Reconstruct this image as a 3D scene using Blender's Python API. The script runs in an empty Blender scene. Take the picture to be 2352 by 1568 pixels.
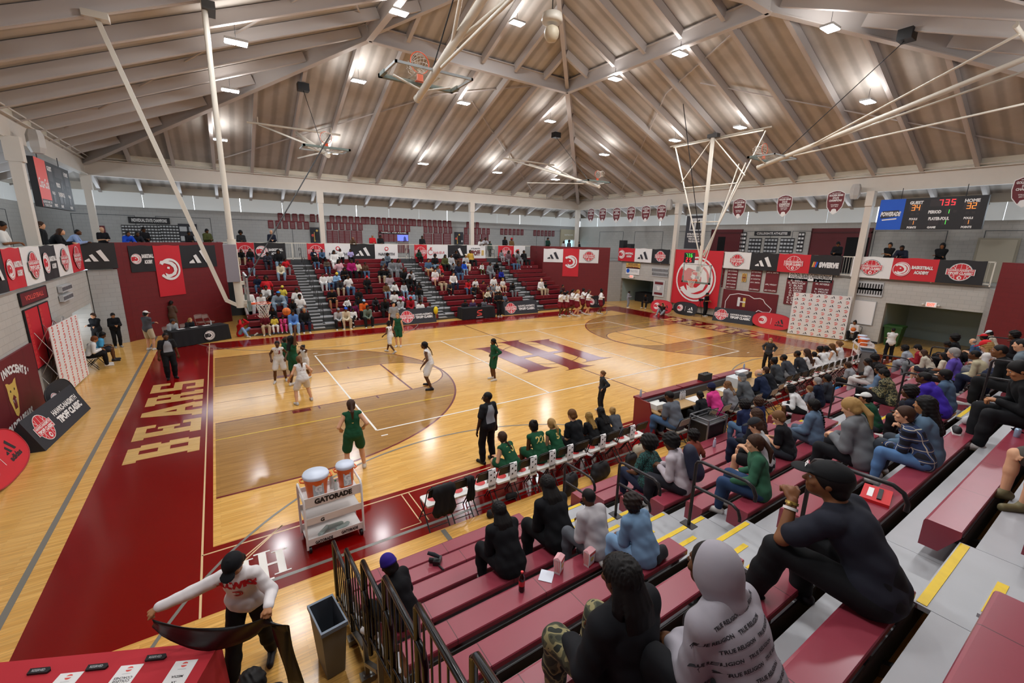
import bpy, bmesh, math, random
import numpy as np
from mathutils import Vector, Matrix
S = bpy.context.scene; COL = S.collection
random.seed(7); np.random.seed(7)
PI = math.pi
# ---------------- camera ----------------
CF = 1004.12; CP = np.array([-12.142, -15.742, 5.171]); YAW, PIT, ROL = 0.98013, -0.22935, 0.02167
def cam_axes():
    cy, sy, cp, sp = math.cos(YAW), math.sin(YAW), math.cos(PIT), math.sin(PIT)
    f = np.array([cp*cy, cp*sy, sp]); r = np.array([sy, -cy, 0.]); u = np.cross(r, f)
    c, s = math.cos(ROL), math.sin(ROL)
    return c*r+s*u, -s*r+c*u, f
CR, CU, CFW = cam_axes()
def ray(px, py):
    return CFW+CR*(px-1176)/CF-CU*(py-784)/CF
def on(px, py, ax, v):          # where a line of sight through the photograph meets a plane of the building
    d = ray(px, py); return CP+d*(v-CP[ax])/d[ax]
cam = bpy.data.cameras.new('camera'); cam.sensor_width = 36; cam.lens = CF/2352*36; cam.clip_start = .05; cam.clip_end = 300
co = bpy.data.objects.new('camera', cam); COL.objects.link(co)
co.matrix_world = Matrix(((CR[0], CU[0], -CFW[0], CP[0]), (CR[1], CU[1], -CFW[1], CP[1]), (CR[2], CU[2], -CFW[2], CP[2]), (0, 0, 0, 1)))
S.camera = co
# ---------------- world, view ----------------
w = bpy.data.worlds.new('world'); S.world = w; w.use_nodes = True
w.node_tree.nodes['Background'].inputs[0].default_value = (.72, .84, 1, 1); w.node_tree.nodes['Background'].inputs[1].default_value = 2.2
S.view_settings.view_transform = 'Standard'; S.view_settings.look = 'None'; S.view_settings.gamma = 1; S.view_settings.exposure = EXPO = 0.0
cy_ = S.cycles
cy_.max_bounces = 5; cy_.diffuse_bounces = 3; cy_.glossy_bounces = 2; cy_.time_limit = 850; cy_.transmission_bounces = 4; cy_.transparent_max_bounces = 6
cy_.caustics_reflective = False; cy_.caustics_refractive = False; cy_.sample_clamp_indirect = 6
cy_.use_denoising = True; cy_.use_adaptive_sampling = True; cy_.adaptive_threshold = .04
try: cy_.denoiser = 'OPENIMAGEDENOISE'
except Exception: pass
LAMP_W = 66     # watts of each ceiling lamp
# ---------------- materials ----------------
MATS = {}
def lin(h):
    if not isinstance(h, str): return tuple(h)
    h = h.lstrip('#'); o = []
    if len(h) == 3: h = ''.join(c*2 for c in h)
    for i in (0, 2, 4):
        c = int(h[i:i+2], 16)/255; o.append(c/12.92 if c < .04045 else ((c+.055)/1.055)**2.4)
    return tuple(o)
def M(h, rough=.6, metal=0, emit=0, spec=.5, noise=0, nscale=8, trans=0, bump=0, alpha=1, coat=0, name=None):
    k = (h, rough, metal, emit, spec, noise, nscale, trans, bump, alpha, coat)
    if k in MATS: return MATS[k]
    m = bpy.data.materials.new(name or 'surface'); m.use_nodes = True; nt = m.node_tree; b = nt.nodes['Principled BSDF']
    c = lin(h); I = b.inputs
    I['Base Color'].default_value = (*c, 1); I['Roughness'].default_value = rough; I['Metallic'].default_value = metal
    I['Specular IOR Level'].default_value = spec
    if emit: I['Emission Color'].default_value = (*c, 1); I['Emission Strength'].default_value = emit
    if trans: I['Transmission Weight'].default_value = trans; I['IOR'].default_value = 1.1
    if alpha < 1: I['Alpha'].default_value = alpha
    if coat: I['Coat Weight'].default_value = coat; I['Coat Roughness'].default_value = .05
    if noise or bump:
        tc = nt.nodes.new('ShaderNodeTexCoord'); n = nt.nodes.new('ShaderNodeTexNoise'); n.inputs['Scale'].default_value = nscale; n.inputs['Detail'].default_value = 5
        nt.links.new(tc.outputs['Object'], n.inputs['Vector'])
        if noise:
            mx = nt.nodes.new('ShaderNodeMix'); mx.data_type = 'RGBA'; mx.blend_type = 'MIX'
            nt.links.new(n.outputs[0], mx.inputs[0])
            mx.inputs[6].default_value = (*[v*(1-noise) for v in c], 1); mx.inputs[7].default_value = (*[min(1, v*(1+noise)) for v in c], 1)
            nt.links.new(mx.outputs[2], I['Base Color'])
        if bump:
            bp = nt.nodes.new('ShaderNodeBump'); bp.inputs['Strength'].default_value = bump; bp.inputs['Distance'].default_value = .02
            nt.links.new(n.outputs[0], bp.inputs['Height']); nt.links.new(bp.outputs[0], I['Normal'])
    MATS[k] = m; return m
def nodes(m): return m.node_tree.nodes, m.node_tree.links
def newmat(name):
    m = bpy.data.materials.new(name); m.use_nodes = True; return m, m.node_tree.nodes, m.node_tree.links, m.node_tree.nodes['Principled BSDF']
def wood_mat(name, c1, c2, rough=.16):
    """strip maple: boards run along x; each board with its own tone, fine grain, clear glossy finish"""
    m, N, L, b = newmat(name)
    tc = N.new('ShaderNodeTexCoord'); br = N.new('ShaderNodeTexBrick')
    br.inputs['Color1'].default_value = (*lin(c1), 1); br.inputs['Color2'].default_value = (*lin(c2), 1)
    a, c = lin(c1), lin(c2)
    br.inputs['Mortar'].default_value = (*[v*.62 for v in a], 1); br.inputs['Scale'].default_value = 1
    br.inputs['Mortar Size'].default_value = .0015; br.inputs['Brick Width'].default_value = .9; br.inputs['Row Height'].default_value = .057; br.inputs['Bias'].default_value = -.1
    br.offset = .37
    L.new(tc.outputs['Object'], br.inputs['Vector'])
    mp = N.new('ShaderNodeMapping'); mp.inputs['Scale'].default_value = (1.2, 26, 1); L.new(tc.outputs['Object'], mp.inputs['Vector'])
    n = N.new('ShaderNodeTexNoise'); n.inputs['Scale'].default_value = 1.6; n.inputs['Detail'].default_value = 6; L.new(mp.outputs[0], n.inputs['Vector'])
    r = N.new('ShaderNodeMapRange'); r.inputs[1].default_value = .35; r.inputs[2].default_value = .75; r.inputs[3].default_value = 1.08; r.inputs[4].default_value = .72; L.new(n.outputs[0], r.inputs[0])
    mx = N.new('ShaderNodeMix'); mx.data_type = 'RGBA'; mx.blend_type = 'MULTIPLY'; mx.inputs[0].default_value = 1
    L.new(br.outputs[0], mx.inputs[6]); L.new(r.outputs[0], mx.inputs[7]); L.new(mx.outputs[2], b.inputs['Base Color'])
    b.inputs['Roughness'].default_value = rough; b.inputs['Specular IOR Level'].default_value = .5
    n2 = N.new('ShaderNodeTexNoise'); n2.inputs['Scale'].default_value = 9; L.new(tc.outputs['Object'], n2.inputs['Vector'])
    bp = N.new('ShaderNodeBump'); bp.inputs['Strength'].default_value = .035; bp.inputs['Distance'].default_value = .01; L.new(n2.outputs[0], bp.inputs['Height']); L.new(bp.outputs[0], b.inputs['Normal'])
    return m
def block_mat(name, col, axis=0, bw=.40, bh=.20, rough=.6, depth=.75, paint=.06):
    """painted concrete block: u runs along the given wall direction, v is height"""
    m, N, L, b = newmat(name)
    tc = N.new('ShaderNodeTexCoord'); sp = N.new('ShaderNodeSeparateXYZ'); cb = N.new('ShaderNodeCombineXYZ')
    L.new(tc.outputs['Object'], sp.inputs[0]); L.new(sp.outputs[axis], cb.inputs[0]); L.new(sp.outputs[2], cb.inputs[1])
    br = N.new('ShaderNodeTexBrick'); c = lin(col)
    br.inputs['Color1'].default_value = (*c, 1); br.inputs['Color2'].default_value = (*[v*(1-paint) for v in c], 1); br.inputs['Mortar'].default_value = (*[v*depth for v in c], 1)
    br.inputs['Scale'].default_value = 1; br.inputs['Brick Width'].default_value = bw; br.inputs['Row Height'].default_value = bh; br.inputs['Mortar Size'].default_value = .006
    L.new(cb.outputs[0], br.inputs['Vector']); L.new(br.outputs[0], b.inputs['Base Color'])
    b.inputs['Roughness'].default_value = rough
    bp = N.new('ShaderNodeBump'); bp.inputs['Strength'].default_value = .5; bp.inputs['Distance'].default_value = .004; bp.invert = True
    L.new(br.outputs[1], bp.inputs['Height']); L.new(bp.outputs[0], b.inputs['Normal'])
    return m
def deck_mat(name, axis):
    """tan-grey acoustic metal deck: narrow flutes that run along the eave direction, blotchy sprayed finish"""
    m, N, L, b = newmat(name)
    tc = N.new('ShaderNodeTexCoord'); sp = N.new('ShaderNodeSeparateXYZ'); L.new(tc.outputs['Object'], sp.inputs[0])
    w = N.new('ShaderNodeTexWave'); w.inputs['Scale'].default_value = 1.0; w.inputs['Distortion'].default_value = .25; w.inputs['Detail'].default_value = 1; w.bands_direction = 'Y'; w.inputs['Detail Scale'].default_value = 1.2
    cb = N.new('ShaderNodeCombineXYZ'); L.new(sp.outputs[axis], cb.inputs[0]); L.new(sp.outputs[1-axis], cb.inputs[1])
    mp = N.new('ShaderNodeMapping'); mp.inputs['Scale'].default_value = (3.6, .5, 1); L.new(cb.outputs[0], mp.inputs[0]); L.new(mp.outputs[0], w.inputs['Vector'])
    rmp = N.new('ShaderNodeValToRGB'); e = rmp.color_ramp.elements
    e[0].position = .1; e[0].color = (*lin('#b0aba5'), 1); e[1].position = .55; e[1].color = (*lin('#cbc6c0'), 1)
    L.new(w.outputs[0], rmp.inputs[0])
    n = N.new('ShaderNodeTexNoise'); n.inputs['Scale'].default_value = 1.1; n.inputs['Detail'].default_value = 8; L.new(tc.outputs['Object'], n.inputs['Vector'])
    r = N.new('ShaderNodeMapRange'); r.inputs[1].default_value = .3; r.inputs[2].default_value = .7; r.inputs[3].default_value = .88; r.inputs[4].default_value = 1.04; L.new(n.outputs[0], r.inputs[0])
    mx = N.new('ShaderNodeMix'); mx.data_type = 'RGBA'; mx.blend_type = 'MULTIPLY'; mx.inputs[0].default_value = 1
    L.new(rmp.outputs[0], mx.inputs[6]); L.new(r.outputs[0], mx.inputs[7]); L.new(mx.outputs[2], b.inputs['Base Color'])
    bp = N.new('ShaderNodeBump'); bp.inputs['Strength'].default_value = .8; bp.inputs['Distance'].default_value = .03; L.new(w.outputs[0], bp.inputs['Height']); L.new(bp.outputs[0], b.inputs['Normal'])
    b.inputs['Roughness'].default_value = .85
    return m
def seam_mat(name, col, axis, period, rough=.32, width=.008):
    """moulded plastic with a dark joint line every period metres"""
    m, N, L, b = newmat(name); c = lin(col)
    tc = N.new('ShaderNodeTexCoord'); sp = N.new('ShaderNodeSeparateXYZ'); L.new(tc.outputs['Object'], sp.inputs[0])
    a = N.new('ShaderNodeMath'); a.operation = 'PINGPONG'; a.inputs[1].default_value = period/2; L.new(sp.outputs[axis], a.inputs[0])
    l = N.new('ShaderNodeMath'); l.operation = 'LESS_THAN'; l.inputs[1].default_value = width/2; L.new(a.outputs[0], l.inputs[0])
    n = N.new('ShaderNodeTexNoise'); n.inputs['Scale'].default_value = 2.2; n.inputs['Detail'].default_value = 4; L.new(tc.outputs['Object'], n.inputs[0])
    m1 = N.new('ShaderNodeMix'); m1.data_type = 'RGBA'; L.new(n.outputs[0], m1.inputs[0]); m1.inputs[6].default_value = (*[v*.9 for v in c], 1); m1.inputs[7].default_value = (*[v*1.12 for v in c], 1)
    m2 = N.new('ShaderNodeMix'); m2.data_type = 'RGBA'; L.new(l.outputs[0], m2.inputs[0]); L.new(m1.outputs[2], m2.inputs[6]); m2.inputs[7].default_value = (*[v*.25 for v in c], 1)
    L.new(m2.outputs[2], b.inputs['Base Color']); b.inputs['Roughness'].default_value = rough
    return m
# ---------------- mesh helpers ----------------
class MB:
    """collects shapes, then links them as ONE mesh object"""
    def __init__(s): s.v = []; s.f = []; s.m = []; s.sm = []
    def add(s, vs, fs, m=0, sm=False):
        k = len(s.v); s.v += [tuple(map(float, v)) for v in vs]
        for f in fs: s.f.append(tuple(i+k for i in f)); s.m.append(m); s.sm.append(sm)
        return s
    def box(s, x0, y0, z0, x1, y1, z1, m=0):
        return s.add([(x, y, z) for x in (x0, x1) for y in (y0, y1) for z in (z0, z1)], [(0, 1, 3, 2), (4, 6, 7, 5), (0, 4, 5, 1), (2, 3, 7, 6), (0, 2, 6, 4), (1, 5, 7, 3)], m)
    def cbox(s, c, d, m=0): return s.box(c[0]-d[0]/2, c[1]-d[1]/2, c[2]-d[2]/2, c[0]+d[0]/2, c[1]+d[1]/2, c[2]+d[2]/2, m)
    def beam(s, a, b, w, h, m=0, up=(0, 0, 1)):
        a, b = Vector(a), Vector(b); d = (b-a).normalized(); u = Vector(up)
        r = d.cross(u)
        if r.length < 1e-4: r = d.cross(Vector((1, 0, 0)))
        r.normalize(); u = r.cross(d)
        vs = [p+r*sx*w/2+u*sy*h/2 for p in (a, b) for sx, sy in ((-1, -1), (1, -1), (1, 1), (-1, 1))]
        return s.add(vs, [(3, 2, 1, 0), (4, 5, 6, 7), (0, 1, 5, 4), (1, 2, 6, 5), (2, 3, 7, 6), (3, 0, 4, 7)], m)
    def ibeam(s, a, b, w, h, t=.03, m=0, up=(0, 0, 1)):
        a, b = Vector(a), Vector(b); d = (b-a).normalized(); r = d.cross(Vector(up)).normalized(); u = r.cross(d)
        for o, ww, hh in ((h/2-t/2, w, t), (-h/2+t/2, w, t), (0, t*.7, h-2*t)): s.beam(a+u*o, b+u*o, ww, hh, m, up)
        return s
    def tube(s, pts, r, n=8, m=0, cap=True, sm=True):
        pts = [Vector(p) for p in pts]; rs = r if isinstance(r, (list, tuple)) else [r]*len(pts); k = len(pts); rings = []
        pr = None
        for i, p in enumerate(pts):
            d = (pts[min(i+1, k-1)]-pts[max(i-1, 0)]).normalized()
            if pr is None:
                pr = d.cross(Vector((0, 0, 1)))
                if pr.length < 1e-3: pr = d.cross(Vector((1, 0, 0)))
            pr = (pr-d*pr.dot(d)).normalized(); q = d.cross(pr)
            rings.append([p+(pr*math.cos(2*PI*j/n)+q*math.sin(2*PI*j/n))*rs[i] for j in range(n)])
        fs = [(i*n+j, i*n+(j+1) % n, (i+1)*n+(j+1) % n, (i+1)*n+j) for i in range(k-1) for j in range(n)]
        s.add([v for g in rings for v in g], fs, m, sm)
        if cap: s.add(rings[0], [tuple(range(n))[::-1]], m); s.add(rings[-1], [tuple(range(n))], m)
        return s
    def lathe(s, prof, c=(0, 0, 0), n=16, m=0, sm=True, sx=1, sy=1):
        vs = [(c[0]+r*sx*math.cos(2*PI*j/n), c[1]+r*sy*math.sin(2*PI*j/n), c[2]+z) for r, z in prof for j in range(n)]
        fs = [(i*n+j, i*n+(j+1) % n, (i+1)*n+(j+1) % n, (i+1)*n+j) for i in range(len(prof)-1) for j in range(n)]
        s.add(vs, fs, m, sm)
        if prof[0][0] > 1e-5: s.add(vs[:n], [tuple(range(n))[::-1]], m)
        if prof[-1][0] > 1e-5: s.add(vs[-n:], [tuple(range(n))], m)
        return s
    def ball(s, c, r, n=12, m=0, sx=1, sy=1, sz=1):
        k = n//2; return s.lathe([(r*math.sin(PI*i/k)+1e-6, -r*sz*math.cos(PI*i/k)) for i in range(k+1)], c, n, m, True, sx, sy)
    def prism(s, poly, fr, t=0, m=0, z=0):
        """2-D outline (ccw) placed in frame fr=(O,U,V,N), extruded back by t from height z; holes not supported"""
        O, U, V, N = fr; P = [O+U*a+V*b+N*z for a, b in poly]; n = len(P)
        tri = tess(poly)
        if t:
            Q = [p-N*t for p in P]; s.add(P+Q, [tuple(f) for f in tri]+[tuple(i+n for i in f[::-1]) for f in tri]+[(i, i+n, (i+1) % n+n, (i+1) % n) for i in range(n)], m)
        else: s.add(P, tri, m)
        return s
    def tris(s, T, fr, m=0, z=0, sc=1, o=(0, 0)):
        O, U, V, N = fr; vs, fs = T; return s.add([O+U*(o[0]+a*sc)+V*(o[1]+b*sc)+N*z for a, b in vs], fs, m)
    def build(s, name, mats, parent=None, **k):
        me = bpy.data.meshes.new(name); me.from_pydata(s.v, [], s.f)
        for mm in (mats if isinstance(mats, (list, tuple)) else [mats]): me.materials.append(mm)
        me.polygons.foreach_set('material_index', s.m); me.polygons.foreach_set('use_smooth', s.sm); me.update()
        return link(name, me, parent, **k)
def link(name, me, parent=None, label=None, cat=None, group=None, kind=None, loc=None, rz=None):
    o = bpy.data.objects.new(name, me); COL.objects.link(o)
    if parent: o.parent = parent
    tag(o, label, cat, group, kind)
    if loc is not None: o.location = loc
    if rz is not None: o.rotation_euler = (0, 0, rz)
    return o
def tag(o, label=None, cat=None, group=None, kind=None):
    if label: o['label'] = label
    if cat: o['category'] = cat
    if group: o['group'] = group
    if kind: o['kind'] = kind
def thing(name, label, cat, loc=(0, 0, 0), rz=0, group=None):
    o = bpy.data.objects.new(name, None); COL.objects.link(o); o.location = loc; o.rotation_euler = (0, 0, rz); o.empty_display_size = .1
    tag(o, label, cat, group); return o
def dup(r, loc=None, rz=None, label=None, group=None):
    def cp(o, par):
        c = o.copy(); COL.objects.link(c)
        if par: c.parent = par
        for ch in KIDS.get(o.name, [x for x in o.children]): cp(ch, c)
        return c
    c = cp(r, None)
    if loc is not None: c.location = loc
    if rz is not None: c.rotation_euler = (0, 0, rz)
    if label: c['label'] = label
    if group: c['group'] = group
    return c
KIDS = {}
def struct(name, mb, mats, **k): return mb.build(name, mats, kind='structure', **k)
from mathutils.geometry import tessellate_polygon
def tess(poly):
    if len(poly) == 3: return [(0, 1, 2)]
    P = [Vector((a, b, 0)) for a, b in poly]; T = tessellate_polygon([P]); o = []
    for t in T:
        a, b, c = (P[i] for i in t)
        o.append(tuple(t) if (b-a).cross(c-a).z > 0 else tuple(t)[::-1])
    return o
def frame(O, U, V=(0, 0, 1)):
    O, U, V = Vector(O), Vector(U).normalized(), Vector(V).normalized(); return (O, U, V, U.cross(V).normalized())
TXT = {}
def text(st, bold=.0, space=1.0, shear=0):
    """lettering as triangles, height 1 for capitals, centred at 0"""
    k = (st, bold, space, shear)
    if k in TXT: return TXT[k]
    c = bpy.data.curves.new('t', 'FONT'); c.body = st; c.size = 1; c.align_x = 'CENTER'; c.offset = bold; c.space_character = space; c.resolution_u = 2; c.shear = shear
    o = bpy.data.objects.new('t', c); me = bpy.data.meshes.new_from_object(o)
    vs = [(v.co.x/.7, v.co.y/.7-.5) for v in me.vertices]; fs = [tuple(p.vertices) for p in me.polygons]
    bpy.data.objects.remove(o); bpy.data.curves.remove(c); bpy.data.meshes.remove(me)
    xs = [v[0] for v in vs] or [0]; w = max(xs)-min(xs); cx = (max(xs)+min(xs))/2
    TXT[k] = (([(a-cx, b) for a, b in vs], fs), w); return TXT[k]
def put(mb, st, fr, cx, cy, w=None, h=None, m=0, z=.004, bold=.02, shear=0):
    T, tw = text(st, bold, 1.0, shear)
    if h is None: h = w/tw
    sx = 1 if w is None else w/(tw*h)
    vs, fs = T; O, U, V, N = fr
    mb.add([O+U*(cx+a*h*sx)+V*(cy+b*h)+N*z for a, b in vs], fs, m)
def circ(cx, cy, r, n=28, ry=None): return [(cx+r*math.cos(2*PI*i/n), cy+(ry or r)*math.sin(2*PI*i/n)) for i in range(n)]
def ring(mb, fr, cx, cy, r0, r1, m, z, a0=0, a1=360, n=36, sy=1):
    P = []; O, U, V, N = fr
    for i in range(n+1):
        a = math.radians(a0+(a1-a0)*i/n)
        for r in (r0, r1): P.append(O+U*(cx+r*math.cos(a))+V*(cy+r*sy*math.sin(a))+N*z)
    mb.add(P, [(2*i, 2*i+1, 2*i+3, 2*i+2) for i in range(n)], m)
def stroke(mb, fr, pts, w, m, z):
    for (a, b), (c, d) in zip(pts, pts[1:]):
        L = math.hypot(c-a, d-b) or 1; nx, ny = -(d-b)/L*w/2, (c-a)/L*w/2
        mb.prism([(a+nx, b+ny), (a-nx, b-ny), (c-nx, d-ny), (c+nx, d+ny)], fr, 0, m, z)
# ---------------- the building ----------------
HX, HY = 12.67, 7.62          # half court
wood = wood_mat('maple_floor', '#e3b162', '#d49f50'); stain = wood_mat('stained_maple', '#a97d45', '#98703c', .15)
# near floors a little deeper in tone board by board
maroonpaint = M('#760504', .13, spec=.5, noise=.06, nscale=3); linedark = M('#6a1a1c', .2); white = M('#e8e4dc', .3); cream = M('#d9b98a', .25)
lettergold = wood_mat('maple_letters', '#d8b06f', '#cfa663', .18); yel = M('#d8b53c', .25); greyline = M('#77756d', .25)
fl = MB(); FM = [wood, stain, maroonpaint, linedark, white, cream, lettergold, yel, greyline]
FF = frame((0, 0, 0), (1, 0, 0), (0, 1, 0))
def fr_(x0, y0, x1, y1, m, z): fl.prism([(x0, y0), (x1, y0), (x1, y1), (x0, y1)], FF, 0, m, z)
fl.box(-22, -22, -.1, 22, 22, 0, 0)
def arc(cx, cy, r, a0, a1, n=48): return [(cx+r*math.cos(math.radians(a0+(a1-a0)*i/n)), cy+r*math.sin(math.radians(a0+(a1-a0)*i/n))) for i in range(n+1)]
BX, BY = 14.8, 9.27
for q in ((-BX, -BY, -HX-.05, BY), (HX+.05, -BY, BX, BY), (-HX-.05, -BY, HX+.05, -HY-.05), (-HX-.05, HY+.05, HX+.05, BY)): fr_(*q, 2, .0015)
for s in (-1, 1):
    sx = s
    def X(P): return [(sx*a, b) for a, b in (P if sx > 0 else P[::-1])]
    # stained three-point zone (s=+1 drawn, mirrored for the other end)
    P = [(HX, -6.02)]+[(HX, 6.02)]+[(a, b) for a, b in arc(11.1, 0, 6.02, 90, 270)]
    fl.prism(X(P), FF, 0, 1, .0012)
    P = [(HX, -1.8), (HX, 1.8)]+arc(6.95, 0, 1.8, 90, 270)
    fl.prism(X(P), FF, 0, 0, .0022)
    def stk(P, w_, m, z): stroke(fl, FF, [(sx*a, b) for a, b in P], w_, m, z)
    stk([(HX, 6.02)]+arc(11.1, 0, 6.02, 90, 270)+[(HX, -6.02)], .06, 3, .0032)
    stk([(HX, 1.8)]+arc(6.95, 0, 1.8, 90, 270)+[(HX, -1.8)], .045, 3, .0032)
    stk([(6.95, -1.8), (6.95, 1.8)], .07, 3, .0036)
    stk([(HX, 3), (5.95, 3)], .045, 7, .004); stk([(HX, -3), (5.95, -3)], .045, 7, .004)
    stk([(HX-.0, 0), (9, 0)], .02, 3, .0042); stk([(9, 0), (2.6, 0)], .02, 3, .0042)
    for a in (10.0, 9.1, 8.2):
        for b in (-1.95, 1.95): stk([(a, b-.12), (a, b+.12)], .05, 3, .0042)
    for b in (-1.98, 1.98): stk([(10.75, b), (10.25, b)], .22, 3, .0042)
    stk([(HX+.2, -BY), (HX+.2, BY)], .03, 5, .0030)
    stk([(HX+.2, s_*(HY+.2)) for s_ in (1,)]+[(0, HY+.2)], .03, 5, .0030); stk([(HX+.2, -HY-.2), (0, -HY-.2)], .03, 5, .0030)
    stk([(15.1, -17), (15.1, 17)], .09, 8, .003)
    for cyb, a0, a1 in ((-11.76, 20, 160), (11.76, 200, 340)): stk(arc(7.8, cyb, 6.02, a0, a1), .05, 8, .0044)
    # diagonal pair of fine lines at the corners of the border
    for d in (0, .16):
        stk([(HX-1.0+d*0, -HY-.02-.0), (HX-.0+d, -HY-1.1)], .025, 5, .0035)
stroke(fl, FF, [(-9, -4.5), (9, -4.5), (9, 4.5), (-9, 4.5), (-9, -4.5)], .055, 4, .005)
for a in (-3, 3): stroke(fl, FF, [(a, -4.5), (a, 4.5)], .055, 4, .005)
for a, b in ((-9, -4.9), (9, -4.9), (9, 4.9), (-9, 4.9)): stroke(fl, FF, [(a, b), (a+.18, b)], .05, 4, .005)
stroke(fl, FF, [(0, -HY), (0, HY)], .05, 3, .0042)
ring(fl, FF, 0, 0, 1.78, 1.82, 3, .0046)
stroke(fl, FF, [(-12.3, -9.02), (11, -9.02)], .07, 8, .0042); stroke(fl, FF, [(-9.25, -9.3), (-9.25, -10)], .09, 8, .0042)
stroke(fl, FF, [(-9.5, -7.85), (-9.5, -8.9), (-9.9, -8.9)], .02, 5, .0042); stroke(fl, FF, [(-9.35, -7.85), (-9.35, -8.9)], .02, 5, .0042)
# centre monogram: three serifed stems joined by a crossbar
def stem(cx, hy, hw=.44, k=.55):
    L_ = [(cx-hw-k, hy), (cx-hw-k*.5, hy-.06), (cx-hw, hy-.34), (cx-hw, -hy+.34), (cx-hw-k*.5, -hy+.06), (cx-hw-k, -hy)]
    R_ = [(2*cx-a, b) for a, b in L_[::-1]]
    fr_(cx-hw, -hy+.2, cx+hw, hy-.2, 2, .0056)
    for sy_ in (-1, 1):
        Q = [(cx-hw-k, sy_*hy), (cx+hw+k, sy_*hy), (cx+hw+k*.35, sy_*(hy-.07)), (cx+hw, sy_*(hy-.32)), (cx-hw, sy_*(hy-.32)), (cx-hw-k*.35, sy_*(hy-.07))]
        fl.prism(Q if sy_ < 0 else Q[::-1], FF, 0, 2, .0064)
stem(-1.6, 2.2); stem(1.6, 2.2); stem(0.05, 2.76, .43, .42); fr_(-1.3, -.36, 1.3, -.03, 2, .0072)
# small white monogram on the near border
def hh(cx, cy, s_, m):
    for d in (-1, 0, 1):
        h = 1.25 if d == 0 else 1.0
        fr_(cx+d*.62*s_-.14*s_, cy-h*s_*.75, cx+d*.62*s_+.14*s_, cy+h*s_*.75, m, .0056); fr_(cx+d*.62*s_-.3*s_, cy-h*s_*.75, cx+d*.62*s_+.3*s_, cy-h*s_*.68, m, .0058); fr_(cx+d*.62*s_-.3*s_, cy+h*s_*.68, cx+d*.62*s_+.3*s_, cy+h*s_*.75, m, .0058)
    fr_(cx-.62*s_, cy-.07*s_, cx+.62*s_, cy+.06*s_, m, .006)
hh(-12.05, -8.62, .4, 4)
# slab lettering along the end borders: rectangles on a 10 x 12 grid per letter
GL = {'B': ['0,0,8,2', '0,10,8,12', '1,2,4,10', '4,5,8,7', '6,2,9,5.3', '6,6.7,9,10'],
      'E': ['0,0,9,2', '0,10,9,12', '1,2,4,10', '4,5,7,7', '7,2,9,3.5', '7,8.5,9,10', '5.5,4,7,8'],
      'A': ['-.5,0,4,2', '6,0,10.5,2', '3,3.5,7,5.2'], 'R': ['0,0,4.4,2', '0,10,8,12', '1,2,4,10', '4,5,8,7', '6,6.7,9,10', '6,2,9,5', '6,0,10,2'],
      'S': ['0,0,9,2', '0,10,9,12', '0,2,2.5,4', '0,6.5,3,10', '6,2,9,5.5', '6.5,8,9,10', '0,5,9,7']}
for s in (-1, 1):
    O = Vector((s*13.02, -s*-3.4 if False else s*3.4*1, 0)); O = Vector((s*13.0, s*3.42, 0))
    F2 = frame(O, (0, -s, 0), (s, 0, 0)); u = .12
    zc = .0045
    for i, ch in enumerate('BEARS'):
        ox = i*1.36
        for r_ in GL[ch]:
            a, b, c, d = map(float, r_.split(',')); zc += .0003 if zc < .0062 else -.0017; fl.prism([(ox+a*.11, b*u), (ox+c*.11, b*u), (ox+c*.11, d*u), (ox+a*.11, d*u)], F2, 0, 6, zc)
        if ch == 'A':
            fl.prism([(ox+.06, .2), (ox+.42, .2), (ox+.66, 1.15), (ox+.54, 1.44), (ox+.42, 1.44)], F2, 0, 6, .0067); fl.prism([(ox+.84, .2), (ox+1.2, .2), (ox+.78, 1.44), (ox+.54, 1.44), (ox+.56, 1.1)], F2, 0, 6, .0071)
struct('floor', fl, FM)

BZ = 3.55; OW = 20.8     # balcony floor level, outer wall
wallL = block_mat('painted_block_end', '#b7b4ae', 1); wallF = block_mat('painted_block_side', '#aaaaa8', 0); dkrim = M('#1b1b1d', .5)
corr = M('#9aa6a6', .7); marwY = block_mat('maroon_block', '#6d1318', 0); marwX = block_mat('maroon_block_end', '#6d1318', 1)
whitewall = M('#d6d2c8', .6)
# end walls with two passages each
for s, nm, XW in ((-1, 'left', 17.0), (1, 'right', 17.5)):
    b = MB(); x0, x1 = sorted((s*XW, s*17.8))
    ops = [(-11.7, -11.2, 0, 3.45), (-11.2, -7.45, 2.28, 3.45), (-7.45, 7.65, 0, 3.45), (7.65, 11.4, 2.05, 3.45), (11.4, 11.8, 0, 3.45)] if s > 0 else [(-12.3, 7.4, 0, 3.45), (7.4, 10.5, 2.05, 3.45), (10.5, 10.9, 0, 3.45)]
    for a, c, z0, z1 in ops: b.box(x0, a, z0, x1, c, z1)
    struct('wall_'+nm, b, wallL)
    # rooms behind the passages
    b = MB()
    for a, c, hz in (((-11.2, -7.45, 2.28), (7.65, 11.4, 2.05)) if s > 0 else ((7.4, 10.5, 2.05),)):
        e0, e1 = sorted((s*17.8, s*21.6))
        b.box(e0, a-.1, 0, e1, a, hz+.5); b.box(e0, c, 0, e1, c+.1, hz+.5); ee = sorted((s*21.6, s*21.7)); b.box(ee[0], a-.1, 0, ee[1], c+.1, hz+.5); b.box(e0, a, hz+.4, e1, c, hz+.5)
    struct('wall_passage_'+nm, b, M('#9fb0ae', .6))
    b = MB(); e = sorted((s*(XW-.002), s*(XW-.03)))
    for a, c in ((-7.45, 7.65),): b.box(e[0], a, 0, e[1], c, .12)
    struct('baseboard_'+nm, b, dkrim)
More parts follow.
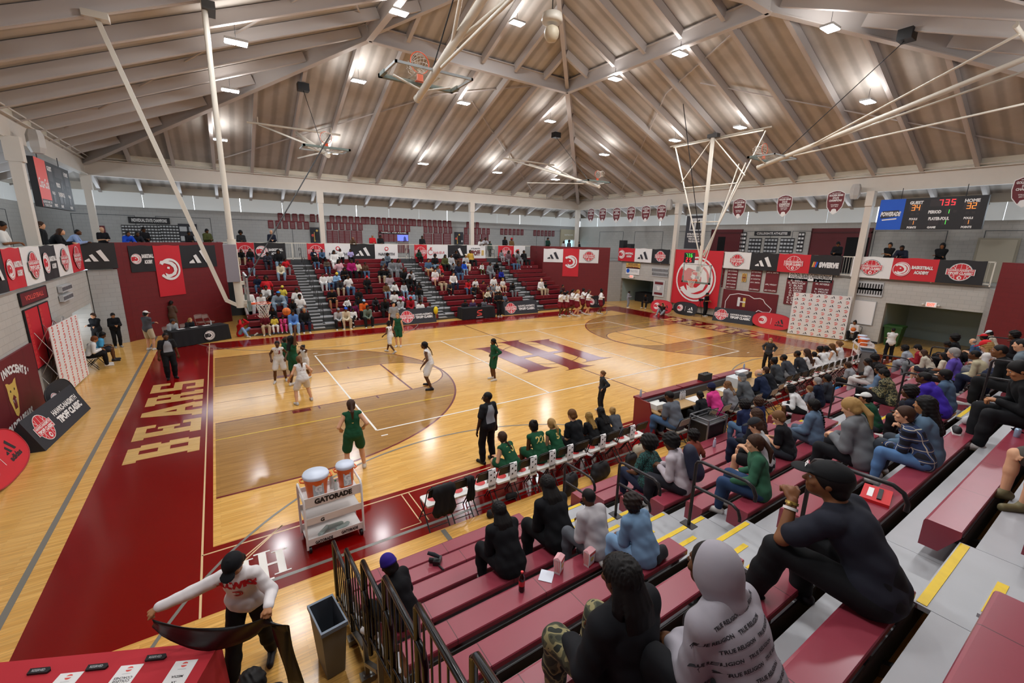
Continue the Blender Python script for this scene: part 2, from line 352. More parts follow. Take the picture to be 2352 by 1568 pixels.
# chamfered maroon corners with the grey return beside them
KK = {'far_left': [(16.96, 10.8), (16.0, 11.3), (15.8, 11.6), (11.75, 15.3), (11.85, 17.35)], 'far_right': [(17.5, 11.3), (16.2, 11.65), (15.85, 11.95), (11.75, 15.3), (11.85, 17.35)],
      'near_right': [(17.5, 11.1), (16.2, 11.5), (15.3, 12.6), (11.75, 15.3), (11.85, 17.35)], 'near_left': [(17.0, 12.2), (16.1, 13.4), (15.3, 14.6), (11.75, 17.0), (11.85, 17.35)]}
cn = {(-1, 1): 'far_left', (1, 1): 'far_right', (1, -1): 'near_right', (-1, -1): 'near_left'}
for (sx, sy), nm in cn.items():
    b = MB(); g = KK[nm]; K0, KA, K1, K2 = g[1:]
    for i in range(4):
        (ax, ay), (bx, by) = g[i], g[i+1]; A, B = Vector((sx*ax, sy*ay, 0)), Vector((sx*bx, sy*by, 0)); top = 3.45 if i == 0 else 4.65
        d = (B-A).normalized(); n = Vector((-d.y, d.x, 0)); n = n if n.dot(Vector((sx, sy, 0))) > 0 else -n
        if i == 0: # grey return
            gb = MB(); gb.add([A, B, B+n*.2, A+n*.2]+[p+Vector((0, 0, top)) for p in (A, B, B+n*.2, A+n*.2)], [(0, 1, 5, 4), (1, 2, 6, 5), (2, 3, 7, 6), (3, 0, 4, 7), (4, 5, 6, 7)]); struct('wall_return_'+nm, gb, wallF)
        else:
            A = A-d*.02; B = B+d*.02
            b.add([A, B, B+n*.2, A+n*.2]+[p+Vector((0, 0, top)) for p in (A, B, B+n*.2, A+n*.2)], [(0, 1, 5, 4), (1, 2, 6, 5), (2, 3, 7, 6), (3, 0, 4, 7), (4, 5, 6, 7)])
    struct('wall_'+nm, b, marwY)
    b = MB(); poly = [g[0], K0, KA, K1, K2, (17.5, 17.35)]; P = [(sx*(17.5+(a-17.5)*.955), sy*(17.35+(c-17.35)*.955)) for a, c in poly]
    if sx*sy > 0: P = P[::-1]
    b.prism([(a, c) for a, c in P], frame((0, 0, 0), (1, 0, 0), (0, 1, 0)), .12, 0, BZ-.02); struct('floor_balcony_corner_'+nm, b, M('#8f8d88', .5))
b = MB()
for q in ((-OW, 17.35, OW, OW), (-OW, -OW, OW, -17.35), (17.5, -17.35, OW, 17.35), (-OW, -17.35, -17.5, 17.35)): b.box(q[0], q[1], BZ-.12, q[2], q[3], BZ)
struct('floor_balcony', b, M('#8f8d88', .5))
b = MB(); b.box(-11.8, 17.3, 0, 11.8, 17.4, BZ-.02); struct('wall_behind_bleachers', b, M('#3a3c3e', .7))
b = MB(); b.box(-11.8, -17.4, 0, 11.8, -17.3, BZ-.02); struct('wall_behind_near_bleachers', b, M('#3a3c3e', .7))
# outer walls over the balcony, with the shaded strip of windows above
shade = M('#cbcfcf', .8, emit=.3); slit = M('#eaf4ff', .5, emit=6); lintel = M('#cfc8bb', .6)
for nm, O, U, fn in (('far', (0, OW, 0), (1, 0, 0), wallF), ('right_outer', (OW, 0, 0), (0, -1, 0), wallL), ('near', (0, -OW, 0), (-1, 0, 0), wallF), ('left_outer', (-OW, 0, 0), (0, 1, 0), wallL)):
    F2 = frame(O, U); O_, U_, V_, N_ = F2; b = MB(); L = OW
    def wb(a0, z0, a1, z1, d0, d1, m=0, bb=b):
        P = [O_+U_*a+V_*z+N_*d for a in (a0, a1) for z in (z0, z1) for d in (d0, d1)]
        bb.add(P, [(0, 1, 3, 2), (4, 6, 7, 5), (0, 4, 5, 1), (2, 3, 7, 6), (0, 2, 6, 4), (1, 5, 7, 3)], m)
    wb(-L, BZ, L, 6.62, -.2, 0); wb(-L, 7.5, L, 8.15, -.2, .12, 1); 
    if nm == 'far':
        for i in range(-5, 5):   # recessed panels framed by thin reveals
            a = i*3.9+.5; 
            for q in ((a, 6.1, a+2.9, 6.13), (a, BZ, a+.03, 6.1), (a+2.87, BZ, a+2.9, 6.1)): wb(*q, 0, .015, 2)
    else:
        for i in range(-4, 4):
            a = i*4.6+.7
            for q in ((a, 6.1, a+3.2, 6.13), (a, BZ, a+.03, 6.1), (a+3.17, BZ, a+3.2, 6.1)): wb(*q, 0, .015, 2)
    struct('wall_'+nm, b, [fn, lintel, M('#55595c', .6)])
    b = MB(); n = 16
    for i in range(n):
        a = -L+i*2*L/n; g_ = .035 if i % 3 == 1 else .008; wb(a+g_, 6.62, a+2*L/n-.004, 7.5, -.1, -.06, 0, b)
    struct({'far': 'window_1', 'right_outer': 'window_2', 'near': 'window_3', 'left_outer': 'window_4'}[nm], b, shade)
    b = MB(); wb(-L, 6.62, L, 7.5, -.16, -.12, 0, b); struct('window_daylight_'+nm, b, slit)
# ring beam, columns, roof
steel = M('#cfc6ba', .5, noise=.04, nscale=3); steelcool = M('#c4bfba', .5)
b = MB()
for s in (-1, 1):
    b.ibeam((-17.6, s*17.5, 8.45), (17.6, s*17.5, 8.45), .3, .84, .05); b.ibeam((s*17.5, -17.6, 8.45), (s*17.5, 17.6, 8.45), .3, .84, .05)
    b.tube([(-17.2, s*17.2, 8.95), (17.2, s*17.2, 8.95)], .03, 6); b.tube([(s*17.2, -17.2, 8.95), (s*17.2, 17.2, 8.95)], .03, 6)
struct('trim_ring_beam', b, steel)
b = MB()
for s in (-1, 1):
    b.box(-17.5, s*17.55-.04, 8.86, 17.5, s*17.55+.04, 9.26); b.box(s*17.55-.04, -17.5, 8.86, s*17.55+.04, 17.5, 9.26)
struct('trim_clerestory_strip', b, M('#efe9d6', .7))  # pale cream holds the strip's uplighting in its colour, no light of its own
colm = MB(); colm.beam((0, 0, 0), (0, 0, 8.05), .3, .3, 0, (0, 1, 0)); colm.beam((0, 0, 7.3), (0, 0, 8.06), .42, .34, 0, (0, 1, 0))
cme = None
for i, (x, y) in enumerate([(a*17.5, c*17.5) for a in (-1, 1) for c in (-1, 1)]+[(a*5.85, c*17.5) for a in (-1, 1) for c in (-1, 1)]+[(a*17.25, c*5.95) for a in (-1, 1) for c in (-1, 1)]):
    if cme is None: o = colm.build('trim_column', steel, kind='structure'); cme = o.data
    else: o = link('trim_column', cme, kind='structure')
    o.location = (x, y, 0)
def dz(m): return 14.1+(5.63-m)*.41
b = MB(); ap = (0, 0, dz(0)); R_ = OW+.3; c4 = [(-R_, -R_, dz(R_)), (R_, -R_, dz(R_)), (R_, R_, dz(R_)), (-R_, R_, dz(R_))]
for i in range(4): b.add([c4[i], c4[(i+1) % 4], ap], [(2, 1, 0)], i % 2)
struct('ceiling', b, [deck_mat('roof_deck_a', 1), deck_mat('roof_deck_b', 0)])
raft = M('#cdc7c4', .6)
RD = .40
for side in range(4):
    rot = Matrix.Rotation(side*PI/2, 4, 'Z')
    for k in range(-10, 11):
        x = k*1.945
        m1 = OW+.2; m0 = max(abs(x)+.12, 5.63+.12)
        if m0 >= m1-.5: continue
        segs = [(m0, m1)]
        if abs(x) < 5.5: segs.append((abs(x)+.1, 5.5))
        b = MB()
        for a, c in segs:
            d = .24; b.beam((x, a, dz(a)-d), (x, c, dz(c)-d), .11, RD)
            b.beam((x, a, dz(a)-d-RD/2), (x, c, dz(c)-d-RD/2), .17, .02)
        o = b.build('roof_rafter', raft, kind='structure'); o.matrix_world = rot
b = MB()
for s in range(4):
    a = s*PI/2+PI/4; D = Vector((math.cos(a), math.sin(a), 0))*math.sqrt(2)
    def hp(m, off): v = D*m; return Vector((v.x, v.y, dz(m)-off))
    b.ibeam(hp(5.63, .36), hp(OW, .36), .26, .68, .04); b.ibeam(hp(0, .3), hp(5.63, .3), .2, .5, .03)
    r0, r1 = hp(5.63, .4), None
    a2 = a+PI/2; D2 = Vector((math.cos(a2), math.sin(a2), 0))*math.sqrt(2); r1 = Vector((D2.x*5.63, D2.y*5.63, r0.z))
    b.ibeam(r0, r1, .26, .66, .04)
    # rod bracing under the deck
    for q0, q1 in (((.3, 1.0), (.9, .34)),):
        pass
struct('trim_hip_and_ring_frame', b, raft)
b = MB()
for side in range(4):
    rot = Matrix.Rotation(side*PI/2, 4, 'Z')
    for x0, m0, x1, m1 in ((-11.5, 16.9, -1, 8.5), (-1, 8.5, 4.5, 6.2), (11.5, 16.9, 1, 8.5)):
        A = rot @ Vector((x0, m0, dz(m0)-.12)); B = rot @ Vector((x1, m1, dz(m1)-.12)); b.beam(A, B, .05, .05)
struct('trim_roof_brace', b, raft)
# lamps: every one hangs under a rafter
lampm = M('#f4f8ff', .4, emit=22); lampbody = M('#cfcfcd', .4)
LP = []
for sx, sy in ((0, 1), (0, -1)):
    for x in (-11.3, -5.7, 0, 5.8, 11.3): LP.append((x, sy*13.45))
    for x in (-5.6, 0, 6.0): LP.append((x, sy*7.6))
for s in (-1, 1):
    for y in (7.7, 2.0, -1.9, -7.3): LP.append((s*10.9, y))
    for y in (1.9, -1.9): LP.append((s*5.6, y))
LP += [(-11.4, -9.5), (0, -2.5), (0, 2.5)]
proto = None
order = []
for i, (x, y) in enumerate(LP):
    m = max(abs(x), abs(y)); z = min(dz(m)-.45-.5, 99)
    if proto is None:
        t = thing('high_bay_lamp', None, 'lamp', group='high bay lamps under the roof')
        c = MB(); c.box(-.32, -.2, 0, .32, .2, .07); c.build('lamp_housing', lampbody, t)
        c = MB(); c.box(-.3, -.18, -.025, -.02, .18, -.002); c.box(.02, -.18, -.025, .3, .18, -.002); c.build('lamp_lens', lampm, t)
        c = MB(); c.tube([(0, 0, .07), (0, 0, .5)], .008, 5); c.build('hanger', dkrim, t)
        proto = t
    else: t = dup(proto)
    t.location = (x, y, z); t['label'] = 'bright white rectangular high bay lamp hanging under the sloping roof'
    la = bpy.data.lights.new('lamp_light', 'AREA'); la.shape = 'RECTANGLE'; la.size = .6; la.size_y = .36; la.energy = LAMP_W; la.color = (.97, .98, 1)
    lo = bpy.data.objects.new('lamp_light', la); COL.objects.link(lo); lo.parent = t; lo.location = (0, 0, -.03)
    la = bpy.data.lights.new('lamp_uplight', 'AREA'); la.shape = 'RECTANGLE'; la.size = .62; la.size_y = .38; la.energy = LAMP_W*.26; la.color = (1, .98, .96)
    lo = bpy.data.objects.new('lamp_uplight', la); COL.objects.link(lo); lo.parent = t; lo.location = (0, 0, .085); lo.rotation_euler = (PI, 0, 0)
# daylight through the shaded window strips and doors
for (x, y, rz) in ((0, OW-.3, 0), (OW-.3, 0, -PI/2), (-OW+.3, 0, PI/2)):
    la = bpy.data.lights.new('window_light', 'AREA'); la.shape = 'RECTANGLE'; la.size = 38; la.size_y = .8; la.energy = 420; la.color = (.8, .9, 1)
    lo = bpy.data.objects.new('window_light', la); COL.objects.link(lo); lo.location = (x, y, 7.05)
    lo.rotation_euler = (PI/2*.93, 0, {0: PI, -PI/2: PI/2, PI/2: -PI/2}[rz]) if rz == 0 else (PI/2*.93, 0, PI/2 if rz < 0 else -PI/2)
    lo['kind'] = 'structure'

# ---------------- bleachers ----------------
seatm = seam_mat('maroon_seat', '#8b3543', 0, 1.04, .3); seatf = seam_mat('maroon_seat_far', '#6f1820', 0, 1.04, .3)  # same plastic twice: near colour paled for the sheen on the seat tops
deckm = M('#a6a7aa', .45, noise=.1, nscale=3); risem = M('#3d3e3c', .7); yelm = M('#e0bc15', .5, noise=.1, nscale=20)
NR = 12; DY, DZ = .605, .29; Y0, Z0 = 10.05, .38
def rowy(n): return Y0+DY*(n-1)
def rowz(n): return Z0+DZ*(n-1)
BLKS = [(-11.13, -8.1), (-6.85, -.62), (.62, 6.85), (8.1, 11.4)]; AIS = [(-8.1, -6.85), (-.62, .62), (6.85, 8.1)]
ORD = ['leftmost', 'second from the left', 'third from the left', 'rightmost']
for s, side in ((1, 'far'), (-1, 'near')):
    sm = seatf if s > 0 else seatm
    for bi, (xa, xb) in enumerate(BLKS):
        t = thing('bleacher_section', 'maroon plastic bench %s bleacher section, %s on the %s side' % ('twelve-row', ORD[bi], side), 'bleachers', ((xa+xb)/2, s*Y0, 0), group=side+' bleacher sections')
        h = (xb-xa)/2
        for n in range(1, NR+1):
            y, z = rowy(n)-Y0, rowz(n)
            P = [(0, -.27), (0, -.025), (.007, -.007), (.025, 0), (.255, 0), (.262, -.01), (.262, -.06), (.14, -.27)]
            b = MB(); A = [(-h, s*(y+a), z+c) for a, c in P]; B = [(h, s*(y+a), z+c) for a, c in P]; k = len(P)
            b.add(A+B, [(i, (i+1) % k, (i+1) % k+k, i+k) for i in range(k)]+[tuple(range(k))[::-1], tuple(range(k, 2*k))])
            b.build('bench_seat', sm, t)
            dzv = z-.38
            b = MB(); y0, y1 = (y-.245 if n > 1 else y+.05), y+.27
            b.box(-h, min(s*y0, s*y1), dzv-.03 if n > 1 else .0, h, max(s*y0, s*y1), dzv if n > 1 else .06); b.build('footboard', deckm, t)
            b = MB(); yy = sorted((s*(y+.262), s*(y+.275))); b.box(-h, yy[0], dzv, h, yy[1], z-.10); b.build('riser_panel', risem, t)
        b = MB()   # steel understructure
        for xx in (-h+.55, h-.55):
            b.beam((xx, s*.1, .05), (xx, s*(rowy(NR)-Y0), rowz(NR)-.5), .05, .1); 
            for n in range(1, NR+1, 1): b.beam((xx, s*(rowy(n)-Y0+.15), 0.0), (xx, s*(rowy(n)-Y0+.15), rowz(n)-.06), .04, .06)
        b.box(-h, min(0, s*.03), 0, h, max(0, s*.03), .1)
        b.build('understructure', M('#4b4c4c', .5, .5), t)
    for ai, (xa, xb) in enumerate(AIS):
        t = thing('aisle_stairs', 'grey %s aisle stairs with yellow step edges, %s of the three on the %s side' % ('bleacher', ['leftmost', 'middle', 'rightmost'][ai], side), 'stairs', ((xa+xb)/2, s*Y0, 0), group=side+' aisle stairs')
        h = (xb-xa)/2-.005; b = MB(); c = MB()
        for n in range(2, NR+1):
            y, z = rowy(n)-Y0, rowz(n)-.38
            q = sorted((s*(y-.345), s*(y+.27))); b.box(-h, q[0], z-.04, h, q[1], z, 0)
            q = sorted((s*(y-.345), s*(y-.33))); b.box(-h, q[0], z-.29, h, q[1], z-.04, 1)
            q = sorted((s*(y-.335), s*(y-.275))); c.box(-h+.02, q[0], z+.001, h-.05 if n % 2 else h-.02, q[1], z+.005, 0)
            q = sorted((s*(y-.345-.30), s*(y-.345))); b.box(-h+.02, q[0], z-.175, -h+.62, q[1], z-.145, 0); b.box(-h+.03, q[0]+.02, z-.29, -h+.6, q[1]-.02, z-.175, 1)
            q = sorted((s*(y-.345-.29), s*(y-.345-.23))); c.box(-h+.06, q[0], z-.144, -h+.56, q[1], z-.141, 0)
        b.box(-h, min(s*.0, s*.3), 0, h, max(s*.0, s*.3), .1, 1)
        b.build('stair_treads', [deckm, risem], t); c.build('step_edge_strip', yelm if s < 0 else M('#8d8c84', .5), t)
# ---------------- printed artwork, drawn as shapes on its cloth or board ----------------
# material slots used by every printed thing
PAL = ['#c81e2c', '#e6e4e2', '#1b1a1d', '#68161f', '#d9b35a', '#0b55c4', '#b9bbbd', '#e3574e', '#2a2b33']
PM = [M(h, .55) for h in PAL]; RED, WHT, BLK, MAR, GLD, BLU, GRY, LRED, SLT = range(9)
def hawk(b, fr, cx, cy, r, bg, fg, z=.004, rim=True):
    """round bird-head crest: ring, disc, crescent and open beak"""
    if rim:
        b.prism(circ(cx, cy, r, 32), fr, 0, fg, z); b.prism(circ(cx, cy, r*.93, 32), fr, 0, bg, z+.001); r *= .86; z += .001
    P = []
    for i in range(25):
        a = math.radians(148-i*(298/24)); P.append((cx+r*math.cos(a), cy+r*math.sin(a)))
    for i in range(25):
        a = math.radians(-150+i*(298/24)); k = .78-.0*i; P.append((cx+r*k*math.cos(a)+r*.03, cy+r*k*math.sin(a)))
    b.prism(P[::-1], fr, 0, fg, z+.001)
    Q = [(-.98, .42), (-.86, .60), (-.4, .56), (.05, .42), (.34, .12), (.36, -.2), (.12, -.42), (-.2, -.46), (-.5, -.3), (-.42, -.62), (-.9, -.62), (-.5, -.78), (.0, -.72), (.5, -.5), (.7, -.05), (.6, .38), (.3, .66), (-.2, .8), (-.8, .8)]
    b.prism([(cx+a*r, cy+c*r) for a, c in Q], fr, 0, fg, z+.0015)
    b.prism([(cx+a*r, cy+c*r) for a, c in ((-.3, .1), (-.06, .0), (0, .2), (-.2, .26))], fr, 0, fg, z+.0015)
def bars(b, fr, cx, cy, w, m, z=.004):
    """three slanted stripes"""
    for P in (((0, .0), (.26, 0), (.19, .27), (.0, .09)), ((.205, .5), (.345, .6), (.56, 0), (.36, .0)), ((.51, .82), (.71, .96), (1.0, 0), (.79, .0))):
        P = P if P[0][1] == 0 else (P[0], P[3], P[2], P[1])
        b.prism([(cx+(a-.5)*w, cy+(c-.45)*w*.62) for a, c in P], fr, 0, m, z)
def tip(b, fr, cx, cy, r, z=.004, rim=WHT, ball=RED, long=False):
    """basketball crest crossed by a two-line title panel"""
    b.prism(circ(cx, cy, r, 30), fr, 0, rim, z); b.prism(circ(cx, cy, r*.95, 30), fr, 0, ball, z+.001)
    if rim != WHT: ring(b, fr, cx, cy, r*.9, r*.95, WHT, z+.0015)
    for s in (-1, 1):
        ring(b, fr, cx+s*r*1.15, cy, r*.76, r*.80, WHT, z+.002, 122 if s > 0 else -58, 238 if s > 0 else 58, 14)
    b.prism([(cx-.015*r, cy-r*.93), (cx+.015*r, cy-r*.93), (cx+.015*r, cy+r*.93), (cx-.015*r, cy+r*.93)], fr, 0, WHT, z+.002)
    for d in (-.5, .5): stroke(b, fr, [(cx+d*r*.8, cy-.8*r), (cx+d*r, cy), (cx+d*r*.8, cy+.8*r)], .04*r, WHT, z+.002)
    W, H = 1.2*r, .36*r
    for k, m in ((1.0, WHT), (.94, ball)): b.prism([(cx-W*k, cy-H*k*.95), (cx+W*k, cy-H*k*.95), (cx+W*k, cy+H*k*.95), (cx-W*k, cy+H*k*.95)], fr, 0, m, z+.003+.001*(k < 1))
    put(b, 'HAWKS-NAISMITH', fr, cx, cy+.17*r, 2.1*r, .22*r, WHT, z+.005, .03); put(b, 'TIPOFF CLASSIC', fr, cx, cy-.15*r, 2.1*r, .25*r, WHT, z+.005, .05)
    b.prism(circ(cx, cy-.65*r, .2*r, 14), fr, 0, WHT, z+.005); b.prism(circ(cx+.03*r, cy-.65*r, .1*r, 10), fr, 0, ball, z+.006)
def titl(b, fr, cx, cy, w, z=.004, m=WHT):
    put(b, 'HAWKS-NAISMITH', fr, cx, cy+w*.075, w, w*.095, m, z, .03); put(b, 'TIPOFF CLASSIC', fr, cx, cy-w*.07, w*.98, w*.11, m, z, .06)
BANDES = {'wt': 'white banner with basketball crest', 'rt': 'red banner with basketball crest', 'kt': 'black banner with red basketball crest',
          'ra': 'red BASKETBALL ACADEMY banner', 'ka': 'black BASKETBALL ACADEMY banner', 'wb': 'white banner with black slanted bars', 'kb': 'black banner with white slanted bars',
          'R': 'tall red banner with white bird head', 'G': 'giant red wall banner with bird crest', 'sw': 'black banner reading SWERVE', 'wn': 'white banner reading NAISMITH', 'cf': 'white banner with red script lettering', 'to': 'white banner reading ATLANTA TIPOFF', 'gs': 'white banner with a red curved mark'}
def banner(kind, fr0, u0, u1, z0, z1, where, off=.0, group=None):
    """cloth with slight waves and eyelet hems; everything printed on it belongs to it"""
    O, U, V, N = fr0; b = MB(); W, H = u1-u0, z1-z0
    base = {'w': WHT, 'r': RED, 'k': BLK, 'R': RED, 'G': RED, 's': BLK, 'c': WHT, 't': WHT, 'g': WHT}[kind[0]]
    fr = (O+U*((u0+u1)/2)+V*((z0+z1)/2)+N*(off+.055), U, V, N); u0 += .004; u1 -= .004; W = u1-u0
    n, k = max(6, int(W/.15)), 5
    vs = []
    for j in range(k+1):
        for i in range(n+1):
            a, c = i/n, j/k; sag = -.02*math.sin(PI*a*3)*(1 if j == k else 0)
            d = -.018+.010*math.sin(a*W*7+c*2)*(.4+.6*(1-c))
            vs.append(fr[0]+U*((a-.5)*W)+V*((c-.5)*H+sag)+N*(d-.012))
    fs = [(j*(n+1)+i, j*(n+1)+i+1, (j+1)*(n+1)+i+1, (j+1)*(n+1)+i) for j in range(k) for i in range(n)]
    b.add(vs, fs, base, True)
    back = [v-N*.008 for v in vs]; b.add(back, [f[::-1] for f in fs], base, True)
    z = .002; r = min(W*.4, H*.42)
    if kind == 'wt': tip(b, fr, 0, 0, r*.9, z, BLK)
    elif kind in ('rt',): tip(b, fr, 0, 0, r*.95, z, WHT)
    elif kind == 'kt': tip(b, fr, 0, 0, r*.9, z, GRY)
    elif kind in ('ra', 'ka'):
        q = min(H*.33, W*.2); hawk(b, fr, -W*.27, 0, q, RED if kind == 'ra' else RED, WHT, z)
        put(b, 'BASKETBALL', fr, W*.18, H*.1, W*.46, H*.13, WHT, z, .06); put(b, 'ACADEMY', fr, W*.18, -H*.12, W*.32, H*.13, WHT, z, .06)
    elif kind == 'wb': bars(b, fr, 0, 0, min(W*.6, H*1.05), SLT, z)
    elif kind == 'kb': bars(b, fr, 0, 0, min(W*.6, H*1.05), WHT, z)
    elif kind == 'R': hawk(b, fr, 0, H*.03, W*.40, RED, WHT, z, False)
    elif kind == 'G': hawk(b, fr, 0, -H*.02, W*.42, RED, WHT, z, True)
    elif kind == 'sw':
        for i, m in enumerate((GLD, LRED, BLU)): b.prism([(-W*.42+i*.09, -H*.14), (-W*.42+i*.09+.07, -H*.14), (-W*.42+i*.09+.13, H*.14), (-W*.42+i*.09+.06, H*.14)], fr, 0, m, z)
        put(b, 'SWERVE', fr, W*.12, 0, W*.62, H*.24, WHT, z, .08)
    elif kind == 'wn':
        put(b, 'NAISMITH', fr, 0, -H*.15, W*.7, H*.17, SLT, z); b.prism(circ(0, H*.2, H*.13), fr, 0, RED, z); b.prism(circ(0, H*.2, H*.08), fr, 0, WHT, z+.001)
    elif kind == 'cf':
        ring(b, fr, -W*.34, -.02, H*.16, H*.2, RED, z, 40, 320); put(b, 'hick-fil-A', fr, W*.05, -H*.04, W*.55, H*.2, RED, z, .0, .3)
        for i in range(3): stroke(b, fr, [(-W*.36+i*.05, H*.2), (-W*.35+i*.07, H*.33)], .04, RED, z)
    elif kind == 'to':
        put(b, 'ATLANTA', fr, -W*.05, H*.26, W*.5, H*.1, SLT, z); put(b, 'TIPOFF', fr, -W*.1, -H*.06, W*.6, H*.36, MAR, z, .04); 
        for i in range(4): b.prism([(W*.27, -H*.24+i*H*.1), (W*.4, -H*.24+i*H*.1), (W*.4, -H*.17+i*H*.1), (W*.27, -H*.17+i*H*.1)], fr, 0, GLD, z)
    elif kind == 'gs':
        stroke(b, fr, [(-W*.34, 0), (-W*.28, H*.16), (-W*.05, H*.18)], .13, LRED, z); stroke(b, fr, [(-W*.36, -H*.2), (-W*.1, -H*.18), (-W*.05, 0)], .13, LRED, z)
    return b.build('banner', PM, label=('%s, %s' % (BANDES[kind], where)), cat='banner', group=group or 'banners around the balcony')
FR = frame((17.28, 0, 0), (0, -1, 0)); FL = frame((-16.92, 0, 0), (0, 1, 0)); FFAR = frame((0, 17.25, 0), (1, 0, 0))
def uR(px, py=575): return -on(px, py, 0, 17.28)[1]
def uL(px, py=560): return on(px, py, 0, -16.92)[1]
def uF(px, py=562): return on(px, py, 1, 17.25)[0]
for k, a, c, wh in (('ra', 1421, 1459, 'first on the right balcony beside the far corner'), ('wb', 1459, 1498, 'on the right balcony above the passage'), ('kt', 1498, 1539, 'on the right balcony left of the giant red banner'),
                    ('wt', 1666, 1727, 'on the right balcony just right of the giant banner'), ('kb', 1727, 1791, 'on the right balcony between two crests'), ('rt', 1791, 1865, 'on the right balcony left of the SWERVE banner'), ('sw', 1865, 1938, 'on the right balcony by the column'),
                    ('wt', 1963, 2056, 'on the right balcony under the blue scoreboard end'), ('ra', 2056, 2163, 'on the right balcony under the scoreboard'), ('kt', 2163, 2275, 'last on the right balcony by the near maroon corner')):
    banner(k, FR, uR(a, 580), uR(c, 583), 3.55, 4.66, wh)
banner('G', FR, uR(1553, 575), uR(1664, 577), .62, 4.7, 'hanging behind the right basket', .015)
for k, a, c, wh in (('kb', -60, -6, 'at the frame edge on the left balcony'), ('ra', -6, 38, 'second crest from the frame edge on the left balcony'), ('wt', 38, 84, 'on the left balcony beside the ACADEMY banner'), ('ka', 84, 120, 'on the left balcony between two white banners'),
                    ('wt', 120, 153, 'narrow one on the left balcony before the red crest'), ('rt', 153, 181, 'narrow one on the left balcony before the corner')):
    banner(k, FL, uL(a, 562), uL(c, 560), 3.52, 4.64, wh)
KL = [(-16.96, 10.8), (-16.0, 11.3)]
dL = Vector((KL[1][0]-KL[0][0], KL[1][1]-KL[0][1], 0)); banner('kb', frame(Vector((KL[0][0], KL[0][1], 0))+Vector((.05, -.1, 0)), dL), -.35, 1.08, 3.5, 4.64, 'wrapping the left balcony corner')
FCL = frame(Vector((-15.8, 11.6, 0)), Vector((4.05, 3.7, 0))); FCR = frame(Vector((11.75, 15.3, 0)), Vector((4.1, -3.35, 0)))
def uc(F, px, py):
    O, U, V, N = F; d = Vector(ray(px, py)); o = Vector(CP); t = (O-o).dot(N)/d.dot(N); p = o+d*t; return (p-O).dot(U), p.z
for k, a, c, z0, z1, wh in (('ka', 292, 353, 3.25, 4.5, 'hanging on the far-left maroon corner wall'), ('R', 349, 411, 1.95, 4.5, 'on the far-left maroon corner wall'), ('kb', 411, 493, 3.3, 4.5, 'on the far-left maroon corner wall behind the strut')):
    u0, u1 = uc(FCL, a, 570)[0], uc(FCL, c, 570)[0]; banner(k, FCL, max(u0, .02), u1, z0, z1, wh, .012*(k == 'R'))
for k, a, c, z0, z1, wh in (('wb', 1249, 1294, 3.3, 4.45, 'hanging on the far-right maroon corner wall'), ('R', 1294, 1331, 2.1, 4.5, 'on the far-right maroon corner wall'), ('wt', 1331, 1376, 3.3, 4.45, 'hanging on the far-right maroon corner wall')):
    u0, u1 = uc(FCR, a, 572)[0], uc(FCR, c, 572)[0]; banner(k, FCR, u0, u1, z0, z1, wh, .012*(k == 'R'))
banner('ka', frame(Vector((15.3, -12.6, 0)), Vector((-3.55, -2.7, 0))), .25, 2.3, 3.3, 4.45, 'hanging on the near-right maroon corner wall')
ZF = (3.52, 4.62)
for k, a, c, wh in (('rt', 541, 583, 'far balcony, partly behind the left basket mast'), ('ka', 583, 655, 'far balcony behind the leftmost bleacher section'), ('rt', 704, 745, 'far balcony at the second section'), ('wn', 745, 804, 'far balcony behind spectators, left of the black bars'), ('kb', 804, 860, 'far balcony behind the second section'), ('wn', 860, 913, 'far balcony beside the person in teal trousers'),
                    ('rt', 951, 980, 'far balcony left of the red script banner'), ('cf', 980, 1028, 'far balcony above the third section'), ('kb', 1028, 1072, 'far balcony behind the far column'), ('to', 1072, 1115, 'far balcony right of the column'), ('rt', 1144, 1180, 'far balcony above the rightmost section'), ('gs', 1180, 1206, 'far balcony, last before the maroon corner')):
    banner(k, FFAR, uF(a, 562), uF(c, 564), *ZF, wh)
# balcony rails
for nm, F, u0, u1 in (('far', FFAR, -11.8, 11.9), ('left', FL, -10, 10.8), ('right', FR, -11.3, 11.1)):
    O, U, V, N = F; b = MB(); O = O-N*.09
    for z in (3.62, 4.62): b.beam(O+U*u0+V*z, O+U*u1+V*z, .05, .05)
    n = int((u1-u0)/1.9)
    for i in range(n+1): b.beam(O+U*(u0+(u1-u0)*i/n)+V*3.5, O+U*(u0+(u1-u0)*i/n)+V*4.62, .05, .05, 0, U)
    for i in range(int((u1-u0)/.13)): b.beam(O+U*(u0+i*.13)+V*3.62, O+U*(u0+i*.13)+V*4.6, .012, .012, 0, U)
    struct('trim_railing_'+nm, b, M('#d8d2c4', .5))
def sign(name, label, F, cx, cz, w, h, base, draw=None, t=.03, cat='sign', group=None, off=0, frm=None):
    O, U, V, N = F; fr = (O+U*cx+V*cz+N*(t+off), U, V, N); b = MB()
    b.prism([(-w/2, -h/2), (w/2, -h/2), (w/2, h/2), (-w/2, h/2)], fr, t, base, 0)
    if draw: draw(b, fr, w, h)
    o = b.build(name, PM, label=label, cat=cat, group=group)
    if frm is not None:
        c = MB()
        for q in ((-w/2-.03, -h/2-.03, w/2+.03, -h/2), (-w/2-.03, h/2, w/2+.03, h/2+.03), (-w/2-.03, -h/2, -w/2, h/2), (w/2, -h/2, w/2+.03, h/2)): c.prism([(q[0], q[1]), (q[2], q[1]), (q[2], q[3]), (q[0], q[3])], fr, t+.01, 0, .01)
        c.build('sign_frame', PM[frm], o)
    return o
def W_(px, py, ax, v, F):
    p = Vector(on(px, py, ax, v)); return (p-F[0]).dot(F[1]), p.z
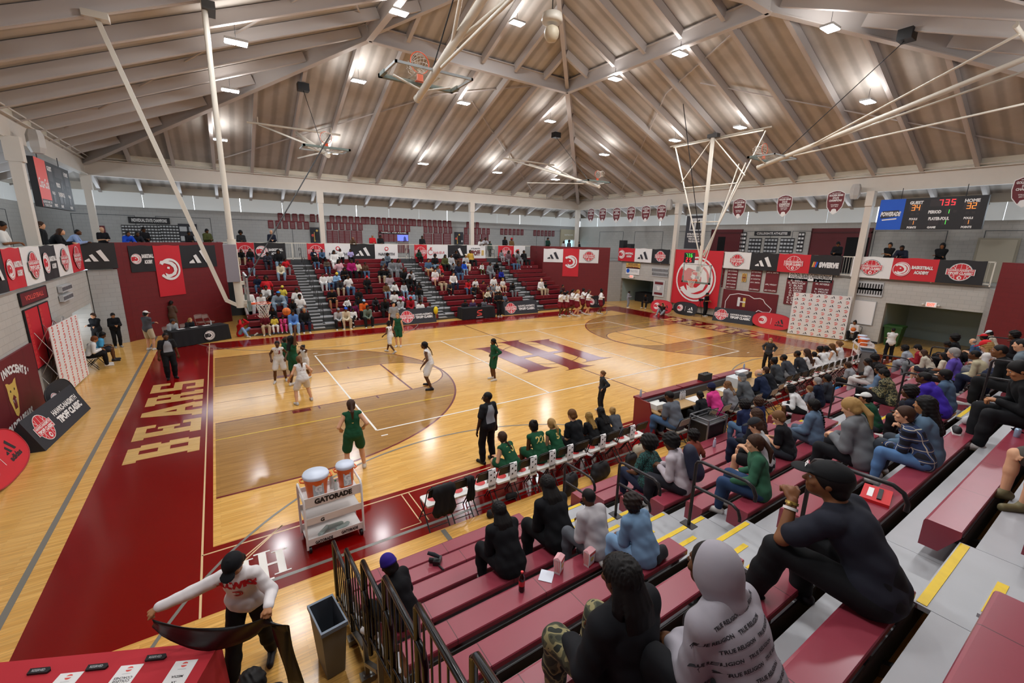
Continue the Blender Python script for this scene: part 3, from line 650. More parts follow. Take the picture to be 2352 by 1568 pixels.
# state champion shields under the right ring beam
FS = frame((17.15, 0, 0), (0, -1, 0))
SH = [(1357, 495, 'SOCCER'), (1384, 494, 'BASEBALL'), (1416, 494, 'BASKETBALL'), (1449, 492, 'GOLF'), (1483, 491, 'TENNIS'), (1519, 489, 'TRACK'), (1697, 479, 'BASEBALL'), (1801, 473, 'WRESTLING'), (1918, 465, 'VOLLEYBALL'), (2356, 440, 'VOLLEYBALL')]
WHN = ['nearest the far corner', 'second from the far corner', 'third from the far corner', 'fourth from the far corner', 'fifth from the far corner', 'left of the dark hanging picture', 'just right of the right basket frame', 'mentioning TEAM DUALS, between two others', 'left of the column beside the scoreboard', 'cut by the frame edge beyond the scoreboard']
for (px, py, sp), wh in zip(SH, WHN):
    u, z = W_(px, py, 0, 17.15, FS); b = MB(); O, U, V, N = FS; fr = (O+U*u+V*z, U, V, N)
    P = [(-.42, .5), (-.2, .62), (0, .65), (.2, .62), (.42, .5), (.44, .1), (.38, -.25), (.2, -.5), (0, -.66), (-.2, -.5), (-.38, -.25), (-.44, .1)][::-1]
    b.prism(P, fr, .02, WHT, 0); b.prism([(a*.93, c*.94) for a, c in P], fr, 0, MAR, .003)
    b.prism([(-.15, -.5), (0, -.62), (.15, -.5), (.1, -.36), (0, -.33), (-.1, -.36)], fr, 0, WHT, .005)
    put(b, 'HOLY INNOCENTS', fr, 0, .5, .42, .05, WHT, .006); put(b, 'GOLDEN BEARS', fr, 0, .39, .68, .1, WHT, .006, .04); put(b, 'STATE', fr, 0, .24, .3, .1, WHT, .006, .04)
    put(b, 'CHAMPIONS', fr, 0, .11, .62, .1, WHT, .006, .04)
    if 'DUALS' in wh: put(b, 'TEAM DUALS', fr, 0, 0, .6, .09, WHT, .006, .03)
    put(b, sp, fr, 0, -.12, .4, .06, WHT, .006); put(b, '2011 2012', fr, 0, -.21, .34, .055, WHT, .006)
    for q in (-.36, .36): b.tube([fr[0]+U*q+V*.5, fr[0]+U*q+V*(8.06-z)], .006, 4, 2)
    b.build('championship_shield', PM, label='hanging maroon state champions shield, '+wh, cat='banner', group='state champions shields')
# dark hanging picture
u0, z0 = W_(1566, 555, 0, 17.2, FS); u1, z1 = W_(1636, 460, 0, 17.2, FS)
def dpic(b, fr, w, h):
    b.prism([(-w*.3, h*.05), (w*.34, h*.05), (w*.34, h*.42), (-w*.3, h*.42)], fr, 0, GRY, .004)
    b.prism([(-w*.25, h*.08), (-w*.05, h*.08), (-w*.1, h*.36), (-w*.22, h*.3)], fr, 0, SLT, .005); b.prism([(.02, h*.08), (w*.3, h*.08), (w*.2, h*.38), (.05, h*.33)], fr, 0, BLK, .005)
    for i, t_ in enumerate(('INTELLIGENCE PLUS', 'CHARACTER, THAT IS', 'THE GOAL OF', 'TRUE EDUCATION')): put(b, t_, fr, 0, -h*.05-i*h*.075, w*(.78 if i < 2 else .6), h*.05, WHT, .004, .03)
sign('hanging_picture', 'tall dark hanging banner with a picture and the words INTELLIGENCE PLUS CHARACTER', FS, (u0+u1)/2, 5.95, 1.55, 2.35, SLT, dpic, .02, 'banner')
# scoreboards
SEG = {'0': 'abcdef', '1': 'bc', '2': 'abged', '3': 'abgcd', '4': 'fgbc', '5': 'afgcd', '6': 'afgedc', '7': 'abc'}
def digit(b, fr, cx, cy, h, ch, m, z):
    w = h*.52; t = h*.11; G = {'a': (-w/2, h/2-t, w/2, h/2), 'd': (-w/2, -h/2, w/2, -h/2+t), 'g': (-w/2, -t/2, w/2, t/2), 'b': (w/2-t, 0, w/2, h/2), 'c': (w/2-t, -h/2, w/2, 0), 'f': (-w/2, 0, -w/2+t, h/2), 'e': (-w/2, -h/2, -w/2+t, 0)}
    for s_ in SEG[ch]:
        q = G[s_]; b.prism([(cx+q[0], cy+q[1]), (cx+q[2], cy+q[1]), (cx+q[2], cy+q[3]), (cx+q[0], cy+q[3])], fr, 0, m, z)
ledr, leda, ledg = M('#ff3038', .5, emit=1.7), M('#e08a3c', .5, emit=.9), M('#50e050', .5, emit=1.2); dkpanel = M('#2c2426', .5)
def scoreboard(label, F, u0, u1, z0, z1, side, sponsor, digits, tilt=0):
    O, U, V, N = F; t = thing('scoreboard', label, 'scoreboard', O+U*((u0+u1)/2)+V*((z0+z1)/2)); W, H = u1-u0, z1-z0
    fr = (Vector((0, 0, 0)), U, V, N); b = MB(); mats = PM+[dkpanel]
    b.prism([(-W/2, -H/2), (W/2, -H/2), (W/2, H/2), (-W/2, H/2)], fr, .2, BLK, 0); b.build('cabinet', mats, t)
    s = -W/2; f = .26 if side == 'R' else .28
    b = MB(); b.prism([(s, -H/2), (s+W*f, -H/2), (s+W*f, H/2), (s, H/2)], fr, 0, BLU if side == 'R' else LRED, .004)
    if side == 'R':
        b.prism([(s+W*.03, -H*.13), (s+W*.22, -H*.06), (s+W*.21, .14*H), (s+W*.04, .12*H)], fr, 0, SLT, .006); put(b, sponsor, fr, s+W*f/2, .02*H, W*.21, H*.13, WHT, .008, .05, .2); b.prism([(s+W*.05, -H*.2), (s+W*.2, -H*.16), (s+W*.2, -H*.12), (s+W*.05, -H*.16)], fr, 0, WHT, .006)
    else:
        put(b, 'Coca-Cola', fr, s+W*f/2, 0, W*.25, H*.2, WHT, .008, .02, .35); b.prism([(s+.05, -H*.5), (s+W*f, -H*.5), (s+W*f, -H*.34), (s+.05, -H*.34)], fr, 0, BLK, .006); put(b, 'ALWAYS PART OF', fr, s+W*f/2, -H*.39, W*.24, H*.05, WHT, .009); put(b, 'YOUR TEAM', fr, s+W*f/2, -H*.46, W*.18, H*.05, WHT, .009)
    b.build('sponsor_panel', mats, t)
    b = MB(); x = lambda a: s+W*a
    for st, a, c, w in (('GUEST', .37, .36, .13), ('HOME', .87, .36, .13), ('PERIOD', .56, .05, .12), ('FOULS', .37, -.16, .08), ('FOULS', .87, -.16, .08), ('PLAYER-FOUL', .61, -.16, .19), ('POINTS', .37, -.43, .09), ('POINTS', .87, -.43, .09), ('GAME', .56, -.43, .08)):
        put(b, st, fr, x(a), H*c, W*w, H*(.09 if w > .11 else .06), WHT, .005, .05)
    b.build('lettering', mats, t)
    b = MB()
    for a, c, w, h in ((.37, .2, .13, .22), (.87, .2, .13, .22), (.62, .33, .24, .22), (.68, .05, .05, .17), (.74, .05, .03, .08), (.37, -.28, .06, .16), (.87, -.28, .06, .16), (.57, -.28, .09, .17), (.67, -.28, .05, .17), (.35, 0, .03, .07), (.4, 0, .03, .07), (.85, 0, .03, .07), (.9, 0, .03, .07)):
        b.prism([(x(a-w/2), H*(c-h/2)), (x(a+w/2), H*(c-h/2)), (x(a+w/2), H*(c+h/2)), (x(a-w/2), H*(c+h/2))], fr, 0, 9, .004)
    b.build('digit_window', mats, t)
    if digits:
        b = MB()
        for i, ch in enumerate('735'): digit(b, fr, x(.6+.055*i), H*.33, H*.18, ch, 0, .008)
        for a, st in ((.35, '34'), (.85, '32')):
            for i, ch in enumerate(st): digit(b, fr, x(a+.045*i), H*.2, H*.18, ch, 1, .008)
        digit(b, fr, x(.37), -H*.28, H*.12, '1', 1, .008); digit(b, fr, x(.87), -H*.28, H*.12, '1', 1, .008); digit(b, fr, x(.68), H*.05, H*.12, '1', 2, .008); digit(b, fr, x(.67), -H*.28, H*.12, '1', 2, .008)
        b.build('lit_digits', [ledr, leda, ledg], t)
    b = MB()
    for a in (-.3, .3):
        b.tube([fr[0]+U*(W*a)+V*(H/2)-N*.1, fr[0]+U*(W*a)+V*(8.1-(z0+z1)/2)-N*.1], .015, 6)
    b.build('suspension_rod', dkrim, t)
FSR = frame((17.0, 0, 0), (0, -1, 0)); FSL = frame((-17.2, 0, 0), (0, 1, 0))
scoreboard('wide blue and black lit scoreboard reading GUEST and HOME hanging at the right', FSR, W_(2018, 490, 0, 17.0, FSR)[0], W_(2263, 490, 0, 17.0, FSR)[0], 6.07, 7.57, 'R', 'POWERADE', True)
scoreboard('red and black unlit scoreboard hanging over the left balcony', FSL, W_(88, 420, 0, -17.2, FSL)[0], W_(165, 440, 0, -17.2, FSL)[0], 5.98, 7.7, 'L', 'Coca-Cola', False)
# plaques and boards on the far outer wall
FO = frame((0, OW-.02, 0), (1, 0, 0)); pl = None; cnt = 0
def plq(px, py, n, sx, F=FO, ax=1, v=OW-.02):
    """a row of small maroon plaques from the first one at (px,py), n of them to the right"""
    global pl
    u, z = W_(px, py, ax, v, F)
    for i in range(n):
        O, U, V, N = F; P = O+U*(u+i*sx)+V*z
        if pl is None:
            b = MB(); fr = (Vector((0, 0, 0)), Vector((1, 0, 0)), Vector((0, 0, 1)), Vector((0, -1, 0)))
            b.prism([(-.17, -.27), (.17, -.27), (.17, .27), (.12, .3), (-.12, .3), (-.17, .27)], fr, .03, MAR, .03)
            for k in range(4): b.prism([(-.11, .12-k*.1), (.11, .12-k*.1), (.11, .135-k*.1), (-.11, .135-k*.1)], fr, 0, LRED if k == 9 else GRY, .034)
            pl = b.build('champion_plaque', PM, group='champion plaques'); o = pl
        else: o = link('champion_plaque', pl.data, group='champion plaques')
        o.location = P; o['label'] = 'small maroon champion plaque in the rows on the far grey wall'; o['category'] = 'plaque'
SC = 4.7525; A_ = lambda x, y: (500+x/SC, 450+y/SC); B_ = lambda x, y: (850+x/SC, 450+y/SC)
for (x, y), n in ((A_(685, 232), 4), (A_(580, 310), 6), (A_(1035, 243), 2), (A_(1248, 256), 6), (A_(1215, 325), 6), (A_(1632, 270), 9), (A_(1775, 343), 6), (B_(480, 292), 8), (B_(605, 365), 6), (B_(1070, 318), 3), (B_(1045, 380), 6), (B_(1438, 390), 6), (B_(1798, 405), 6)):
    plq(x, y, n, .47 if n != 9 else .45)
def honor(px0, px1, py0, py1, ttl=None, label='', base=MAR, rows=9, cols=2, cat='board', F=FO, ax=1, v=OW-.02, lm=GRY, name='honor_board', group=None):
    u0, z0 = W_(px0, py1, ax, v, F); u1, z1 = W_(px1, py0, ax, v, F)
    def dr(b, fr, w, h):
        if ttl: put(b, ttl, fr, 0, 0, w*.85, h*.5, WHT, .004, .03); return
        for i in range(rows):
            for j in range(cols):
                a = -w/2+(j+.12)*w/cols; c = h/2-(i+.8)*h/rows; b.prism([(a, c), (a+w/cols*.76, c), (a+w/cols*.76, c+h/rows*(.16 if base == MAR else .5)), (a, c+h/rows*(.16 if base == MAR else .5))], fr, 0, lm, .004)
    return sign(name, label, F, (u0+u1)/2, (z0+z1)/2, u1-u0, z1-z0, base, dr, .04, cat, group)
a4 = lambda *q: [A_(q[0], q[2])[0], A_(q[1], q[2])[0], A_(0, q[2])[1], A_(0, q[3])[1]]
b4 = lambda *q: [B_(q[0], q[2])[0], B_(q[1], q[2])[0], B_(0, q[2])[1], B_(0, q[3])[1]]
WL = 'on the far wall behind the second bleacher section'
honor(*a4(1198, 1308, 378, 515), label='maroon name board just right of the far-left column', rows=12); honor(*a4(1328, 1440, 378, 525), label='maroon name board, middle of three '+WL, rows=12); honor(*a4(1460, 1572, 380, 525), label='maroon name board, rightmost of three '+WL, rows=12)
honor(*b4(93, 415, 400, 498), label='wide maroon WALL OF FAME board beside the projected picture', rows=7, cols=6); honor(*b4(95, 416, 390, 412), ttl='WALL OF FAME', label='thin WALL OF FAME title strip on the far wall')
honor(*b4(305, 420, 518, 620), label='maroon board below the WALL OF FAME board', rows=8)
for i, (q0, q1) in enumerate(((585, 675), (690, 780), (795, 880))): honor(*b4(q0, q1, 410, 530), label='narrow maroon name board, %s of three left of the dark player poster' % ('first', 'middle', 'last')[i], rows=13, cols=1)
for i, (q0, q1) in enumerate(((1022, 1075), (1140, 1195), (1210, 1290))): honor(*b4(q0, q1, 418, 530), label='narrow maroon name board, %s of three around the far-right column' % ('first', 'middle', 'last')[i], rows=13, cols=1)
for nm, q, wh in (('basketball_poster', a4(1018, 1140, 345, 515), 'left of the far-left column'), ('basketball_poster', b4(920, 1015, 395, 535), 'near the far-right column')):
    u0, z0 = W_(q[0], q[3], 1, OW-.02, FO); u1, z1 = W_(q[1], q[2], 1, OW-.02, FO)
    def dp(b, fr, w, h):
        b.prism(circ(.05*w, h*.3, h*.07, 12), fr, 0, GLD, .004); b.prism([(-.15*w, -h*.3), (.25*w, -h*.3), (.28*w, h*.2), (-.15*w, h*.2)], fr, 0, BLK, .005); b.prism([(-.22*w, -h*.4), (-.12*w, -h*.4), (-.1*w, h*.2), (-.2*w, h*.2)], fr, 0, GLD, .004); b.prism(circ(-.3*w, 0, h*.09, 12), fr, 0, LRED, .004); b.prism(circ(.35*w, -h*.2, h*.08, 12), fr, 0, GRY, .004)
    sign(nm, 'dark poster of a basketball player on the far wall '+wh, FO, (u0+u1)/2, (z0+z1)/2, u1-u0, z1-z0, SLT, dp, .03, 'poster')
C_ = lambda x, y: (x/3.92, 350+y/3.92)
c4 = lambda *q: [C_(q[0], 0)[0], C_(q[1], 0)[0], C_(0, q[2])[1], C_(0, q[3])[1]]
honor(*c4(1160, 1525, 590, 635), ttl='INDIVIDUAL STATE CHAMPIONS', label='dark INDIVIDUAL STATE CHAMPIONS title board on the far wall', base=BLK)
for i, (q0, q1) in enumerate(((1118, 1262), (1285, 1445), (1455, 1605))): honor(*c4(q0, q1, 655, 812), label='black photo board, %s of three below the INDIVIDUAL STATE CHAMPIONS title' % ('left', 'middle', 'right')[i], base=BLK, lm=GRY, rows=6, cols=6, name='photo_board')
honor(*c4(1625, 1770, 645, 812), label='dark player picture behind the diagonal strut on the far wall', base=SLT, lm=GRY, rows=2, cols=2, name='photo_board')
honor(*c4(880, 940, 660, 740), label='small maroon notice in the far-left corner', base=MAR, rows=3, cols=1, name='notice_board')
# projected picture on the wall of fame
pm = M('#6f7fe0', .5, emit=.9)
u0, z0 = W_(*B_(300, 490), 1, OW-.09, FO); u1, z1 = W_(*B_(415, 425), 1, OW-.09, FO)
b = MB(); fr = (FO[0]+FO[1]*((u0+u1)/2)+FO[2]*((z0+z1)/2)+FO[3]*.065, FO[1], FO[2], FO[3]); w_, h_ = u1-u0, z1-z0
b.prism([(-w_/2, -h_/2), (w_/2, -h_/2), (w_/2, h_/2), (-w_/2, h_/2)], fr, .01, 0, 0); b.prism([(w_*.05, -h_/2), (w_*.35, -h_/2), (w_*.28, h_*.1), (w_*.18, h_*.3), (w_*.08, h_*.1)], fr, 0, 1, .003)
b.build('lit_screen', [pm, M('#39458c', .5, emit=.5)], label='small blue lit picture on the WALL OF FAME board', cat='screen')
# things on the right outer wall
FOR = frame((OW-.02, 0, 0), (0, -1, 0)); D_ = lambda x, y: (1540+x/3.92, 400+y/3.92)
d4 = lambda *q: [D_(q[0], 0)[0], D_(q[1], 0)[0], D_(0, q[2])[1], D_(0, q[3])[1]]
kw = dict(F=FOR, ax=0, v=OW-.02)
honor(*d4(755, 1085, 512, 552), ttl='COLLEGIATE ATHLETES', label='black COLLEGIATE ATHLETES title board on the right wall', base=BLK, **kw)
for i, (q0, q1) in enumerate(((695, 825), (835, 970), (975, 1120))): honor(*d4(q0, q1, 575, 705), label='black board of athlete photos, %s of three under COLLEGIATE ATHLETES' % ('left', 'middle', 'right')[i], base=BLK, lm=GRY, rows=4, cols=4, name='photo_board', **kw)
for i, (q0, q1) in enumerate(((615, 690), (1130, 1215))): honor(*d4(q0, q1, 522, 700), label='tall narrow notice board %s of the athlete photos' % ('left', 'right')[i], base=BLK, lm=WHT, rows=5, cols=2, name='notice_board', **kw)
for i, (q0, q1, y0) in enumerate(((345, 625, 498), (1235, 1780, 488))):
    a, _, c, d = d4(q0, q1, y0, 730); u0 = W_(a, d, 0, OW-.02, FOR)[0]; u1 = W_(d4(q0, q1, y0, 730)[1], d, 0, OW-.02, FOR)[0]; z1 = W_(a, c, 0, OW-.02, FOR)[1]
    O, U, V, N = FOR; b = MB(); P = lambda u, z, d_: O+U*u+V*z+N*d_
    def bx(u, z, U2, Z2, dd, m): 
        b.add([P(a, c, e) for a in (u, U2) for c in (z, Z2) for e in (-.02, dd)], [(0, 1, 3, 2), (4, 6, 7, 5), (0, 4, 5, 1), (2, 3, 7, 6), (0, 2, 6, 4), (1, 5, 7, 3)], m)
    bx(u0, 3.55, u1, z1, .02, 0); um = u0+(u1-u0)*(.62 if i else .25); bx(um, 3.55, u1-.1 if i else um+.6, z1-.55, .03, 1); bx(u0, z1-.3, u1, z1-.22, .05, 2); bx(u0, 3.55, u0+.06, z1, .05, 2); bx(u1-.06, 3.55, u1, z1, .05, 2)
    b.build('door_%d' % (i+1), [M('#5f151b', .6), M('#0a0708', .9), M('#4a1014', .6)], kind='structure')
# cream service door on the far right
u, z = W_(2290, 570, 0, OW-.02, FOR); b = MB(); O, U, V, N = FOR
for (a, c, zz, d_, m) in ((u-.75, u+.75, 5.75, .04, 0), (u-.65, u+.65, 5.67, .06, 1)): b.prism([(a, 3.55), (c, 3.55), (c, zz), (a, zz)], (O, U, V, N), d_, m, d_)
b.build('door_3', [M('#a9a18e', .5), M('#c9c0ab', .5)], kind='structure')
# corner doors to daylight on the far right
b = MB(); F3 = frame((0, OW-.02, 0), (1, 0, 0)); ua, _ = W_(1295, 545, 1, OW-.02, F3); ub, _ = W_(1368, 545, 1, OW-.02, F3); ub = min(ub, OW-.3)
fr = (F3[0], F3[1], F3[2], F3[3])
def q4(b, fr, a, z0, c, z1, m, d, t=.03): b.prism([(a, z0), (c, z0), (c, z1), (a, z1)], fr, t, m, d)
q4(b, fr, ua-.5, 3.55, ub+.2, 6.3, 1, .1, .1)
n = 3
for i in range(n):
    a = ua+(ub-ua)*i/n; c = ua+(ub-ua)*(i+1)/n; q4(b, fr, a+.06, 3.6, c-.06, 5.2, 0, .12, .01); q4(b, fr, a, 3.55, a+.06, 5.3, 2, .14)
q4(b, fr, ua, 5.2, ub, 5.3, 2, .14); put(b, 'RESTROOMS', fr, ua+.6, 5.75, 1.2, .14, 2, .11)
b.build('door_4', [M('#9fc4cf', .3, emit=1.6), M('#b3a98f', .6), M('#e6e6e0', .5)], kind='structure')
# things on the lower right wall
FLR = frame((17.47, 0, 0), (0, -1, 0)); E_ = lambda x, y: (1150+x/4.7511, 450+y/4.7511)
kw = dict(F=FLR, ax=0, v=17.47)
def rsign(q, lab, base, dr, nm='wall_sign', f=D_, frm=None, **k2):
    u0, z0 = W_(*f(q[0], q[3]), 0, 17.47, FLR); u1, z1 = W_(*f(q[1], q[2]), 0, 17.47, FLR)
    return sign(nm, lab, FLR, (u0+u1)/2, (z0+z1)/2, u1-u0, z1-z0, base, dr, .03, k2.get('cat', 'sign'), None, 0, frm)
def names(L_, ha=.1, big=None):
    def dr(b, fr, w, h):
        for i, t_ in enumerate(L_):
            if t_: put(b, t_, fr, 0, h*.42-i*h*.84/max(1, len(L_)-1), min(w*.86, len(t_)*w*.085), h*ha*.6, WHT, .004, .02)
    return dr
rsign((455, 490, 850, 1015), 'maroon name board, narrow one hard by the giant banner', MAR, names(['', 'CON', '', 'W', 'RIS'])); rsign((497, 612, 860, 1025), 'maroon name board, second one right of the giant banner', MAR, names(['#22 O.CONNOR', '#23 J. HARRIS', '#30 C. WALKER', '#32 G.THOMAS', '#44 M. JONES', '#50 C. WRIGHT']))
rsign((705, 828, 870, 1045), 'maroon name board, left one beside the small gold monogram', MAR, names(['#1 F. KOLTMAN', '#10 K. HERMAN', '#11 G. MCNATTON', '#14 I. SMITH', '', '#20 M. CHENNAULT'])); rsign((838, 985, 875, 1055), 'maroon name board, right one beside the small gold monogram', MAR, names(['#30 N. SMITH', '', '#40 J. WRIGHT', '#55 COLLINS']))
rsign((1062, 1465, 893, 945), 'white GOLDEN BEARS CHEERLEADING title board', WHT, lambda b, fr, w, h: put(b, 'GOLDEN BEARS CHEERLEADING', fr, 0, 0, w*.94, h*.5, BLK, .004, .02), frm=BLK)
rsign((1015, 1238, 945, 1165), 'maroon cheerleader name board, left one behind the white backdrop', MAR, names(['E. BELL', 'G. BISCHOF', 'C. BLAIR', 'A. CATES', 'A. GOLD', 'D. HILL', 'G. HOLT', 'E. JACKS', 'C. KELLY', 'R. KLOSS'], .11)); rsign((1248, 1470, 955, 1180), 'maroon cheerleader name board, right one behind the white backdrop', MAR, names(['K. MASSEY', 'M. MYERS', '', 'M. NOLAN', 'L. PRICE', 'S. REED', '', 'T. WARD', '', ''], .1))
def hh3(b, fr, w, h, ms=(MAR, GLD)):
    for d in (-1, 0, 1): q4(b, fr, d*.28*w-.07*w, -.5*h*(1 if d == 0 else .85), d*.28*w+.07*w, .5*h*(1 if d == 0 else .85), ms[0] if d else ms[1], .004, 0)
    q4(b, fr, -.4*w, -.06*h, .4*w, .06*h, ms[0], .006, 0)
rsign((640, 690, 895, 965), 'small gold and maroon monogram between the name boards', GLD, lambda b, fr, w, h: hh3(b, fr, w, h, (MAR, MAR)))
def bearpad(b, fr, w, h):
    for i in range(1, 6): q4(b, fr, -w/2+i*w/6-.004, -h/2, -w/2+i*w/6+.004, h/2, BLK, .003, 0)
    P = [(-.42, -.45), (-.43, .1), (-.36, .33), (-.2, .4), (0, .38), (.1, .3), (.2, .33), (.26, .3), (.3, .2), (.42, .05), (.4, -.06), (.28, -.08), (.2, -.04), (.14, -.14), (.15, -.45)]
    stroke(b, fr, [(a*w, c*h) for a, c in P], .045, WHT, .006)
    q4(b, fr, -.2*w, .0, -.15*w, .32*h*.9, WHT, .006, 0); q4(b, fr, -.1*w, 0, -.05*w, .32*h*.9, GLD, .006, 0); q4(b, fr, -.2*w, .13*h, -.05*w, .17*h, WHT, .008, 0)
rsign((445, 975, 1085, 1300), 'maroon wall padding with a white bear outline and a monogram', MAR, bearpad, 'wall_pad', cat='wall padding')
for s_, (q) in enumerate(((1652, 1830, 793, 828), (1652, 1830, 840, 872))):
    rsign(q, 'grey wall vent grille, %s of the pair left of the giant banner' % ('upper', 'lower')[s_], GRY, lambda b, fr, w, h: [q4(b, fr, -w/2+(i+.15)*w/12, -h*.3, -w/2+(i+.7)*w/12, h*.3, BLK, .004, 0) for i in range(12)], 'wall_vent', f=E_, cat='vent')
rsign((1370, 1525, 738, 785), 'small maroon and gold good luck sign over the far passage', GLD, lambda b, fr, w, h: [q4(b, fr, -w*.5, h*.02, w*.5, h*.1, MAR, .004, 0), put(b, 'GOOD LUCK', fr, 0, h*.3, w*.7, h*.26, MAR, .004, .04), put(b, 'GOLDEN BEARS', fr, 0, -h*.25, w*.8, h*.28, MAR, .004, .04)], f=E_)
rsign((1368, 1520, 785, 850), 'white sponsor sign with a green disc over the far passage', WHT, lambda b, fr, w, h: [b.prism(circ(-w*.35, 0, h*.3, 16), fr, 0, 5, .004), put(b, 'PEACHTREE', fr, w*.1, 0, w*.55, h*.3, GRY, .004, .02)], f=E_)
rsign((1662, 1790, 930, 1082), 'grey and red wolf paw poster beside the far passage', GRY, lambda b, fr, w, h: [q4(b, fr, -w*.4, h*.25, w*.4, h*.42, MAR, .004, 0), q4(b, fr, -w*.4, -h*.42, w*.4, -h*.27, MAR, .004, 0), b.prism(circ(0, -h*.03, w*.13, 14), fr, 0, WHT, .004)]+[b.prism(circ(d*w*.13, h*.1, w*.06, 10), fr, 0, WHT, .004) for d in (-1, 0, 1)], 'wall_poster', f=E_, frm=WHT, cat='poster')
rsign((1195, 1235, 895, 970), 'small white notice sheet on the grey wall by the maroon corner', WHT, None, 'notice_sheet', f=E_, cat='notice')
exitm = M('#ff5040', .5, emit=2.5)
def exits(u, z, F, wh):
    O, U, V, N = F; t = thing('exit_sign', 'small lit EXIT sign above the '+wh, 'exit sign', O+U*u+V*z); fr = (Vector(), U, V, N); b = MB(); q4(b, fr, -.2, -.1, .2, .13, 0, .06, .06); b.build('sign_case', M('#e8e0dc', .5, emit=.25), t)
    b = MB(); put(b, 'EXIT', fr, 0, .015, .3, .13, 0, .064, .06); b.build('lettering', exitm, t)
    b = MB()
    for d in (-.3, .3): b.ball(U*d+N*.06, .06, 8); b.beam(U*0+N*.03, U*d+N*.03, .03, .03)
    b.build('emergency_light', M('#d8d5cc', .5), t)
u, z = W_(1451, 635, 0, 17.47, FLR); exits(u, z, FLR, 'far passage in the right wall'); u, z = W_(2139, 700, 0, 17.47, FLR); exits(u, z, FLR, 'near passage in the right wall')
F7 = lambda x, y: (1950+x/3.92, 400+y/3.92)
for s_, (q) in enumerate(((10, 318, 978, 1030), (20, 312, 1035, 1082))): rsign(q, 'grey wall vent grille, %s of the pair near the step panel backdrop' % ('upper', 'lower')[s_], GRY, lambda b, fr, w, h: [q4(b, fr, -w/2+(i+.15)*w/12, -h*.25, -w/2+(i+.7)*w/12, h*.3, BLK, .004, 0) for i in range(12)], 'wall_vent', f=F7, cat='vent')
rsign((12, 245, 1150, 1330), 'white service hatch in the grey wall behind the seated person', WHT, None, 'service_hatch', f=F7, frm=GRY, cat='hatch')
# lower left wall
FLL = frame((-16.98, 0, 0), (0, 1, 0)); G_ = lambda x, y: (x/4.612, 520+y/4.612)
def lsign(q, lab, base, dr, nm='wall_sign', frm=None, cat='sign', z=None):
    (u0, za), (u1, zb) = W_(*G_(q[0], q[1]), 0, -16.98, FLL), W_(*G_(q[2], q[3]), 0, -16.98, FLL); z0, z1 = z or sorted((za, zb))
    return sign(nm, lab, FLL, (u0+u1)/2, (z0+z1)/2, abs(u1-u0), z1-z0, base, dr, .03, cat, None, 0, frm)
lsign((190, 720, 470, 640), 'dark maroon title board on the left wall', MAR, lambda b, fr, w, h: put(b, 'VOLLEYBALL', fr, 0, 0, w*.7, h*.4, LRED, .004), frm=BLK, z=(3.0, 3.35))
nl = ['06', '07', '09', '10', '11', '12', '13', '14', '15', '16']
lsign((240, 900, 390, 900), 'red name board, left of two on the left wall', RED, lambda b, fr, w, h: [put(b, t_, fr, -w*.36, h*.42-i*h*.092, .16, .11, LRED, .004) for i, t_ in enumerate(nl)], frm=BLK, z=(1.1, 2.85))
lsign((400, 900, 510, 900), 'red name board, right of two on the left wall', RED, lambda b, fr, w, h: [put(b, t_, fr, -w*.36, h*.42-i*h*.092, .16, .11, LRED, .004) for i, t_ in enumerate(nl[:5])], frm=BLK, z=(1.1, 2.85))
def pad2(b, fr, w, h):
    for i in range(1, 5): q4(b, fr, -w/2+i*w/5-.004, -h/2, -w/2+i*w/5+.004, h/2, BLK, .003, 0)
    for i, ch in enumerate("HOLY INNOCENTS'"):
        a = (i-7)*.15; 
        if ch != ' ': put(b, ch, (fr[0], (fr[1]*math.cos(-a*.25)+fr[2]*math.sin(-a*.25)), (fr[2]*math.cos(-a*.25)-fr[1]*math.sin(-a*.25)), fr[3]), a*1.12, h*.33-a*a*.03, None, .2, WHT, .006, .06)
    P = [(-.3, .35), (-.34, .5), (-.22, .48), (-.1, .42), (.1, .42), (.22, .48), (.34, .5), (.3, .35), (.3, 0), (.2, -.25), (.12, -.5), (0, -.58), (-.12, -.5), (-.2, -.25), (-.3, 0)]
    b.prism([(a*1.0, c*.9-.08) for a, c in P][::-1], fr, 0, GLD, .006); b.prism([(-.12, -.1), (-.09, -.38), (.09, -.38), (.12, -.1), (0, 0)], fr, 0, MAR, .008)
    for s in (-1, 1): b.prism(circ(s*.13, .12, .035, 8), fr, 0, BLK, .008); b.prism([(s*.07, -.12), (s*.04, -.24), (s*.1, -.12)][::s], fr, 0, WHT, .009)
    put(b, 'GOLDEN BEARS', fr, 0, -h*.4, 2.0, .22, WHT, .006, .06)
sign('wall_pad', "maroon wall padding with a golden roaring bear and HOLY INNOCENTS' lettering", FLL, .3, .98, 4.1, 1.9, MAR, pad2, .06, 'wall padding')
for s_, (x, y) in enumerate(((665, 650), (680, 745))):
    u, z = W_(*G_(x, y), 0, -16.98, FLL); sign('wall_vent', 'grey vent grille, %s of the pair on the left wall' % ('upper', 'lower')[s_], FLL, u, z, 1.3, .22, GRY, lambda b, fr, w, h: [q4(b, fr, -w/2+(i+.15)*w/9, -h*.3, -w/2+(i+.8)*w/9, h*.3, SLT, .004, 0) for i in range(9)], .12, 'vent')
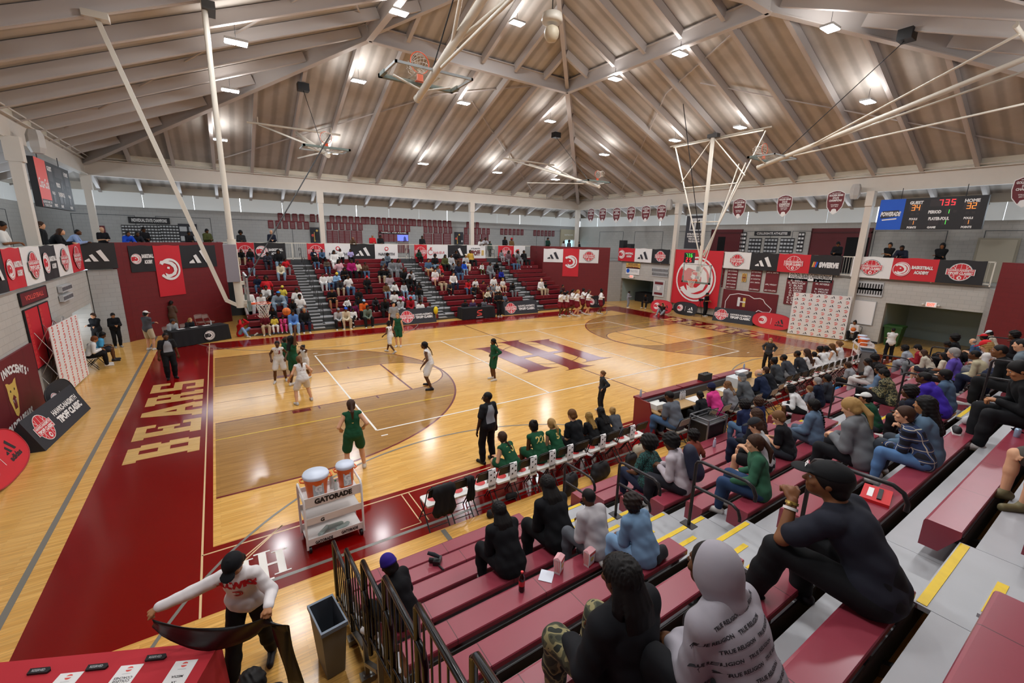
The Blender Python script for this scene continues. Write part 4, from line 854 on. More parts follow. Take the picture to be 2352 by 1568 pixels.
# glass exit door, bright with daylight, inside the left passage
b = MB(); F3 = frame((-17.9, 0, 0), (0, 1, 0)); fr = F3
q4(b, fr, 7.5, 0, 10.4, 2.0, 1, .0, .05)
for a in (9.3, 10.0): pass
ua, ub = 8.6, 10.3; q4(b, fr, ua, .55, ub, 1.42, 0, .05, .02); q4(b, fr, ua, 1.5, ub, 1.68, 0, .05, .02); q4(b, fr, ua, 1.74, ub, 1.98, 2, .05, .02)
b.build('door_5', [M('#eef6ff', .3, emit=4), M('#15191d', .3), M('#4fa3b8', .3, emit=1.2)], kind='structure')
# ---------------- people: every body and garment is one smooth surface grown from a posed skeleton ----------------
def axis_(lo, hi, h, fine=()):
    xs = []; x = lo
    while x < hi:
        xs.append(x); hh = h
        for a, b, hf in fine:
            if a <= x < b: hh = min(hh, hf)
        x += hh
    xs.append(x); return np.array(xs)
def surfnet(D, xs, ys, zs):
    S_ = D < 0; nx, ny, nz = D.shape
    cnt = np.zeros((nx-1, ny-1, nz-1), np.float32); acc = np.zeros((nx-1, ny-1, nz-1, 3), np.float32)
    ax = [xs, ys, zs]; sh = (nx-1, ny-1, nz-1)
    for a in range(3):
        sl0 = [slice(None)]*3; sl1 = [slice(None)]*3; sl0[a] = slice(0, -1); sl1[a] = slice(1, None)
        d0, d1 = D[tuple(sl0)], D[tuple(sl1)]; cr = S_[tuple(sl0)] != S_[tuple(sl1)]
        I = np.nonzero(cr)
        if not len(I[0]): continue
        t = d0[I]/(d0[I]-d1[I]); P = np.stack([ax[k][I[k]] for k in range(3)], -1)
        P[:, a] += t*(ax[a][I[a]+1]-ax[a][I[a]])
        o = [k for k in range(3) if k != a]
        for di in (0, -1):
            for dj in (0, -1):
                J = [I[0].copy(), I[1].copy(), I[2].copy()]; J[o[0]] += di; J[o[1]] += dj
                ok = (J[0] >= 0) & (J[1] >= 0) & (J[2] >= 0) & (J[0] < sh[0]) & (J[1] < sh[1]) & (J[2] < sh[2])
                np.add.at(cnt, (J[0][ok], J[1][ok], J[2][ok]), 1); np.add.at(acc, (J[0][ok], J[1][ok], J[2][ok]), P[ok])
    M_ = cnt > 0; idx = -np.ones(sh, np.int64); n = int(M_.sum()); idx[M_] = np.arange(n); V = acc[M_]/cnt[M_][:, None]
    F = []
    for a in range(3):
        b, c = (a+1) % 3, (a+2) % 3
        sl0 = [slice(1, -1)]*3; sl1 = [slice(1, -1)]*3; sl0[a] = slice(0, -1); sl1[a] = slice(1, None)
        s0, s1 = S_[tuple(sl0)], S_[tuple(sl1)]
        for cond, flip in ((s0 & ~s1, False), (~s0 & s1, True)):
            I = list(np.nonzero(cond)); I[b] = I[b]+1; I[c] = I[c]+1
            def g(db, dc): J = [i.copy() for i in I]; J[b] = J[b]+db; J[c] = J[c]+dc; return idx[tuple(J)]
            q = np.stack([g(-1, -1), g(0, -1), g(0, 0), g(-1, 0)], -1); F.append(q[:, ::-1] if flip else q)
    return V, np.concatenate(F)
def smin(a, b, k):
    h = np.clip(.5+.5*(b-a)/k, 0, 1); return b*(1-h)+a*h-k*h*(1-h)
class Field:
    def __init__(s, lo, hi, h, fine=((), (), ())):
        s.ax = [axis_(lo[i], hi[i], h, fine[i]) for i in range(3)]; s.D = np.full([len(a) for a in s.ax], 1.0, np.float32)
    def sub(s, lo, hi):
        sl = tuple(slice(max(0, int(np.searchsorted(s.ax[i], lo[i]))-1), int(np.searchsorted(s.ax[i], hi[i]))+1) for i in range(3))
        return sl, s.ax[0][sl[0]][:, None, None], s.ax[1][sl[1]][None, :, None], s.ax[2][sl[2]][None, None, :]
    def cone(s, a, b, ra, rb, k=.02, w=None, f=1, cut=None, op=0):
        a = np.asarray(a, float); b = np.asarray(b, float); R_ = max(ra, rb)+k+.02
        sl, X, Y, Z = s.sub(np.minimum(a, b)-R_, np.maximum(a, b)+R_)
        if 0 in s.D[sl].shape: return
        if w is not None:
            w = np.asarray(w, float); q = 1/f-1
            dw = (X*w[0]+Y*w[1]+Z*w[2]); X = X+w[0]*dw*q; Y = Y+w[1]*dw*q; Z = Z+w[2]*dw*q; a = a+w*(a@w)*q; b = b+w*(b@w)*q
        ba = b-a; L = ba@ba+1e-9; t = np.clip(((X-a[0])*ba[0]+(Y-a[1])*ba[1]+(Z-a[2])*ba[2])/L, 0, 1)
        d = np.sqrt((X-a[0]-t*ba[0])**2+(Y-a[1]-t*ba[1])**2+(Z-a[2]-t*ba[2])**2)-(ra+(rb-ra)*t)
        if cut is not None:
            (n, o) = cut; X, Y, Z = s.sub(np.minimum(a, b)-R_, np.maximum(a, b)+R_)[1:] if w is None else (X, Y, Z); d = np.maximum(d, (X-o[0])*n[0]+(Y-o[1])*n[1]+(Z-o[2])*n[2])
        s.D[sl] = smin(s.D[sl], d, k) if op == 0 else np.maximum(s.D[sl], -d)
    def ell(s, M_, c, r, k=.015, op=0, cut=None):
        """ellipsoid in the local frame M_ (4x4)"""
        c = np.asarray(c, float); r = np.asarray(r, float); R3 = M_[:3, :3]; wc = R3@c+M_[:3, 3]; m = max(r)+k+.015
        sl, X, Y, Z = s.sub(wc-m, wc+m)
        if 0 in s.D[sl].shape: return
        q = [(X-wc[0])*R3[0, i]+(Y-wc[1])*R3[1, i]+(Z-wc[2])*R3[2, i] for i in range(3)]
        n = np.sqrt((q[0]/r[0])**2+(q[1]/r[1])**2+(q[2]/r[2])**2); d = (n-1)*min(r)
        if cut is not None:
            for (pn, po) in cut: d = np.maximum(d, (q[0]+c[0])*pn[0]+(q[1]+c[1])*pn[1]+(q[2]+c[2])*pn[2]-po)
        s.D[sl] = smin(s.D[sl], d, k) if op == 0 else -smin(-s.D[sl], d, k)
    def wrinkle(s, amp, fr=38, seed=0):
        X, Y, Z = s.ax[0][:, None, None], s.ax[1][None, :, None], s.ax[2][None, None, :]
        s.D += (amp*(np.sin(fr*(Z+.5*X)+3*np.sin(9*Y+seed))*np.sin(fr*.55*(Y-.6*X)+2*np.sin(11*Z+seed))+.5*np.sin(fr*1.7*(X+.4*Z)+seed))).astype(np.float32)
    def groove(s, M_, n, amp):
        X, Y, Z = s.ax[0][:, None, None]-M_[0, 3], s.ax[1][None, :, None]-M_[1, 3], s.ax[2][None, None, :]-M_[2, 3]
        a = np.arctan2(X+0*Y, Y+.02+0*X); s.D += (amp*np.cos(n*a+.6*np.sin(14*Z))).astype(np.float32)
    def mesh(s, name):
        V, F = surfnet(s.D, *s.ax); me = bpy.data.meshes.new(name)
        me.vertices.add(len(V)); me.vertices.foreach_set('co', V.astype(np.float32).ravel()); me.loops.add(len(F)*4); me.loops.foreach_set('vertex_index', F.astype(np.int32).ravel())
        me.polygons.add(len(F)); me.polygons.foreach_set('loop_start', np.arange(len(F), dtype=np.int32)*4); me.polygons.foreach_set('use_smooth', np.ones(len(F), bool)); me.update(calc_edges=True)
        me.materials.append(None); return me
V3 = lambda *a: np.array(a, float)
nrm = lambda v: v/(np.linalg.norm(v)+1e-9)
def ik(a, c, l1, l2, pole):
    d = c-a; L0 = np.linalg.norm(d); L = min(L0, .998*(l1+l2)); L = max(L, abs(l1-l2)+.03); u = d/(L0+1e-9); x = (l1*l1-l2*l2+L*L)/(2*L); h = math.sqrt(max(0, l1*l1-x*x)); pv = nrm(pole-u*(pole@u)); return a+u*x+pv*h, a+u*L
def rotz(a): c, s = math.cos(a), math.sin(a); return np.array([[c, -s, 0], [s, c, 0], [0, 0, 1]])
def rotx(a): c, s = math.cos(a), math.sin(a); return np.array([[1, 0, 0], [0, c, -s], [0, s, c]])
def roty(a): c, s = math.cos(a), math.sin(a); return np.array([[c, 0, s], [0, 1, 0], [-s, 0, c]])
# pose: z = pelvis height, lean forward, side bend, twist (deg), head yaw/pitch (deg), hands, ankles
DEF = dict(z=.48, lean=12, side=0, tw=0, hy=0, hp=-8, L=(-.13, .33, .55), R=(.13, .33, .55), l=(-.13, .44, .08), r=(.13, .44, .08), px=0, py=0, curl=.5, fy=8, pl=None, pr=None, hpole=None)
POSES = {
 's0': {}, 's1': dict(lean=30, hp=-2, L=(-.02, .42, .50), R=(.02, .43, .50), l=(-.16, .42, .08), r=(.16, .42, .08)),
 's2': dict(lean=10, L=(.10, .22, .72), R=(-.10, .22, .70), l=(-.1, .45, .08), r=(.12, .40, .08)), 's3': dict(lean=-12, hp=6, L=(-.28, -.16, .42), R=(.28, -.16, .42), l=(-.14, .5, .08), r=(.14, .46, .08)),
 's4': dict(lean=22, hp=-30, L=(-.04, .34, .66), R=(.05, .34, .66), curl=1.1), 's5': dict(lean=8, L=(-.05, .30, .60), R=(.08, .28, .60), l=(.20, .44, .36), r=(.08, .40, .08), fy=20),
 's6': dict(lean=28, hp=-4, L=(.06, .40, .56), R=(.05, .27, .83), hy=14, curl=1.3), 's7': dict(lean=6, L=(-.18, .25, .56), R=(.1, .25, .56), l=(-.16, .66, .05), r=(.10, .62, .05)),
 's8': dict(lean=38, hp=8, L=(-.10, .46, .55), R=(.12, .46, .52), l=(-.2, .42, .08), r=(.2, .42, .08)), 's9': dict(lean=14, tw=25, side=6, L=(-.16, .30, .56), R=(.22, .30, .56), hy=15),
 't0': dict(z=.93, lean=2, hp=-4, L=(-.26, .04, .80), R=(.26, .04, .80), l=(-.10, 0, .08), r=(.10, .04, .08)), 't1': dict(z=.93, lean=2, hp=-10, L=(.10, .24, 1.16), R=(-.10, .25, 1.12), l=(-.12, 0, .08), r=(.13, .03, .08), curl=1),
 't2': dict(z=.90, lean=34, hp=12, L=(-.12, .56, 1.06), R=(.12, .56, 1.06), l=(-.11, -.06, .08), r=(.11, -.02, .08), curl=.8), 't3': dict(z=.93, lean=4, hp=-22, L=(-.06, .30, 1.12), R=(.06, .30, 1.12), l=(-.10, 0, .08), r=(.10, .02, .08), curl=1.2),
 't4': dict(z=.90, lean=8, hp=-4, L=(-.24, .24, .95), R=(.26, -.12, .86), l=(-.10, -.32, .14), r=(.10, .30, .09)), 't5': dict(z=.93, lean=2, L=(-.22, .04, 1.04), R=(.22, .04, 1.04), hpole=(0, -1, 0), l=(-.14, 0, .08), r=(.14, .0, .08)),
}
def skel(pn):
    p = dict(DEF); p.update(POSES[pn]); J = {'p': p}
    pel = V3(p['px'], p['py'], p['z']); R_ = rotx(-math.radians(p['lean']))@roty(math.radians(p['side'])); up = R_@V3(0, 0, 1)
    Rt = R_@rotz(math.radians(p['tw'])); sx = Rt@V3(1, 0, 0); fw = Rt@V3(0, 1, 0)
    bend = -.03*nrm(fw)*min(1, abs(p['lean'])/25)
    J['pel'] = pel; J['waist'] = pel+up*.16+bend; J['chest'] = pel+up*.34+bend*.6; nb = pel+up*.485; J['nb'] = nb; J['sx'] = sx; J['fw'] = fw; J['up'] = up
    sh = pel+up*.435
    J['sh'] = (sh-sx*.148, sh+sx*.148); J['hip'] = (pel+V3(-.088, 0, -.01), pel+V3(.088, 0, -.01))
    neckd = nrm(up*.6+V3(0, 0, .5)); J['hc'] = nb+neckd*.155+fw*.02
    Rh = rotz(math.radians(p['tw']*.6+p['hy']))@rotx(math.radians(p['hp'])); M_ = np.eye(4); M_[:3, :3] = Rh; M_[:3, 3] = J['hc']; J['H'] = M_
    J['arm'] = []; J['leg'] = []
    for i, (hn, fn, s) in enumerate((('L', 'l', -1), ('R', 'r', 1))):
        pole = V3(*(p['hpole'] or (0, -.6, -.7)))+sx*s*.55
        e, h = ik(J['sh'][i], V3(*p[hn]), .28, .25, pole); J['arm'].append((J['sh'][i], e, h))
        kp = V3(0, .6, 1)+V3(s*.18, 0, 0) if p['z'] < .8 else V3(s*.15, 1, .1)
        if p['pl'] and i == 0: kp = V3(*p['pl'])
        if p['pr'] and i == 1: kp = V3(*p['pr'])
        k, a = ik(J['hip'][i], V3(*p[fn]), .43, .42, kp); J['leg'].append((J['hip'][i], k, a))
    return J
def footdir(J, i):
    k, a = J['leg'][i][1], J['leg'][i][2]; s = (-1, 1)[i]; f = rotz(-s*math.radians(J['p']['fy']))@V3(0, 1, 0)
    sh = nrm(a-k); f = nrm(f-sh*(f@sh)*.9) if abs(sh[2]) < .8 else f; return f
def torso(F, J, o, k=.035, lowz=0, fat=1.0):
    w = J['fw']; sx = J['sx']
    for a, b, r0, r1, f in ((J['pel']-sx*.055, J['pel']+sx*.055, .118, .118, .95), (J['pel'], J['waist'], .142, .128, .8), (J['waist'], J['chest'], .126, .144, .76), (J['chest'], J['nb']-J['up']*.10, .144, .112, .70)):
        F.cone(a, b, (r0*fat)+o, (r1*fat)+o, k, w, f)
    F.cone(J['sh'][0], J['sh'][1], .055+o*.8, .055+o*.8, k); F.cone(J['nb']-J['up']*.10, J['nb']+J['up']*.0, .085+o, .055+o*.8, .03, w, .8)
def hand(F, J, i, o=0, lod=1):
    s_, e, h = J['arm'][i]; d = nrm(h-e); s = (-1, 1)[i]
    fwd = nrm(d*.8+V3(0, .35, -.15)) if J['p']['z'] < .8 else nrm(d*.9+V3(0, .1, -.2))
    side = nrm(np.cross(fwd, V3(0, 0, 1))+1e-6); nor = np.cross(side, fwd)      # side points to the right of the hand
    c = J['p']['curl']
    if lod < 2:
        F.cone(h, h+fwd*.075, .026, .034, .015, nor, .55); F.cone(h+fwd*.08, h+fwd*.13-nor*.05*c, .030, .02, .012, nor, .6); F.cone(h+fwd*.03-side*s*.02, h+fwd*.075-side*s*.05, .014, .011, .01); return
    F.cone(h, h+fwd*.045, .024, .030, .012, nor, .6)
    for q in (-1, 1): F.cone(h+fwd*.03+side*.016*q, h+fwd*.078+side*.022*q, .019, .017, .014, nor, .75)
    for q, (of, ln) in enumerate(((-.030, .068), (-.0105, .078), (.0105, .074), (.030, .058))):
        b0 = h+fwd*(.085-abs(of)*.25)+side*(of*(1 if s > 0 else -1)); a = c*.75; d1 = nrm(fwd*math.cos(a)-nor*math.sin(a)); d2 = nrm(fwd*math.cos(a*2.1)-nor*math.sin(a*2.1))
        m = b0+d1*ln*.55; F.cone(b0-fwd*.012, m, .0105, .0095, .006); F.cone(m, m+d2*ln*.5, .0095, .0078, .005)
    t0 = h+fwd*.028-side*s*.024; t1 = t0+fwd*.034-side*s*.024-nor*.008; F.cone(t0, t1, .0145, .0115, .01); F.cone(t1, t1+fwd*.032-side*s*.004-nor*.012, .0115, .009, .006)
HEADP = [((0, -.010, .020), (.076, .096, .092)), ((0, .022, -.030), (.062, .072, .082)), ((0, .060, -.085), (.030, .028, .026))]
def headf(F, M_, o=0, lod=1):
    for c, r in HEADP: F.ell(M_, c, [v+o for v in r], .03)
    if lod >= 1:
        P = lambda *v: M_[:3, :3]@V3(*v)+M_[:3, 3]
        F.cone(P(0, .086, .016), P(0, .108, -.024), .008, .014, .012); F.cone(P(-.034, .083, .03), P(.034, .083, .03), .010, .010, .012)
        for s in (-1, 1): F.ell(M_, (s*.077, -.004, -.002), (.011, .020, .031), .008)
        if lod >= 2:
            for s in (-1, 1): F.ell(M_, (s*.031, .101, .010), (.016, .012, .010), .008, 1); F.ell(M_, (s*.045, .072, -.022), (.02, .016, .018), .015)
            F.cone(P(-.018, .090, -.052), P(.018, .090, -.052), .0075, .0075, .006); F.cone(P(-.014, .089, -.064), P(.014, .089, -.064), .008, .008, .006)
LODH = {0: .026, 1: .016, 2: .0105, 3: .009}
def bounds(J, m=.2, lo_only=None):
    P = [J['pel'], J['nb'], J['hc']]+[q for a in J['arm'] for q in a]+[q for a in J['leg'] for q in a]; P = np.array(P); return P.min(0)-m, P.max(0)+m
def grid(J, lod, part):
    h = LODH[lod]; lo, hi = bounds(J, .24)
    lo[2] = max(lo[2], -.03); fine = [[], [], []]
    if part == 'body' and lod >= 3:
        for c, m in ([(J['hc'], .13)]+[(a[2]+nrm(a[2]-a[1])*.06, .10) for a in J['arm']]):
            for i in range(3): fine[i].append((c[i]-m, c[i]+m, .0058))
    if part == 'top': lo[2] = max(lo[2], J['pel'][2]-.30)
    return Field(lo, hi, h, fine)
def m_body(J, lod):
    F = grid(J, lod, 'body'); torso(F, J, 0); hc = J['hc']; F.cone(J['nb']-J['up']*.02, hc-V3(0, 0, .04)-J['fw']*.012, .058, .052, .02); headf(F, J['H'], 0, lod)
    for i in (0, 1):
        s, e, h = J['arm'][i]; F.cone(s, e, .050, .039, .025); F.cone(e, h, .040, .026, .015); hand(F, J, i, 0, lod)
        a, k, f = J['leg'][i]; F.cone(a, k, .088, .058, .03); F.cone(k, k+(f-k)*.45, .056, .054, .02); F.cone(k+(f-k)*.4, f, .053, .036, .02)
        fd = footdir(J, i); F.cone(f-fd*.03-V3(0, 0, .035), f+fd*.15-V3(0, 0, .045), .036, .030, .02)
    return F.mesh('body')
def m_top(J, lod, kind):
    F = grid(J, lod, 'top'); o = {'jersey': .009, 'tee': .014, 'shirt': .016, 'hoodie': .026, 'jacket': .028}[kind]; fat = 1.0 if kind in ('jersey', 'tee') else 1.03
    torso(F, J, o, .035, 0, fat)
    hipz = J['pel']+J['up']*.045; F.cone(hipz-J['sx']*.055, hipz+J['sx']*.055, .122+o, .122+o, .03, J['fw'], .92)
    for i in (0, 1):
        s, e, h = J['arm'][i]
        if kind == 'jersey': continue
        if kind == 'tee': m = s+(e-s)*.72; F.cone(s, m, .058+o, .058+o, .025)
        else: F.cone(s, e, .054+o, .046+o, .025); F.cone(e, h-(h-e)*.04, .046+o, .032+o*.9, .02)
    if kind == 'hoodie': b = J['nb']-J['fw']*.05; F.cone(b-J['sx']*.06, b+J['sx']*.06, .055, .055, .03); F.cone(b-J['up']*.08, b-J['up']*.02, .07, .06, .03)
    if kind in ('shirt', 'jacket'): F.cone(J['nb'], J['nb']+J['up']*.025, .066, .062, .012)
    if lod >= 2: F.wrinkle(.0042 if kind != 'jersey' else .003, 34, 1.3)
    return F.mesh('top')
def m_bottom(J, lod, kind):
    F = grid(J, lod, 'bottom'); o = {'trousers': .014, 'jeans': .010, 'shorts': .013, 'skirt': .02, 'leggings': .005}[kind]
    F.cone(J['pel']-J['sx']*.055, J['pel']+J['sx']*.055, .118+o, .118+o, .03, J['fw'], .95); F.cone(J['pel'], J['waist']-J['up']*.06, .136+o, .13+o, .03, J['fw'], .82)
    for i in (0, 1):
        a, k, f = J['leg'][i]
        if kind == 'shorts': m = a+(k-a)*.80; F.cone(a, m, .100+o, .092+o, .03)
        elif kind == 'skirt': m = a+(k-a)*.55+V3((-1, 1)[i]*.05, 0, 0); F.cone(a, m, .09+o, .13, .09)
        else: F.cone(a, k, .092+o, .065+o, .03); F.cone(k, k+(f-k)*.5, .064+o, .062+o, .02); F.cone(k+(f-k)*.45, f+V3(0, 0, .015), .062+o, (.052 if kind == 'trousers' else .044)+o*.6, .02)
    if lod >= 2: F.wrinkle(.0036, 30, 4.1)
    return F.mesh('bottom')
def m_shoe(J, lod, i):
    a, k, f = J['leg'][i][0], J['leg'][i][1], J['leg'][i][2]; fd = footdir(J, i); dn = V3(0, 0, -1) if abs(fd[2]) < .5 else nrm(f-k)
    F = Field(f-.24, f+.26, LODH[lod] if lod else .02); F.cone(f-fd*.045+dn*.038, f+fd*.165+dn*.048, .041, .037, .02); F.cone(f+dn*.0, f+fd*.02+dn*.03, .046, .043, .02); F.cone(f-fd*.05+dn*.066, f+fd*.175+dn*.068, .026, .027, .012)
    return F.mesh('shoe')
def m_hair(J, lod, kind):
    M_ = J['H']; P = lambda *v: M_[:3, :3]@V3(*v)+M_[:3, 3]; hc = J['hc']; h = max(LODH[lod], .009) if lod else .018
    long_ = kind in ('long', 'locs', 'braid', 'pony')
    lo, hi = hc-V3(.25, .3, .62 if long_ else .25), hc+V3(.25, .25, .30); F = Field(lo, hi, h)
    t = {'buzz': .004, 'short': .013, 'afro': .05, 'curly': .034}.get(kind, .014)
    # hair line: from forehead down behind the ears
    cutp = [((0, .80, -.60), .036)] if kind != 'buzz' else [((0, .80, -.60), .03)]
    bald = kind == 'rim'
    if bald: F.ell(M_, (0, -.018, -.006), (.083, .092, .070), .01, 0, [((0, .8, -.6), .02), ((0, 0, 1), .02)])
    else: F.ell(M_, (0, -.010-t*.2, .020+t*.2), (.076+t, .096+t, .092+t), .01, 0, cutp)
    if kind not in ('buzz', 'rim'): F.cone(P(-.03, -.055, -.05), P(.03, -.055, -.05), .045+t*.3, .045+t*.3, .02)
    tb = J['fw']
    if kind in ('locs', 'braid', 'long', 'pony', 'bun', 'lowbun') and lod >= 1: F.groove(M_, 26 if kind in ('locs', 'braid') else 40, .0045 if kind in ('locs', 'braid') else .002)
    if kind in ('afro', 'curly'): F.wrinkle(.007, 90, 2)
    if kind == 'bun': F.ell(M_, (0, -.07, .11), (.042, .042, .038), .01)
    if kind == 'lowbun': F.ell(M_, (0, -.12, .0), (.042, .036, .042), .01)
    if kind == 'puff': F.ell(M_, (0, -.06, .12), (.075, .07, .065), .01); F.wrinkle(.005, 90, 2)
    if kind == 'long':
        b = P(0, -.055, -.02); e = J['nb']-tb*.13-J['up']*.18; F.cone(b-J['sx']*.03, e-J['sx']*.04, .055, .035, .03); F.cone(b+J['sx']*.03, e+J['sx']*.04, .055, .035, .03)
        for s in (-1, 1): F.cone(P(s*.07, -.02, .0), J['nb']+J['sx']*s*.10-J['up']*.06, .028, .03, .02)
        if lod >= 2: F.wrinkle(.004, 120, 2)
    if kind in ('pony', 'braid'):
        b = P(0, -.10, .045 if kind == 'pony' else -.03); e = J['nb']-tb*.16-J['up']*(.12 if kind == 'pony' else .24); m = (b+e)/2-tb*.05
        if kind == 'pony': F.cone(b, m, .026, .036, .012); F.cone(m, e, .036, .014, .012)
        else:
            n = 9
            for j in range(n): q = b+(e-b)*j/(n-1)-tb*.03*math.sin(PI*j/(n-1)); F.cone(q+J['sx']*(.008*(-1)**j), q+J['sx']*(.008*(-1)**j)-V3(0, 0, .01), .024*(1-.4*j/n), .02*(1-.4*j/n), .006)
    if kind == 'locs':
        n = 22 if lod >= 1 else 10
        for j in range(n):
            a = PI*(.08+.84*j/(n-1))+PI; r0 = .078; b = P(r0*math.cos(a), .085*math.sin(a)-.01, .02); e = J['nb']+J['sx']*(.125*math.cos(a))-tb*(.07-.05*math.sin(a))*(.6 if abs(math.cos(a)) > .8 else 1)-J['up']*(.10+.07*((j*7) % 5)/5)
            F.cone(b, (b+e)/2+(b-hc)*.22, .013, .0125, .003); F.cone((b+e)/2+(b-hc)*.22, e, .0125, .010, .003)
    return F.mesh('hair')
def m_cap(J, lod, kind):
    M_ = J['H']; P = lambda *v: M_[:3, :3]@V3(*v)+M_[:3, 3]; hc = J['hc']; F = Field(hc-.22, hc+.24, max(LODH[lod], .010))
    if kind in ('cap', 'capback'):
        s = 1 if kind == 'cap' else -1
        F.ell(M_, (0, -.008, .045), (.089, .108, .088), .01, 0, [((0, 0, -1), -.038)]); F.ell(M_, (0, s*.125, .045), (.072, .065, .012), .012); F.ell(M_, (0, -.008, .134), (.012, .012, .007), .004)
    elif kind == 'beanie': F.ell(M_, (0, -.012, .045), (.092, .110, .108), .01, 0, [((0, .25, -1), -.012)]); F.ell(M_, (0, -.012, .03), (.096, .114, .03), .01)
    elif kind == 'hood': F.ell(M_, (0, -.028, .012), (.102, .118, .130), .03, 0, [((0, 1, 0), .045)]); F.cone(P(0, -.05, -.05), J['nb']-J['fw']*.04, .085, .085, .05)
    elif kind == 'band': F.ell(M_, (0, -.008, .05), (.087, .106, .026), .01)
    return F.mesh(kind)
MC = {}
def cached(key, fn):
    if key not in MC: MC[key] = fn()
    return MC[key]
SKINS = ['#3b2418', '#57361f', '#7a4f32', '#a3714c', '#d09e7c', '#e0b394']
def pmat(h, r=.7, **k): return M(h, r, spec=.25, **k)
TOPN = {'tee': 'shirt', 'jersey': 'jersey', 'shirt': 'shirt', 'hoodie': 'hoodie', 'jacket': 'jacket'}
NSC = {}
def piece(name, me, mat, root):
    o = bpy.data.objects.new(name, me); COL.objects.link(o); o.parent = root; o.material_slots[0].link = 'OBJECT'; o.material_slots[0].material = mat; return o
def person(label, pos, rz, pose='s0', top=('tee', '#444'), bot=('trousers', '#222'), shoe='#ddd', hair=('short', '#120d0a'), skin=1, cap=None, lod=0, s=1.0, w=1.0, group=None, mats=None, eyes=None):
    """pos is the point of the ground, footboard or seat deck under the hips; faces +y before turning by rz"""
    J = cached(('J', pose), lambda: skel(pose)); root = thing('person', label, 'person', pos, rz, group); root.scale = (s*w, s*w, s)
    mats = mats or {}
    piece('body', cached(('b', pose, lod), lambda: m_body(J, lod)), mats.get('body') or pmat(SKINS[skin], .5), root)
    if hair: piece('hair', cached(('h', pose, lod, hair[0]), lambda: m_hair(J, lod, hair[0])), pmat(hair[1], .6), root)
    if top: piece(TOPN[top[0]], cached(('t', pose, lod, top[0]), lambda: m_top(J, lod, top[0])), mats.get('top') or pmat(top[1], .85), root)
    if bot: piece({'jeans': 'trousers'}.get(bot[0], bot[0]), cached(('o', pose, lod, bot[0]), lambda: m_bottom(J, lod, bot[0])), mats.get('bot') or pmat(bot[1], .8), root)
    if shoe:
        for i in (0, 1): piece('shoe', cached(('s', pose, lod, i), lambda: m_shoe(J, lod, i)), pmat(shoe, .5), root)
    if cap: piece({'capback': 'cap', 'band': 'headband'}.get(cap[0], cap[0]), cached(('c', pose, lod, cap[0]), lambda: m_cap(J, lod, cap[0])), mats.get('cap') or pmat(cap[1], .8), root)
    if eyes if eyes is not None else lod >= 2:
        for sx in (-1, 1):
            def mk():
                b = MB(); b.ball((0, 0, 0), .0115, 10, 0); b.ball((0, .0058, 0), .0074, 8, 1); return b
            if 'eye' not in MC: o = mk().build('eye', [M('#b8b0a8', .3), M('#1a120c', .2)], root); MC['eye'] = o.data
            else: o = link('eye', MC['eye'], root)
            R3 = J['H']; o.matrix_local = Matrix([list(r) for r in R3]) @ Matrix.Translation((sx*.031, .0815, .010))
    return root, J
def headmark(root, J): return root
# ---------------- baskets ----------------
ironw = M('#d9d2c4', .4); irong = M('#9fa3a3', .45, .3); orange = M('#e2521f', .4); netm = M('#d9d4cc', .8); glass = M('#e6f0ee', .05, trans=0, alpha=.16); padm = M('#6d7a74', .6); blackm = M('#0c0c0e', .45); chrome = M('#c9cacb', .25, .9)
def hoop(par, O, D, up=Vector((0, 0, 1)), U=None):
    """rim, bracket and net; D points from the board to the court"""
    D = Vector(D).normalized(); O = Vector(O); U = D.cross(up).normalized(); c = O+D*.38; rim = []
    for i in range(25): a = 2*PI*i/24; rim.append(c+(D*math.cos(a)+U*math.sin(a))*.228)
    b = MB(); b.tube(rim, .011, 6); b.beam(O+D*.0, O+D*.16, .14, .05, 0, up); b.beam(O-up*.08, O+up*.03, .2, .02, 0, D); r = b.build('rim', orange, par)
    b = MB(); n = 12
    for k in range(6):
        z0, z1 = -.085*k*.9, -.085*(k+1)*.9; r0 = .225-.10*min(1, k/4.2)+(.012*k if k > 4 else 0); r1 = .225-.10*min(1, (k+1)/4.2)
        for i in range(n):
            for s in (-.5, .5):
                a0 = 2*PI*(i+(k % 2)*.5)/n; a1 = 2*PI*(i+(k % 2)*.5+s)/n
                b.tube([c+(D*math.cos(a0)+U*math.sin(a0))*r0+up*z0, c+(D*math.cos(a1)+U*math.sin(a1))*r1+up*z1], .0055, 4, 0, False, False)
    b.build('net', netm, par)
def board(par, O, D, up=Vector((0, 0, 1)), shotclock=False):
    D = Vector(D).normalized(); U = up.cross(D).normalized(); fr = (Vector(O), U, up, D)   # O bottom middle of front face
    b = MB(); q4(b, fr, -.90, .02, .90, 1.05, 0, 0, .012); b.build('glass_panel', glass, par)
    b = MB()
    for q in ((-.915, 0, .915, .045), (-.915, 1.03, .915, 1.07), (-.915, 0, -.87, 1.07), (.87, 0, .915, 1.07)): q4(b, fr, *q, 0, .012, .05)
    b.build('board_frame', irong, par)
    b = MB()
    for q in ((-.30, .15, .30, .2), (-.30, .60, .30, .65), (-.30, .15, -.25, .65), (.25, .15, .30, .65)): q4(b, fr, *q, 0, .002, .002)
    b.build('target_square', M('#d6d6d2', .4), par)
    b = MB(); q4(b, fr, -.93, -.05, .93, .05, 0, .03, .08); q4(b, fr, -.93, -.05, -.85, .35, 0, .03, .08); q4(b, fr, .85, -.05, .93, .35, 0, .03, .08); b.build('edge_padding', padm, par)
